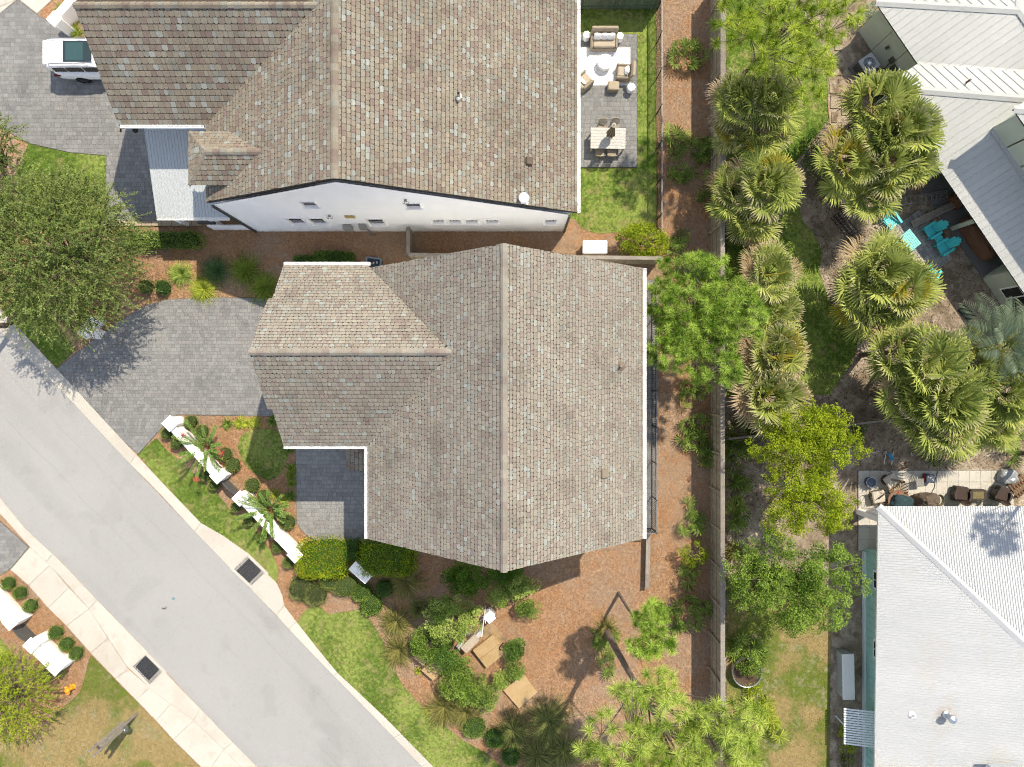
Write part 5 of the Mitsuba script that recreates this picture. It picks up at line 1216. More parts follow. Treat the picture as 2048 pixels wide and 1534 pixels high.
for x, y, r_, pal, lab in ((452, 848, 13, 'mid', 'first strappy plant along the driveway edge bed'), (476, 846, 13, 'gold', 'yellow strappy plant second along the driveway edge bed'), (491, 848, 11, 'gold', 'small yellow strappy plant third along the driveway edge bed'), (509, 845, 14, 'gold', 'yellow strappy plant fourth along the driveway edge bed'), (544, 843, 13, 'mid', 'strappy plant in the shade at the garage corner'),
                           (581, 937, 11, 'grass', 'strappy plant nearest the gutter along the paver court'), (580, 950, 11, 'grass', 'strappy plant second along the paver court edge'), (580, 967, 10, 'grass', 'strappy plant third along the paver court edge'), (579, 992, 12, 'mid', 'strappy plant last along the paver court edge'), (576, 900, 10, 'mid', 'strappy plant half under the garage gutter')):
    tussock(lab, x, y, r_, pal, 90, .4, name='strappy_plant', cat='plant', group='strappy border plants', w=.03)
for x, y, r_, lab in ((548, 990, 14, 'straw coloured tuft behind the second crepe myrtle'), (568, 1002, 14, 'straw coloured tuft beside the paver court'), (835, 1345, 8, 'tiny dry tuft by the low wooden box'), (857, 1424, 9, 'small tuft at the lawn edge'), (120, 18, 18, 'green tuft beside the upper white wall pillar'), (150, 60, 22, 'golden green tuft half under the upper roof')):
    tussock(lab, x, y, r_, 'gold' if y > 900 else 'grass', 90, .45)
arching_shrub('crepe myrtle with coral red blossom over the white wall near the driveway', 401, 897, 56, 2.3, 26, flowers=3, seed=4)
arching_shrub('crepe myrtle arching over the white wall near the paver court', 532, 1024, 52, 2.3, 24, seed=9)
feather_tree('feathery_tree', 'big feathery tree shading the driveway corner', (205, 565), (118, 508, 160, 166), 4.6, 4.6, 2600, 30, seed=3, tw=1.1, leaf=.115)
feather_tree('feathery_tree', 'feathery bush at the photo edge beside the upper driveway', (-5, 330), (-8, 318, 52, 85), 2.6, 2.6, 330, 34, seed=8, tw=.9, leaf=.1)
k = thing('street_tree', 'leaning grey tree trunk at the photo edge beside the street', 'tree'); r_ = np.random.default_rng(5); b = P(26, 630); t = P(-190, 630, 7.0)
m = MB(); tube(m, spline([b, P(0, 652, 1.2), t], 8), np.linspace(.2, .12, 8), 10); m.part(k, 'trunk', M_BARK, smooth=True)
m = MB(); q = rnd_dirs(5200, r_); c = t + q * r_.uniform(.2, 1, (5200, 1)) * [1.5, 1.5, 1.2]; leaf_quads(m, c, rnd_dirs(5200, r_), .16, .09, lerp(*[np.array(x) for x in PAL['mid']], r_.random(5200)), r_); m.part(k, 'crown', M_LEAF)
feather_tree('cedar_bush', 'dense feathery yellow green bush beside the far white wall', (22, 1400), (22, 1392, 86, 95), 2.0, 2.4, 800, 30, 'lime', 11, .1, .6, .08)
clump_tree('small_tree', 'leafy small tree between the far wall end and the feathery bush', 'shrub', (100, 1350), (96, 1345, 26, 20), 1.0, 1.2, 'mid', 14, 60, .08, .3, seed=4)
# ---------------------------------------------------------------- shrubs round the wooden boxes
for (x, y, a, b, z, h, pal, n, lab, sd) in ((906, 1238, 54, 48, 2.0, 1.9, 'pale', 46, 'tall pale loose shrub leaning over the white bench', 2), (855, 1285, 40, 36, 1.1, 1.3, 'scrub', 32, 'dark glossy shrub between the tan grass and the low box', 3), (890, 1312, 34, 30, 1.1, 1.2, 'dark', 26, 'dark shrub hanging over the low wooden box', 4), (918, 1340, 30, 28, .9, 1.0, 'mid', 22, 'green shrub in front of the large tan lid', 5),
                                          (926, 1372, 44, 32, 1.1, 1.2, 'scrub', 36, 'broad dark shrub below the large tan lid', 6), (968, 1392, 30, 24, 1.0, 1.0, 'mid', 20, 'leafy shrub right of the broad dark shrub', 7), (1030, 1302, 17, 22, 1.0, 1.0, 'dark', 14, 'small shrub touching the corner of the tan lid', 8), (1028, 1340, 18, 18, .9, .9, 'mid', 12, 'small shrub above the leaning tan slab', 9),
                                          (1002, 1360, 16, 14, .8, .8, 'pale', 10, 'little pale shrub left of the leaning tan slab', 10), (1055, 1217, 20, 17, .8, .9, 'mid', 14, 'small green shrub alone on the open mulch', 11), (1040, 1172, 34, 20, 1.3, 1.2, 'pale', 24, 'pale shrub at the shadow edge below the roof point', 12), (1000, 1192, 28, 16, 1.2, 1.0, 'pale', 16, 'pale low shrub beside the house shadow', 15),
                                          (938, 1155, 48, 34, 1.4, 1.6, 'shade', 44, 'large dim shrub under the lower gable eave', 13), (1010, 1140, 38, 28, 1.3, 1.4, 'shade', 30, 'dim shrub below the ridge end', 14), (880, 1210, 26, 26, 1.4, 1.2, 'scrub', 18, 'half shaded shrub above the tall pale one', 16)):
    clump_tree('loose_shrub', lab, 'shrub', (x, y), (x, y, a, b), z, h, pal, int(n * 1.5), 110, .095, .27, 'loose leafy shrubs round the wooden boxes', .03, seed=sd, hollow=.15)
for x, y, a, b, lab in ((948, 1456, 27, 23, 'flat topped green shrub beside the long tan grass'), (990, 1478, 22, 20, 'dark round shrub left of the olive grasses'), (1021, 1514, 20, 20, 'dark round shrub below the olive grasses')):
    shrub('mounded_shrub', lab, 'shrub', x, y, a, b, .75, 'mid' if x < 960 else 'dark', .055, 1500)
clump_tree('round_bush', 'large rounded yellow green bush at the end of the middle wood fence', 'shrub', (1285, 482), (1285, 481, 46, 33), 1.2, 2.0, 'lime', 90, 70, .1, .24, None, .06, seed=21, hollow=.7)
clump_tree('round_bush', 'sparse golden green bush against the tall wood fence', 'shrub', (1384, 1108), (1390, 1106, 29, 27), .9, 1.0, 'lime', 30, 50, .085, .2, None, .04, seed=22)
# ---------------------------------------------------------------- pines
pine('pine_tree', 'dense green long needled pine touching the middle house gutter', (1362, 668), (1405, 640, 125, 130), 6.0, 3.0, 620, 130, .34, 'pine', 31, .13, shapes=[(1385, 625, 85, 100), (1460, 630, 75, 75), (1345, 690, 55, 60), (1430, 740, 55, 40), (1390, 535, 80, 28), (1325, 600, 36, 60)], zmin=-.3, hollow=.1, w=.019)
pine('pine_tree', 'young leaning pine casting its shadow on the mulch', (1237, 1186), (1300, 1255, 42, 50), 6.8, 1.8, 74, 140, .36, 'pine', 32, .1, w=.022, shapes=[(1300, 1235, 34, 36), (1290, 1290, 34, 26), (1330, 1280, 20, 22)], zmin=-.4, hollow=.2)
pine('pine_tree', 'big pine with rough trunk at the lower photo edge', (1212, 1262), (1340, 1450, 190, 110), 11.5, 3.0, 260, 130, .46, 'pine2', 33, .2, w=.022, shapes=[(1290, 1370, 75, 36), (1340, 1430, 110, 50), (1240, 1490, 85, 60), (1400, 1500, 120, 60), (1470, 1440, 65, 50), (1340, 1540, 130, 50), (1450, 1560, 80, 50), (1210, 1400, 10, 10)], zmin=-.5, hollow=.15)
pine('pine_tree', 'tall open pine over the top of the wood fence', (1452, 182), (1590, 60, 115, 90), 8.2, 3.2, 170, 120, .46, 'ypine', 34, .14, w=.02, shapes=[(1560, 60, 80, 60), (1650, 40, 70, 50), (1470, 60, 50, 60), (1620, 130, 60, 40), (1540, 130, 45, 35), (1460, 20, 40, 20), (1610, 200, 35, 25), (1600, -20, 120, 30)], zmin=-.5, hollow=.1, stub=[P(1530, 115, 7), P(1575, 122, 7), P(1612, 190, 6.5)])
for lab, b_, shp, z, pal, n, sd in (('lime fine leaved tree straddling the grey fence of the eastern yards', (1600, 850), [(1600, 860, 70, 60), (1660, 900, 65, 50), (1560, 890, 60, 35), (1640, 850, 55, 35)], 4.4, 'lime', 150, 41), ('thin lime fine leaved tree above the lower eastern yard', (1570, 960), [(1600, 960, 75, 40), (1640, 1010, 60, 55), (1570, 1030, 50, 40)], 4.2, 'lime', 110, 42), ('spreading green fine leaved tree beside the teal house', (1520, 1120), [(1560, 1130, 100, 60), (1650, 1150, 80, 60), (1560, 1200, 70, 50), (1500, 1170, 45, 50), (1640, 1220, 50, 30), (1590, 1240, 45, 30)], 4.8, 'scrub', 210, 43)):
    k = thing('sand_pine', lab, 'tree'); r_ = np.random.default_rng(sd); cc = []
    tot = sum(a * b for _, _, a, b in shp)
    for x, y, a, b in shp:
        m_ = max(6, int(n * a * b / tot)); q = rnd_dirs(m_, r_, -.5); q *= r_.uniform(.1, 1, (m_, 1)) ** .5; kk = (1 - z / CAM_H) / S0
        cc.append(P(x, y, z) + q * [a * kk, b * kk, 1.3])
    cc = np.vstack(cc); tm = MB(); b0 = P(*b_); top = np.array([*(cc.mean(0)[:2] * .7 + b0[:2] * .3), z - .6]); tube(tm, spline([b0, (b0 + top) / 2 + r_.normal(0, .1, 3), top], 8), np.linspace(.13, .08, 8), 8)
    for t in cc[r_.permutation(len(cc))[:46]]: tube(tm, spline([top - [0, 0, r_.uniform(0, 1.2)], (top + t) / 2 + [0, 0, .1], t], 5), np.linspace(.035, .012, 5), 5)
    tm.part(k, 'trunk', mat('pale_bark', principled(A(186, 172, 156), .9)) if 'mat_pale_bark' not in scene else 'mat_pale_bark', smooth=True)
    m = MB(); per = 260; N = len(cc) * per; ci = np.repeat(np.arange(len(cc)), per); d0 = rnd_dirs(N, r_, -.5)
    sub = rnd_dirs(len(cc) * 9, r_, -.3) * .34; p = cc[ci] + sub[ci * 9 + r_.integers(0, 9, N)] + d0 * (r_.uniform(.2, 1, N) ** .5 * .13)[:, None]
    t = np.clip(r_.normal(.55, .25, len(cc))[ci] + r_.normal(0, .2, N), 0, 1)
    leaf_quads(m, p, unit(d0 + rnd_dirs(N, r_)), .085 * r_.uniform(.7, 1.3, N), .05, lerp(*[np.array(x) for x in PAL[pal]], t), r_, .3); m.part(k, 'crown', M_LEAF)
# ---------------------------------------------------------------- palms and palmettos
gp = 'fan palms along the tall wood fence'
for x, y, rd, z, lab in ((1478, 205, 62, 3.4, 'fan palm beside the wood fence just below the tall open pine'), (1535, 205, 72, 3.8, 'fan palm on the lawn side just below the tall open pine'), (1520, 262, 62, 3.0, 'fan palm second pair down the wood fence'), (1466, 262, 48, 2.6, 'small fan palm squeezed against the wood fence'), (1530, 372, 72, 3.6, 'wide fan palm half way down the wood fence'), (1465, 385, 56, 2.8, 'fan palm against the fence opposite the black trellis'), (1500, 432, 58, 2.6, 'low fan palm below the wide one'),
                         (1535, 548, 62, 3.4, 'fan palm with browned fronds behind the dense green pine'), (1545, 625, 58, 3.2, 'fan palm squeezed beside the dense green pine'), (1545, 705, 70, 3.4, 'fan palm with pale tips below the dense green pine'), (1528, 792, 78, 3.2, 'shaggy fan palm with dry pale fronds above the lime tree')):
    sh = 'browned' in lab or 'dry' in lab or 'pale tips' in lab
    palm(lab, x, y, rd, z, 24, group=gp, dead=.3 if sh else .12, tipd=.75 if sh else .3, yellow=.1 if sh else .03)
gp = 'fan palms in the askew house garden'
for x, y, rd, z, lab in ((1745, 215, 75, 4.0, 'fan palm nearest the two air conditioners'), (1805, 262, 75, 4.2, 'fan palm touching the white metal roof edge'), (1690, 330, 72, 3.4, 'yellowing fan palm at the curved lawn border'), (1765, 330, 72, 3.8, 'fan palm in the middle of the upper clump'), (1738, 386, 56, 3.2, 'fan palm at the lower end of the upper clump'), (1818, 332, 54, 3.8, 'fan palm beside the metal ladder'), (1770, 270, 60, 4.4, 'tallest fan palm of the upper clump'),
                         (1755, 545, 78, 3.8, 'fan palm beside the turquoise chairs'), (1720, 590, 70, 3.2, 'fan palm on the lawn side of the turquoise chairs'), (1795, 580, 74, 3.6, 'fan palm over the lowest turquoise chair'), (1745, 620, 62, 3.0, 'low fan palm beneath the turquoise chair group'),
                         (1790, 705, 72, 3.6, 'fan palm at the upper left of the large lower clump'), (1850, 730, 80, 4.2, 'tall fan palm in the large lower clump'), (1815, 790, 70, 3.6, 'fan palm at the dark hollow of the lower clump'), (1895, 800, 82, 4.4, 'wide fan palm leading the lower clump'), (1880, 850, 74, 3.6, 'fan palm above the cream flag patio'), (1940, 735, 70, 4.0, 'fan palm next to the grey feather palm'), (2010, 790, 72, 4.0, 'fan palm at the photo edge of the lower clump'), (2030, 720, 55, 3.6, 'fan palm cut by the photo edge'), (1975, 850, 60, 3.0, 'low fan palm above the wooden pallet')):
    palm(lab, x, y, rd, z, 24, group=gp, dead=.08, yellow=.2 if 'yellowing' in lab else .03, tipd=.25)
feather_palm('silvery grey feather palm at the photo edge above the lower palm clump', 2000, 690, 95, 4.6)
lab = [('saw palmetto alone in the mulch beside the picket fence top', [(1362, 100), (1385, 92), (1400, 112), (1378, 125), (1360, 118)]), ('saw palmetto in the mulch level with the dining table', [(1350, 268), (1368, 262), (1362, 292), (1346, 305), (1380, 290)]), ('saw palmetto against the wood fence level with the dining table', [(1396, 300), (1410, 278), (1415, 300), (1402, 328)]),
       ('saw palmetto below the dining table level', [(1358, 340), (1372, 352), (1352, 358), (1396, 345)]), ('small saw palmetto against the fence beside the fan palm', [(1418, 378), (1412, 400)]), ('saw palmetto behind the large rounded bush', [(1350, 480), (1366, 470), (1344, 496)]), ('saw palmetto in the shade below the dense green pine', [(1382, 775), (1396, 788), (1374, 795)]),
       ('wide saw palmetto against the tall fence below the pine', [(1375, 850), (1395, 840), (1410, 860), (1385, 878), (1368, 875), (1400, 885)]), ('small saw palmetto below the wide one at the fence', [(1415, 895), (1420, 918), (1412, 912)]), ('upright saw palmetto with a hard shadow on bright mulch', [(1370, 1020), (1384, 1036), (1368, 1050), (1396, 1048)]),
       ('saw palmetto beside the young leaning pine', [(1352, 1215), (1372, 1206), (1392, 1220), (1366, 1240), (1390, 1245), (1350, 1250), (1405, 1208)]), ('saw palmetto left of the rough pine trunk', [(1198, 1278), (1185, 1270), (1225, 1262)]), ('small saw palmetto below the rough pine trunk', [(1210, 1318), (1214, 1335)]), ('saw palmetto low beside the golden green bush', [(1384, 1140), (1376, 1150)]),
       ('palmetto row just east of the fence, uppermost clump', [(1462, 895), (1475, 885), (1490, 900), (1465, 915)]), ('palmetto row just east of the fence, middle clump', [(1470, 940), (1462, 962), (1480, 965)]), ('palmetto row just east of the fence, lowest clump', [(1472, 1010), (1462, 1035), (1485, 1030), (1478, 1050)]), ('yellowing palmetto beside the round metal planter', [(1530, 1420), (1548, 1440), (1525, 1450), (1555, 1465), (1515, 1408)]), ('leggy palmetto above the round metal planter', [(1480, 1300), (1500, 1296), (1515, 1312)]),
       ('palmetto patch beside the cream flag patio', [(1880, 900), (1900, 905), (1915, 890), (1870, 915), (1930, 880)]), ('palmetto patch above the wooden pallet', [(1990, 880), (2010, 890), (2030, 870), (2015, 910), (1960, 880)])]
for t, s in lab: palmetto(t, s, R=20 if s[0][0] < 1440 else 23, pal='mid' if 'yellow' not in t else 'gold')
for (x, y, a, b, z, h, pal, n, t, sd) in ((1490, 495, 38, 36, 1.0, 1.2, 'dark', 26, 'dark leafy bush behind the fence below the fan palms', 51), (1545, 505, 42, 34, 1.6, 1.4, 'pale', 34, 'pale leafy bush above the browned fan palm', 52), (1590, 690, 28, 50, 1.2, 1.4, 'pale', 24, 'pale bush on the lawn edge beside the fan palms', 53), (1475, 640, 24, 40, 1.2, 1.4, 'scrub', 16, 'bush hidden between the pine and the fan palms', 54), (1500, 860, 50, 20, 1.0, 1.0, 'scrub', 22, 'scrubby bush at the foot of the shaggy fan palm', 55),
                                         (1640, 300, 36, 60, .6, .9, 'dark', 30, 'dark low bushes on the curved lawn border', 56), (1745, 30, 26, 22, .7, .9, 'grey', 16, 'grey green bush beside the sage wall corner', 57), (1700, 870, 40, 22, .6, .7, 'dark', 16, 'dark scrub on the bare soil by the lime tree', 58), (2025, 640, 26, 30, 1.0, 1.0, 'dark', 16, 'dark bush under the askew house window', 59),
                                         (1497, 1335, 24, 26, .9, .8, 'scrub', 20, 'leafy plants growing in the round metal planter', 60), (1465, 1290, 20, 20, .8, .8, 'mid', 12, 'green bush above the round metal planter', 61), (1465, 1450, 22, 40, 1.0, 1.0, 'scrub', 20, 'bush along the fence below the metal planter', 62), (1480, 1180, 24, 50, 1.2, 1.4, 'scrub', 20, 'bush behind the fence beside the spreading tree', 63), (1508, 1378, 12, 10, .4, .5, 'lime', 6, 'small lime plant at the planter rim', 64)):
    clump_tree('leafy_bush', t, 'shrub', (x, y), (x, y, a, b), z, h, pal, n, 80, .09, .26, None, .04, seed=sd, hollow=.1)
for x, y, r_, t in ((1692, 1460, 15, 'golden green shrub against the white lattice'), (1694, 1494, 13, 'bright green shrub beside the timber step'), (1692, 1524, 14, 'variegated shrub at the lower photo edge')):
    clump_tree('small_shrub', t, 'shrub', (x, y), (x, y, r_, r_), .5, .7, 'lime' if 'var' not in t else 'olive', 12, 50, .08, .16, None, .02, seed=int(y))
pine('tall_pine', 'tall pine trunk at the photo edge whose crown shades the corrugated roof', (2038, 905), (2330, 960, 60, 60), 10.0, 3.0, 40, 90, .45, 'pine', 77, .14, zmin=-.6, hollow=.1, w=.03)
for i, (x, y) in enumerate(((1215, 1258), (1470, 1105))):
    tussock(['spiky brown fern at the foot of the rough pine trunk', 'brown spiky tuft on the soil east of the fence'][i], x, y, 24, 'tan', 160, .7, w=.03)
# ================================================================ furniture and small things
class Kit:
    """parts built round the origin, then set down"""
    def __init__(s, name, label, cat, loc, rz=0.0, group=None):
        s.k = thing(name, label, cat, group); s.loc = np.asarray(loc, float); s.rz = rz
    def put(s, name, mb, mtl, par=None, smooth=False, how='c', label=None):
        v, f, c, u = mb.arrays(); co, si = math.cos(s.rz), math.sin(s.rz)
        v = v @ np.array([[co, si, 0], [-si, co, 0], [0, 0, 1]]) + s.loc
        return MB().add(v, f, c, u).part(par or s.k, name, mtl, smooth, label=label, how=how)
CREAM = A(238, 228, 206); TURQ = (.05, .47, .50); BRONZE = A(120, 94, 72)
def G(px, py, z=0.0, zb=None):
    p = P(px, py, z); p[2] = z if zb is None else zb; return p
def cushion(mb, c, size, col, M=None, rz=0): return box(mb, c, size, rz, col, None, min(size) * .35, M)
def wicker_seat(kit, w, d, cush=CREAM, back=.9):
    """a deep seat facing -y"""
    m = MB(); box(m, (0, 0, .2), (w, d, .34), bev=.03); kit.put('base', m, M_WICKER)
    for s_ in (-1, 1): m = MB(); box(m, (s_ * (w / 2 - .06), -.02, .42), (.12, d, .3), bev=.04); kit.put('arm', m, M_WICKER)
    m = MB(); box(m, (0, d / 2 - .05, .62), (w, .14, .6), bev=.05, M=[[1, 0, 0], [0, 1, .2], [0, 0, 1]]); kit.put('backrest', m, M_WICKER)
    n = max(1, round(w / .75))
    m = MB(); cushion(m, (0, -.06, .44), (w - .26, d - .2, .16), A(234, 218, 194)); kit.put('seat_cushion', m, M_MATTE)
    m = MB(); box(m, (0, d / 2 + .06, .93), (w * .98, .16, .1), bev=.04, col=A(222, 206, 180)); kit.put('top_rail', m, M_MATTE)
def pillow(label, loc, rz, size=(.42, .16, .4), tilt=.5, col=(.78, .79, .8)):
    k = thing('throw_pillow', label, 'pillow', 'white throw pillows')
    m = MB(); s = trimesh.creation.icosphere(3); v = np.array(s.vertices); v = np.sign(v) * np.abs(v) ** .55 * np.array(size) / 2
    v[:, 1] *= 1 - .55 * np.clip(np.maximum(np.abs(v[:, 0]) / size[0], np.abs(v[:, 2]) / size[2]) * 2, 0, 1) ** 3
    co, si = math.cos(tilt), math.sin(tilt); v = v @ np.array([[1, 0, 0], [0, co, -si], [0, si, co]]).T
    co, si = math.cos(rz), math.sin(rz); v = v @ np.array([[co, si, 0], [-si, co, 0], [0, 0, 1]]) + loc
    m.add(v, s.faces, col); m.put(k, M_MATTE, smooth=True)
# ---- the patio of the upper house
PZ = .12
sheet('patio_rug', sg.box(*P(1112, 172.5)[:2], *P(1260, 97)[:2]), PZ + .012, M_RUG, .012); L('patio_rug', 'white and blue patterned outdoor rug on the paver patio', 'rug')
lo = np.array([5.16, 19.2, PZ]); kit = Kit('loveseat', 'beige wicker loveseat with three white pillows on the patio', 'sofa', lo); wicker_seat(kit, 1.5, .86)
for i, (dx, t) in enumerate(((-.4, 'left'), (0, 'middle'), (.38, 'right'))): pillow(f'white pillow on the wicker loveseat, {["nearest the house wall", "in the middle", "nearest the picket fence"][i]}', lo + [dx, .1, .72], .06 * (i - 1), tilt=-.5)
al = np.array([6.28, 17.45, PZ]); kit = Kit('armchair', 'beige wicker armchair at the fence side of the rug', 'armchair', al, -math.pi / 2 - .06); wicker_seat(kit, .84, .84)
pillow('white pillow on the armchair at the fence side of the rug', al + [.12, 0, .66], -math.pi / 2, (.44, .16, .36), -.6)
al = np.array([4.02, 16.95, PZ]); kit = Kit('armchair', 'beige wicker armchair half under the roof gutter', 'armchair', al, math.pi / 2 + .72); wicker_seat(kit, .84, .84)
pillow('white pillow on the armchair half under the roof gutter', al + [-.1, -.1, .64], math.pi / 2 + .72, (.46, .16, .34), -.6)
kit = Kit('ottoman', 'beige wicker ottoman at the lower edge of the rug', 'ottoman', [5.7, 16.7, PZ], -.03)
m = MB(); box(m, (0, 0, .17), (.62, .5, .32), bev=.03); kit.put('base', m, M_WICKER); m = MB(); cushion(m, (0, 0, .38), (.62, .5, .13), A(222, 206, 178)); kit.put('cushion', m, M_MATTE)
for (x, y), t in (((6.04, 19.43), 'white hexagonal side table on the fence side of the loveseat'), ((4.18, 19.5), 'white hexagonal side table on the house side of the loveseat')):
    kit = Kit('side_table', t, 'side table', [x, y, PZ], .3)
    m = MB(); lathe(m, (0, 0, 0), [(.15, 0), (.2, .03), (.17, .25), (.21, .5), (.21, .54), (.0, .54)], 6, (.8, .8, .79)); kit.put('body', m, M_SATIN)
kit = Kit('coffee_table', 'round white drum coffee table in the middle of the rug', 'coffee table', [*P(1210.5, 123, .55)[:2], PZ + .012])
m = MB(); lathe(m, (0, 0, 0), [(.34, 0), (.38, .04), (.4, .3), (.4, .38)], 32, (.74, .73, .7)); kit.put('base', m, M_MATTE, smooth=30); m = MB(); lathe(m, (0, 0, 0), [(.4, .375), (.425, .385), (.425, .42), (.41, .435), (0, .435)], 32, (.82, .82, .82)); kit.put('top', m, M_SATIN, smooth=30)
kit = Kit('drum_table', 'small round white drum table beside the ottoman', 'side table', [*P(1263, 173.5, .6)[:2], PZ])
m = MB(); lathe(m, (0, 0, 0), [(.17, 0), (.2, .03), (.2, .44), (.215, .46), (.215, .49), (0, .49)], 28, (.82, .82, .81)); kit.put('body', m, M_SATIN, smooth=30)
dt = np.array([*P(1216.3, 276.5, .87)[:2], PZ]); kit = Kit('dining_table', 'white slatted rectangular dining table under a closed parasol', 'table', dt, -.02)
for i in range(7): m = MB(); box(m, (0, -.5 + i * .167, .74), (1.94, .16, .035), bev=.006, u=(.8 + .2 * rng.random(), rng.random())); kit.put('slat', m, mat('white_wood', principled(mikit.proc(wood_fn((250, 244, 232), (255, 255, 250))), .7)) if 'mat_white_wood' not in scene else 'mat_white_wood', how='u')
for sx in (-1, 1):
    for sy in (-1, 1): m = MB(); box(m, (sx * .88, sy * .5, .36), (.08, .08, .72), bev=.01, col=CREAM); kit.put('leg', m, M_SATIN)
for (x, y, rz, t) in ((-.3, .8, 0, 'wicker dining chair on the far side of the table, house end'), (.4, .82, 0, 'wicker dining chair on the far side of the table, beside the parasol top'), (-.42, -.78, math.pi, 'wicker dining chair on the near side of the table, house end'), (.24, -.78, math.pi, 'wicker dining chair on the near side of the table, fence end')):
    kit = Kit('dining_chair', t, 'chair', dt + [x, y, 0], rz, 'dining chairs at the patio table')
    m = MB(); box(m, (0, -.1, .44), (.48, .46, .06), bev=.02); kit.put('seat', m, M_WICKER)
    m = MB()
    for j in range(9): a = (j - 4) / 4; beam(m, (a * .22, .16 - .04 * a * a, .46), (a * .24, .26 - .06 * a * a, .9), .035, .02)
    kit.put('backrest', m, M_WICKER)
    m = MB(); tube(m, [(a * .25, .26 - .06 * a * a, .91) for a in np.linspace(-1, 1, 7)], .022, 6, A(226, 210, 180)); kit.put('top_rail', m, M_MATTE)
    for sx in (-1, 1):
        for sy in (-.3, .13): m = MB(); box(m, (sx * .21, sy, .21), (.035, .035, .42), col=A(190, 170, 140)); kit.put('leg', m, M_MATTE)
kit = Kit('parasol', 'closed taupe parasol standing in the dining table', 'parasol', dt + [.06, .05, 0], .4)
m = MB(); tube(m, [(0, 0, 0), (0, 0, 2.55)], .022, 8, (.5, .48, .44)); kit.put('pole', m, M_SATIN)
m = MB(); a = np.linspace(0, 2 * np.pi, 48, endpoint=False); rg = []
for z, r0, am in ((1.0, .12, .5), (1.25, .19, .4), (1.7, .15, .35), (2.2, .09, .3), (2.5, .05, .1), (2.62, .03, 0)): rr = r0 * (1 + am * np.cos(8 * a)); rg.append(np.stack([rr * np.cos(a), rr * np.sin(a), np.full(48, z)], 1))
loft(m, rg, A(176, 160, 136)); kit.put('canopy', m, M_MATTE); m = MB(); lathe(m, (0, 0, 2.58), [(.12, -.06), (.13, 0), (.06, .05), (.02, .1)], 16, A(232, 226, 214)); kit.put('cap', m, M_SATIN)
# ---- between the shingled houses
kit = Kit('propane_tank', 'white rounded equipment box behind the middle wood fence', 'utility box', [*P(1190, 494, .8)[:2], 0])
m = MB(); box(m, (0, 0, .42), (1.3, .72, .76), bev=.1, col=(.82, .82, .8)); kit.put('body', m, M_SATIN); m = MB(); box(m, (0, 0, .79), (1.36, .76, .12), bev=.05, col=(.83, .83, .82)); kit.put('lid', m, M_SATIN)
for s_ in (-.5, .5): m = MB(); box(m, (s_, -.38, .1), (.1, .08, .2), col=(.6, .6, .58)); kit.put('foot', m, M_SATIN)
kit = Kit('recycling_tub', 'blue grey open tub by the end of the front wing gutter', 'tub', [*P(747, 527, .5)[:2], 0], -.12)
m = MB(); o_ = sg.box(-.36, -.25, .36, .25).buffer(.06); prism(m, o_.difference(o_.buffer(-.05)), .05, .55, A(112, 132, 150)); prism(m, o_.buffer(-.05), .05, .3, A(70, 92, 116)); kit.put('tub', m, M_SATIN)
m = MB(); prism(m, o_.buffer(.03).difference(o_.buffer(-.06)), .55, .6, A(150, 166, 178)); kit.put('rim', m, M_SATIN)
for i in range(3): m = MB(); box(m, (-.2 + i * .18, .05 * i, .38), (.14, .1, .14), i, A(230, 232, 234), bev=.02); kit.put('contents', m, M_MATTE)
# ---- wooden lids, boxes and the white cabinet in the lower bed
WOODLID = mat('tan_lid', principled(mikit.proc(lambda p, n, uv: mix(A(224, 184, 126), A(246, 216, 164), fbm(p.x * 2.4, p.y * 2.4, p.z * 3)) * (.86 + .2 * fbm(p.x * 18, p.y * 18, 1.0, 2)) * (.94 + .1 * uv.x)), .8))
def lid(name, label, quad, z, split=True, cat='utility lid'):
    k = thing(name, label, cat); q = [P(x, y, z)[:2] for x, y in quad]; q = np.array(q)
    m = MB(); prism(m, sg.Polygon(q).buffer(-.03), 0, z - .05, None, (.1, .1), .01); m.part(k, 'box', WOODLID, how='u')
    halves = [[q[0], q[1], (q[1] + q[2]) / 2, (q[3] + q[0]) / 2], [(q[3] + q[0]) / 2, (q[1] + q[2]) / 2, q[2], q[3]]] if split else [q]
    for h_ in halves: m = MB(); prism(m, sg.Polygon(h_).buffer(-.008, join_style=2), z - .05, z, None, (rng.random(), 0), .012); m.part(k, 'lid', WOODLID, how='u')
    return k
lid('utility_lid', 'large square tan lid in two halves on the mulch', [(944.6, 1301), (985, 1269.5), (1014, 1306), (973, 1337)], .42)
k = lid('utility_slab', 'leaning shaped tan slab low on the mulch between grasses and shrubs', [(1006, 1381), (1046, 1347), (1075, 1385), (1038, 1418)], .22, False)
lid('low_box', 'small tan box under the dark shrubs, nearest the lawn', [(826, 1316), (842, 1304), (862, 1318), (846, 1332)], .5, False, 'utility box')
lid('low_box', 'small tan box under the dark shrubs, away from the lawn', [(842, 1341), (868, 1318), (892, 1338), (866, 1362)], .5, False, 'utility box')
m = MB(); prism(m, sg.Polygon(P2([(951, 1263), (984, 1244), (1014, 1280), (984, 1300)])), 0, .05, None, (.1, .2), .01); m.put('equipment_pad', mat('tan_pad', principled(mikit.proc(lambda p, n, uv: mix(A(206, 176, 134), A(150, 134, 106), sstep(.4, .7, fbm(p.x * 2, p.y * 2, 0.0))) * (.85 + .3 * fbm(p.x * 16, p.y * 16, 0.0))), .9)), how='u'); L('equipment_pad', 'stained tan concrete pad behind the large tan lid', kind='structure')
kit = Kit('electric_cabinet', 'long low white cabinet with a red dot beside the large tan lid', 'cabinet', [*P(940, 1288, .7)[:2], 0], math.atan2(26, 27))
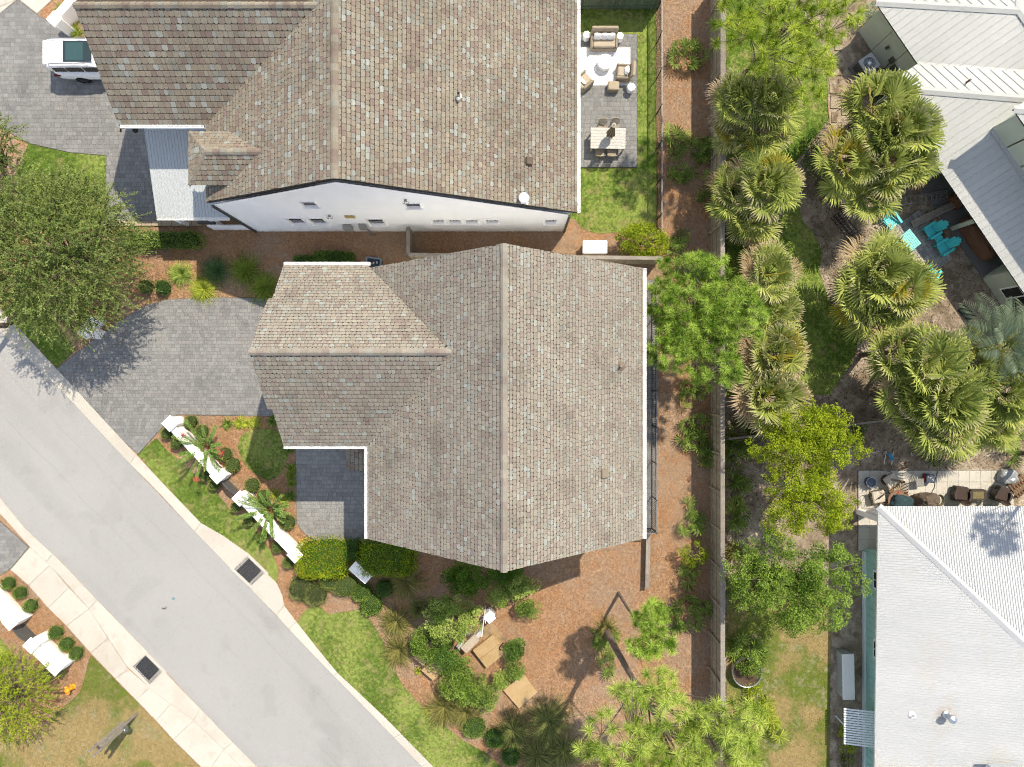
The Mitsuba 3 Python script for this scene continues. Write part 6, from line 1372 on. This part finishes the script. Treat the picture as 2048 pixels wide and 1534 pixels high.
m = MB(); box(m, (0, 0, .36), (1.02, .42, .7), bev=.02, col=A(226, 206, 182)); kit.put('body', m, M_SATIN); m = MB(); lathe(m, (.02, .02, .705), [(.055, 0), (.055, .012), (0, .014)], 14, (.4, .04, .03)); kit.put('red_button', m, M_SATIN)
m = MB(); box(m, (0, 0, .71), (1.06, .46, .03), bev=.01, col=A(232, 214, 192)); q = kit.put('top', m, M_SATIN)
for i, (x, y, s_, z) in enumerate(((958, 1270, .26, .5), (944, 1275, .2, .45), (921, 1292, .3, .5), (936, 1266, .24, .6))):
    kit = Kit('equipment_box', ['small white box on the tan pad beside the long cabinet', 'small grey box behind the long cabinet', 'small white box at the shrub end of the long cabinet', 'beige box half hidden in the tall pale shrub'][i], 'utility box', [*P(x, y, z)[:2], 0], .77)
    m = MB(); box(m, (0, 0, z / 2), (s_ * 1.4, s_, z), bev=.015, col=[A(240, 240, 244), A(200, 196, 190), A(240, 238, 236), A(220, 200, 176)][i]); kit.put('body', m, M_SATIN)
kit = Kit('control_cabinet', 'white upright control cabinet at the thin white mast', 'cabinet', [*P(979, 1235, 1.0)[:2], 0], .7)
m = MB(); box(m, (0, 0, .5), (.46, .5, 1.0), bev=.06, col=(.8, .81, .82)); kit.put('body', m, M_SATIN); m = MB(); box(m, (0, 0, 1.0), (.5, .54, .05), bev=.02, col=(.82, .82, .83)); kit.put('cap', m, M_SATIN)
kit = Kit('antenna_mast', 'thin white antenna mast rising from the shrubs beside the control cabinet', 'mast', P(971, 1211))
m = MB(); tube(m, [(0, 0, 0), (0, 0, 4.9)], [.035, .022], 8, (.82, .82, .82)); kit.put('pole', m, M_SATIN)
m = MB()
for j in range(5): an = j * 1.26; tube(m, [(0, 0, 2.0), (.3 * math.cos(an), .3 * math.sin(an), 2.15)], .012, 5, (.6, .64, .7))
kit.put('antenna', m, M_METAL)
k = thing('cable', 'black bent cable hook on the corner of the large tan lid', 'cable'); m = MB(); tube(m, spline([P(1002, 1300, .46), P(999, 1297, .5), P(1002, 1291, .55), P(1006, 1287, .45)], 10), .025, 6, (.01, .01, .01)); m.part(k, 'hose', M_MATTE)
# ---- air conditioners
def fan_unit(label, loc, rz):
    kit = Kit('air_conditioner', label, 'air conditioner', loc, rz)
    m = MB(); box(m, (0, 0, .05), (1.1, 1.1, .1), bev=.02, col=A(140, 138, 128)); kit.put('pad', m, M_MATTE)
    m = MB(); box(m, (0, 0, .48), (.82, .82, .74), bev=.03, col=(.05, .055, .06)); kit.put('coil_cage', m, M_SATIN)
    m = MB(); o_ = sg.box(-.36, -.36, .36, .36).buffer(.09); prism(m, o_.difference(sg.Point(0, 0).buffer(.34, 24)), .84, .92, A(226, 232, 234), None, .0); kit.put('top_cover', m, M_SATIN)
    m = MB(); lathe(m, (0, 0, .0), [(.36, .70), (0, .70)], 24, (.03, .035, .05)); kit.put('well', m, M_MATTE)
    m = MB()
    for j in range(28): a = j * 2 * np.pi / 28; beam(m, (.08 * math.cos(a), .08 * math.sin(a), .91), (.345 * math.cos(a), .345 * math.sin(a), .9), .009, .009, (.4, .43, .47))
    for r_ in (.14, .22, .3): tube(m, [(r_ * math.cos(a), r_ * math.sin(a), .905) for a in np.linspace(0, 2 * np.pi, 25)], .006, 4, (.4, .43, .47), cap=False)
    kit.put('grille', m, M_SATIN)
    m = MB(); lathe(m, (0, 0, .9), [(.085, 0), (.085, .03), (0, .04)], 14, (.7, .72, .74)); kit.put('hub', m, M_SATIN)
    for j in range(3):
        a = j * 2.094; m = MB(); box(m, (.18 * math.cos(a), .18 * math.sin(a), .8), (.28, .14, .015), a, (.06, .065, .07), M=[[1, 0, 0], [0, 1, 0], [0, .3, 1]]); kit.put('blade', m, M_SATIN)
AZ = math.atan2(-.8276, .5655)
fan_unit('air conditioner with a pale grille beside the sage wall', [*P(1739, 126.5, .9)[:2], 0], AZ); fan_unit('air conditioner half under the metal roof corner', [*P(1769, 166, .9)[:2], 0], AZ)
k = thing('hatch_grate', 'dark rectangular hatch on the soil beside the first air conditioner', 'hatch'); m = MB(); p = P(1727, 140); box(m, p + [0, 0, .05], (.75, 1.0, .1), AZ + math.pi / 2, A(150, 146, 130), bev=.01); m.part(k, 'frame', M_MATTE); m = MB(); box(m, p + [0, 0, .06], (.65, .9, .1), AZ + math.pi / 2, (.012, .012, .01)); m.part(k, 'grate', M_MATTE)
# ---- the askew house: flag patio, chairs, ladder
L('stone_patio', 'blue grey stone patio behind the askew house', kind='structure'); m = MB(); q0 = (4.86, 22.25); q1 = (8.25, 24.55); prism(m, sg.Polygon(U([(q0[0], q0[1]), (q1[0], q0[1]), (q1[0], q1[1]), (q0[0], q1[1])])), 0, .05); m.put('stone_patio', M_JOINT)
STN = mat('blue_stone', principled(mikit.proc(lambda p, n, uv: mix(A(170, 172, 172), A(214, 210, 204), uv.x) * (.86 + .25 * fbm(p.x * 9, p.y * 9, 0.0))), .8))
r_ = np.random.default_rng(3)
for i in range(9):
    u = q0[0]
    while u < q1[0] - .05:
        w = min(r_.choice([.3, .4, .5]), q1[0] - u); v = q0[1] + i * (q1[1] - q0[1]) / 9
        m = MB(); prism(m, sg.Polygon(U([(u + .007, v + .007), (u + w - .007, v + .007), (u + w - .007, v + .249), (u + .007, v + .249)])), 0, .08 + r_.uniform(-.003, .003), None, (r_.random(), 0), .008); m.part('stone_patio', 'stone', STN, how='u'); u += w
def adirondack(label, px, py, rz, col=TURQ):
    """turquoise slatted chair; rz turns its front (local -y)"""
    kit = Kit('garden_chair', label, 'garden chair', [*P(px, py, .4)[:2], .06], rz, 'turquoise slatted garden chairs')
    for i in range(5): m = MB(); y = -.34 + i * .115; box(m, (0, y, .38 - .035 * i), (.52, .105, .024), bev=.005, col=col); kit.put('seat_slat', m, M_SATIN)
    for i in range(5):
        a = i - 2; m = MB(); L_ = .86 - .05 * a * a; beam(m, (a * .09, .2, .22), (a * .112, .2 + L_ * .5, .22 + L_ * .86), .105, .02, col, up=(0, 1, .4), bev=.005); kit.put('back_slat', m, M_SATIN)
    for s_ in (-1, 1):
        m = MB(); box(m, (s_ * .34, -.06, .56), (.14, .76, .025), bev=.008, col=col); kit.put('arm', m, M_SATIN)
        m = MB(); box(m, (s_ * .32, -.36, .28), (.04, .1, .56), col=col); kit.put('leg', m, M_SATIN); m = MB(); beam(m, (s_ * .28, -.38, .34), (s_ * .28, .5, .03), .03, .12, col); kit.put('leg', m, M_SATIN)
adirondack('turquoise garden chair at the sunny corner of the stone patio', 1781, 441, math.radians(35))
adirondack('turquoise garden chair nearest the long bench, facing the stone patio', 1864, 461, math.radians(-58))
adirondack('turquoise garden chair beside the small turquoise table, away from the bench', 1889, 494, math.radians(-58))
adirondack('turquoise garden chair half under the fan palm on the stone patio', 1776, 496, math.radians(60)); adirondack('turquoise garden chair alone below the stone patio', 1860, 550, math.radians(150))
kit = Kit('side_table', 'small turquoise slatted table between two turquoise chairs', 'side table', [*P(1876, 478, .4)[:2], .06], math.radians(-58))
for i in range(5): m = MB(); box(m, (0, -.18 + i * .09, .42), (.46, .08, .024), bev=.005, col=TURQ); kit.put('slat', m, M_SATIN)
for sx in (-1, 1):
    for sy in (-1, 1): m = MB(); box(m, (sx * .18, sy * .16, .21), (.05, .05, .42), col=TURQ); kit.put('leg', m, M_SATIN)
kit = Kit('patio_table', 'larger turquoise slatted table in dappled sun under the fan palm', 'table', [*P(1819, 481, .5)[:2], .06], math.radians(-52))
for i in range(7): m = MB(); box(m, (0, -.33 + i * .11, .5), (1.05, .1, .024), bev=.005, col=(.16, .5, .48)); kit.put('slat', m, M_SATIN)
for sx in (-1, 1):
    for sy in (-1, 1): m = MB(); box(m, (sx * .45, sy * .28, .25), (.06, .06, .5), col=TURQ); kit.put('leg', m, M_SATIN)
k = thing('ladder', 'aluminium ladder lying on the ground between the fan palms and the metal roof', 'ladder'); a, b = P(1776, 407, .25), P(1900, 387, .25); d = unit(b - a); o = np.array([-d[1], d[0], 0]) * .2; al_ = (.62, .64, .66)
for s_ in (-1, 1): m = MB(); beam(m, a + o * s_, b + o * s_, .03, .08, al_); m.part(k, 'rail', M_METAL)
for i in range(12): m = MB(); q = a + (b - a) * (i + .4) / 12; tube(m, [q - o, q + o], .017, 6, al_); m.part(k, 'rung', M_METAL)
k = thing('long_bench', 'long weathered grey plank bench reaching under the metal roof', 'bench'); a, b = P(1824, 449, .45), P(1925, 401, .45); d = unit(b - a); o = np.array([-d[1], d[0], 0])
for i in range(4): m = MB(); beam(m, a + o * (i - 1.5) * .1, b + o * (i - 1.5) * .1, .09, .05, None, (r_.random(), r_.random()), bev=.006); m.part(k, 'plank', M_GREYWOOD, how='u')
for t in (.06, .5, .94): m = MB(); q = a + (b - a) * t; box(m, [q[0], q[1], .2], (.08, .38, .4), math.atan2(d[1], d[0])); m.part(k, 'leg', M_GREYWOOD, how='u')
k = thing('iron_trellis', 'black iron trellis standing on the curved lawn border', 'trellis'); u0, v0 = np.array(P(1660, 436)[:2]), np.array(P(1706, 492)[:2])
for s_ in (0, 1):
    e = np.array([.22, .16]) * s_; m = MB()
    for z in (.1, .5, .9): beam(m, [*(u0 + e), z], [*(v0 + e), z], .03, .03, (.012, .012, .012))
    for i in range(12): q = u0 + e + (v0 - u0) * i / 11; beam(m, [*q, 0], [*q, 1.0], .018, .018, (.012, .012, .012))
    m.part(k, 'panel', M_SATIN)
m = MB()
for i in range(6): q = u0 + (v0 - u0) * i / 5; beam(m, [*q, .95], [*(q + [.22, .16]), .95], .02, .02, (.012, .012, .012))
m.part(k, 'rung', M_SATIN)
def draped(name, label, cat, loc, size, col, rz=0.0, seed=1, mtl=None):
    """a cover thrown over something: a box softened and creased"""
    k = thing(name, label, cat); r = np.random.default_rng(seed); s = trimesh.creation.icosphere(4); v = np.array(s.vertices)
    v = np.sign(v) * np.abs(v) ** .5; v[:, 2] = v[:, 2] * .5 + .5; v[:, :2] *= (1.12 - .3 * v[:, 2:])
    q = v * [1.6, 1.6, 1.6] + seed * 3.3; v += (meshkit.fbm(q * 1.6, 3, seed)[:, None] - .5) * unit(v - [0, 0, .3]) * .42 + (np.abs(meshkit.noise(q * 4, seed + 2) - .5)[:, None]) * unit(v) * .12
    v[:, 2] = np.maximum(v[:, 2], 0); v *= np.array(size) * [.5, .5, 1]; co, si = math.cos(rz), math.sin(rz); v = v @ np.array([[co, si, 0], [-si, co, 0], [0, 0, 1]]) + loc
    MB().add(v, s.faces, col).part(k, 'cover', mtl or M_MATTE, smooth=True); return k
draped('covered_sofa', 'brown tarpaulin covered furniture in the shaded porch', 'covered furniture', [*UV(8.0, 26.3), .1], (2.6, 1.3, .95), A(160, 118, 92), AZ, 4)
draped('covered_box', 'brown covered box on the porch behind the post', 'covered furniture', [*UV(5.6, 26.5), .1], (.9, .9, .8), A(150, 104, 80), AZ, 5)
k = thing('door_mat', 'dark speckled mat on the soil beside the sage wall', 'mat'); m = MB(); box(m, P(1932, 626) + [0, 0, .03], (.9, .55, .03), AZ + .15, (.02, .022, .024), bev=.008); m.part(k, 'mat', M_MATTE)
# ---- stepping slabs by the curved lawn border
L('stepping_stones', 'worn concrete slabs along the narrow lawn', kind='structure')
for i, (x, y, w, d_) in enumerate(((1677, 90, .42, .65), (1676, 135, .5, .95), (1668, 178, .55, .55), (1683, 172, .4, .8), (1670, 205, .55, .7), (1690, 215, .4, .9), (1672, 235, .5, .6), (1712, 20, .55, .8), (1728, 8, .6, .6))):
    m = MB(); box(m, P(x, y) + [0, 0, .03], (w, d_, .06), -.02 - (.6 if y < 30 else 0), None, (rng.random(), 0), bev=.01); m.part('stepping_stones', 'slab', mat('worn_slab', principled(mikit.proc(lambda p, n, uv: mix(A(214, 198, 170), A(150, 128, 100), sstep(.4, .7, fbm(p.x * 3, p.y * 3, 2.0))) * (.85 + .3 * fbm(p.x * 14, p.y * 14, 0.0))), .9)) if 'mat_worn_slab' not in scene else 'mat_worn_slab', how='u')
k = thing('edging_cord', 'thin orange edging line along the narrow lawn', 'edging'); m = MB(); tube(m, spline([P(1652, 110, .05), P(1655, 170, .05), P(1658, 235, .05), P(1668, 262, .05)], 14), .014, 5, A(214, 150, 90)); m.part(k, 'cord', M_MATTE)
# ---- cream flag patio of the teal house
def sling_chair(label, px, py, rz):
    kit = Kit('swivel_chair', label, 'patio chair', [*P(px, py, .4)[:2], .07], rz, 'bronze chairs with cream cushions')
    m = MB(); cushion(m, (0, -.05, .46), (.68, .7, .14), A(252, 244, 228)); kit.put('seat_cushion', m, M_MATTE)
    m = MB(); tube(m, [(.36 * math.cos(a), .48 + .12 * math.sin(a) , .62 + .36 * math.sin(a)) for a in np.linspace(0, 2 * np.pi, 25)], .016, 6, BRONZE * .5, cap=False)
    for j in range(6): a = j * math.pi / 3; tube(m, [(0, .48, .62), (.36 * math.cos(a), .48 + .12 * math.sin(a), .62 + .36 * math.sin(a))], .012, 5, BRONZE * .5)
    kit.put('backrest', m, M_SATIN)
    for s_ in (-1, 1): m = MB(); tube(m, spline([(s_ * .38, .4, .58), (s_ * .4, 0, .6), (s_ * .38, -.3, .56), (s_ * .37, -.32, .1)], 12), .018, 6, BRONZE); kit.put('arm', m, M_SATIN)
    m = MB(); tube(m, [(0, 0, .4), (0, 0, .08)], .04, 8, BRONZE); lathe(m, (0, 0, 0), [(.3, 0), (.3, .03), (.04, .1)], 16, BRONZE); kit.put('swivel_base', m, M_SATIN)
sling_chair('bronze patio chair with a cream cushion nearest the flag patio corner', 1753, 993, math.radians(100)); sling_chair('bronze patio chair with a cream cushion next to the round blue stool', 1778, 961, math.radians(125))
kit = Kit('wooden_armchair', 'brown slatted armchair with a tan cushion beside the round table', 'patio chair', [*P(1789, 972, .4)[:2], .07], math.radians(-100))
m = MB(); cushion(m, (0, -.02, .42), (.6, .66, .12), A(226, 206, 170)); kit.put('seat_cushion', m, M_MATTE)
for j in range(8): m = MB(); beam(m, (-.28 + j * .08, .32, .4), (-.28 + j * .08, .46, .95), .05, .02, A(160, 128, 96)); kit.put('back_slat', m, M_MATTE)
for s_ in (-1, 1): m = MB(); box(m, (s_ * .34, 0, .6), (.09, .76, .03), col=A(170, 138, 104), bev=.008); kit.put('arm', m, M_MATTE)
kit = Kit('slatted_chair', 'brown slatted folding chair left of the round table', 'patio chair', [*P(1764, 1000, .4)[:2], .07], math.radians(40))
for j in range(6): m = MB(); box(m, (0, -.24 + j * .09, .42), (.46, .07, .022), col=A(160, 132, 110)); kit.put('seat_slat', m, M_MATTE)
for j in range(5): m = MB(); beam(m, (-.2 + j * .1, .26, .44), (-.2 + j * .1, .38, .86), .06, .02, A(150, 120, 98)); kit.put('back_slat', m, M_MATTE)
for sx in (-1, 1):
    for sy in (-.2, .22): m = MB(); box(m, (sx * .2, sy, .2), (.04, .04, .4), col=A(120, 96, 80)); kit.put('leg', m, M_MATTE)
kit = Kit('round_table', 'round bronze patio table under a dark tarpaulin at the metal roof edge', 'table', [*P(1797, 1001, .72)[:2], .07])
m = MB(); lathe(m, (0, 0, 0), [(.6, .66), (.62, .7), (.6, .72), (.5, .7), (0, .7)], 32, A(176, 140, 116)); kit.put('top', m, M_SATIN, smooth=30)
for j in range(4): a = j * 1.57 + .6; m = MB(); tube(m, [(.25 * math.cos(a), .25 * math.sin(a), .66), (.42 * math.cos(a), .42 * math.sin(a), 0)], .025, 6, BRONZE); kit.put('leg', m, M_SATIN)
draped('tarpaulin', 'dark blue green tarpaulin bundle on the round patio table', 'tarpaulin', [*P(1803, 1005, .8)[:2], .79], (1.15, .8, .34), (.02, .045, .055), -.2, 7)
k = thing('table_clutter', 'small red tool and white cup lying on the round patio table', 'clutter'); m = MB(); q = P(1796, 988, .8); beam(m, q, q + [.1, .2, .0], .04, .03, (.55, .05, .03)); m.part(k, 'tool', M_SATIN); m = MB(); lathe(m, P(1803, 992, .8) , [(.05, 0), (.06, .1), (0, .1)], 10, (.8, .8, .8)); m.part(k, 'cup', M_SATIN)
kit = Kit('fire_bowl', 'round dark blue stool with a steel lid at the flag patio corner', 'stool', [*P(1743, 965, .45)[:2], .07])
m = MB(); lathe(m, (0, 0, 0), [(.22, 0), (.27, .1), (.28, .36), (.25, .42), (0, .44)], 24, (.03, .05, .09)); kit.put('drum', m, M_GLOSS, smooth=30); m = MB(); tube(m, [(.28 * math.cos(a), .28 * math.sin(a), .4) for a in np.linspace(0, 2 * np.pi, 25)], .018, 6, (.5, .52, .55), cap=False); kit.put('rim', m, M_METAL)
kit = Kit('folding_stool', 'grey square folding stool on the flag patio', 'stool', [*P(1838, 965, .4)[:2], .07], .08)
m = MB(); box(m, (0, 0, .42), (.44, .46, .04), bev=.015, col=A(176, 176, 170)); kit.put('seat', m, M_SATIN)
for s_ in (-1, 1): m = MB(); beam(m, (s_ * .2, -.2, 0), (s_ * .2, .2, .4), .025, .025, (.6, .6, .6)); beam(m, (s_ * .2, .2, 0), (s_ * .2, -.2, .4), .025, .025, (.6, .6, .6)); kit.put('leg', m, M_METAL)
kit = Kit('cool_box', 'navy square cool box on the flag patio', 'cool box', [*P(1860, 957, .45)[:2], .07], -.06)
m = MB(); box(m, (0, 0, .2), (.46, .46, .4), bev=.03, col=(.03, .045, .075)); kit.put('body', m, M_SATIN); m = MB(); box(m, (0, 0, .42), (.48, .48, .07), bev=.025, col=(.04, .055, .085)); q = kit.put('lid', m, M_SATIN); m = MB(); box(m, (-.25, 0, .3), (.03, .4, .1), col=(.3, .02, .02)); kit.put('handle', m, M_SATIN)
for i in range(5): m = MB(); box(m, (r_.uniform(-.15, .15), r_.uniform(-.15, .15), .46), (.05, .04, .01), r_.uniform(0, 3), (.5, .5, .5)); kit.put('sticker', m, M_MATTE, par=q)
draped('covered_grill', 'brown covered grill at the corrugated roof edge', 'covered grill', [*P(1852, 1000, .5)[:2], .07], (1.25, .75, 1.0), A(134, 118, 104), .1, 9)
k = thing('hose_reel', 'coiled garden hose on the flags beside the covered grill', 'hose'); m = MB()
for j in range(4): c_ = P(1878, 1000, .1) + [0, 0, .03 * j]; tube(m, [c_ + [(.2 + .02 * j) * math.cos(a), (.26 + .02 * j) * math.sin(a), 0] for a in np.linspace(0, 2 * np.pi, 22)], .018, 5, A(140, 136, 110), cap=False)
m.part(k, 'hose', M_MATTE)
k = thing('extension_cable', 'thin cable trailing across the cream flags', 'cable'); m = MB(); tube(m, spline([P(1876, 942, .1), P(1871, 958, .1), P(1869, 975, .1), P(1864, 985, .1), P(1868, 1000, .1)], 16), .014, 5, A(110, 100, 90)); m.part(k, 'cable', M_MATTE)
def wick_chair(label, px, py, rz):
    kit = Kit('wicker_chair', label, 'patio chair', [*P(px, py, .5)[:2], .07], rz, 'dark brown wicker chairs on the flags')
    m = MB(); box(m, (0, -.05, .28), (.8, .86, .26), bev=.05); kit.put('seat', m, M_DWICKER)
    m = MB(); cushion(m, (0, -.08, .45), (.76, .74, .12), (.045, .03, .024)); kit.put('seat_cushion', m, M_MATTE)
    rr = []
    for z, o, q in ((.12, .36, .44), (.5, .42, .48), (.78, .5, .5), (.98, .56, .46)): rr.append([(q * math.sin(a), o * max(math.cos(a), -.75) * .95, z if abs(a) < .9 else min(z, .66)) for a in np.linspace(-2.2, 2.2, 19)])
    rr = np.array(rr); n_ = rr.shape[1]; f = [[i * n_ + j, i * n_ + j + 1, (i + 1) * n_ + j + 1, (i + 1) * n_ + j] for i in range(3) for j in range(n_ - 1)]
    inn = rr * [.84, .84, 1]; m = MB(); m.add(rr.reshape(-1, 3), f); m.add(inn.reshape(-1, 3), np.array(f)[:, ::-1])
    m.add(np.vstack([rr[-1], inn[-1]]), [[j, j + 1, n_ + j + 1, n_ + j] for j in range(n_ - 1)]); kit.put('backrest', m, M_DWICKER)
    for sx in (-1, 1):
        for sy in (-1, 1): m = MB(); box(m, (sx * .3, sy * .3, .1), (.06, .06, .2)); kit.put('leg', m, M_DWICKER)
wick_chair('dark brown wicker chair nearest the covered grill', 1922, 990, math.radians(172)); wick_chair('dark brown wicker chair at the far end of the flags', 2002, 990, math.radians(165))
kit = Kit('wicker_table', 'dark brown wicker table with a stone top between the wicker chairs', 'coffee table', [*P(1956, 990, .45)[:2], .07])
m = MB(); o_ = sg.box(-.42, -.3, .42, .3); prism(m, o_.difference(o_.buffer(-.09)), 0, .46); kit.put('frame', m, M_DWICKER); m = MB(); box(m, (0, 0, .42), (.64, .42, .04), bev=.008, col=A(150, 136, 92)); kit.put('top', m, M_SATIN)
draped('wrapped_bundle', 'silver plastic wrapped bundle at the end of the flags', 'bundle', [*P(2016, 953, .3)[:2], .07], (1.0, .8, .5), A(190, 196, 200), .1, 12, M_GLOSS)
k = thing('wood_pallet', 'brown wooden pallet leaning beside the wrapped bundle', 'pallet'); p = P(2038, 972, .25); an = math.radians(38)
for i in range(6): m = MB(); o = np.array([math.cos(an), math.sin(an), 0]) * (i - 2.5) * .17; box(m, p + o + [0, 0, .05], (.1, 1.0, .025), an, A(150, 116, 84)); m.part(k, 'slat', M_MATTE)
for i in (-1, 0, 1): m = MB(); o = np.array([-math.sin(an), math.cos(an), 0]) * i * .44; box(m, p + o - [0, 0, .02], (1.0, .09, .1), an, A(130, 100, 72)); m.part(k, 'bearer', M_MATTE)
k = thing('garden_cart', 'blue folded garden cart on the bare soil above the flags', 'cart'); p = P(1779, 915, .2); m = MB(); box(m, p + [.02, .05, .1], (.2, .42, .06), .4, (.03, .22, .36), bev=.02); m.part(k, 'sling', M_MATTE)
for s_ in (-1, 1): m = MB(); tube(m, [p + [s_ * .22 - .1, -.4, 0], p + [s_ * .2, .35, .05]], .018, 5, (.7, .7, .7)); m.part(k, 'frame', M_SATIN)
for i, (x, y) in enumerate(((1754, 902), (1768, 905), (1822, 908), (1846, 896), (1850, 902))):
    k = numbered('soil_litter'); m = MB(); box(m, P(x, y) + [0, 0, .05], (.22, .1, .08), i, A(222, 222, 224), bev=.02); m.put(k, M_MATTE); L(k, 'pale scrap lying on the bare soil above the cream flags', 'litter', 'pale scraps on the bare soil')
kit = Kit('storage_bench', 'long white storage box on the shaded soil beside the teal house', 'storage box', [*P(1697, 1354, .8)[:2], 0], math.pi / 2 + .02)
m = MB(); box(m, (0, 0, .38), (2.46, .6, .76), bev=.02, col=A(206, 216, 216)); kit.put('body', m, M_SATIN); m = MB(); box(m, (0, 0, .79), (2.56, .68, .07), bev=.025, col=(.62, .63, .61)); kit.put('lid', m, M_SATIN)
k = thing('lattice_screen', 'white slatted lattice screen beside the teal wall', 'lattice'); a, b = P(1700, 1478), P(1738, 1485); 
for i in range(15):
    m = MB(); y_ = -17.9 - i * .135 + .0; beam(m, [18.25, y_, 1.25], [19.75, y_ - .02, 1.6], .085, .03, (.66, .72, .76)); m.part(k, 'slat', M_SATIN)
for x_ in (18.35, 19.0, 19.65):
    m = MB(); beam(m, [x_, -17.85, 1.18 + (x_ - 18.25) * .23], [x_, -19.85, 1.18 + (x_ - 18.25) * .23], .05, .04, (.62, .68, .72)); m.part(k, 'rail', M_SATIN)
    m = MB(); box(m, (x_, -18.85, .58), (.06, .06, 1.16), col=(.62, .68, .72)); m.part(k, 'post', M_SATIN)
L('timber_steps', 'weathered timber planks by the teal wall at the lower photo edge', kind='structure')
for i in range(4): m = MB(); beam(m, [18.6 + i * .26, -20.0, .2], [18.6 + i * .26, -22.5, .2], .22, .06, None, (r_.random() * .5, r_.random()), bev=.008); m.part('timber_steps', 'plank', M_FENCE, how='u')
kit = Kit('planter_tub', 'round galvanised metal planter full of leafy plants', 'planter', [*P(1494, 1345, .5)[:2], 0])
m = MB(); lathe(m, (0, 0, 0), [(.8, 0), (.82, .5), (.85, .53), (.83, .56), (.79, .53), (.78, .3), (0, .3)], 40, (.5, .54, .57)); kit.put('tub', m, M_METAL, smooth=30); m = MB(); lathe(m, (0, 0, 0), [(.78, .34), (0, .36)], 24, A(110, 90, 72)); kit.put('soil', m, M_MATTE)
k = thing('log', 'pale sawn log end on the dry lawn below the metal planter', 'log'); m = MB(); q = P(1540, 1395, .1); tube(m, [q - [.25, 0, 0], q + [.25, .05, 0]], .12, 12, A(196, 170, 140)); m.part(k, 'wood', M_MATTE)
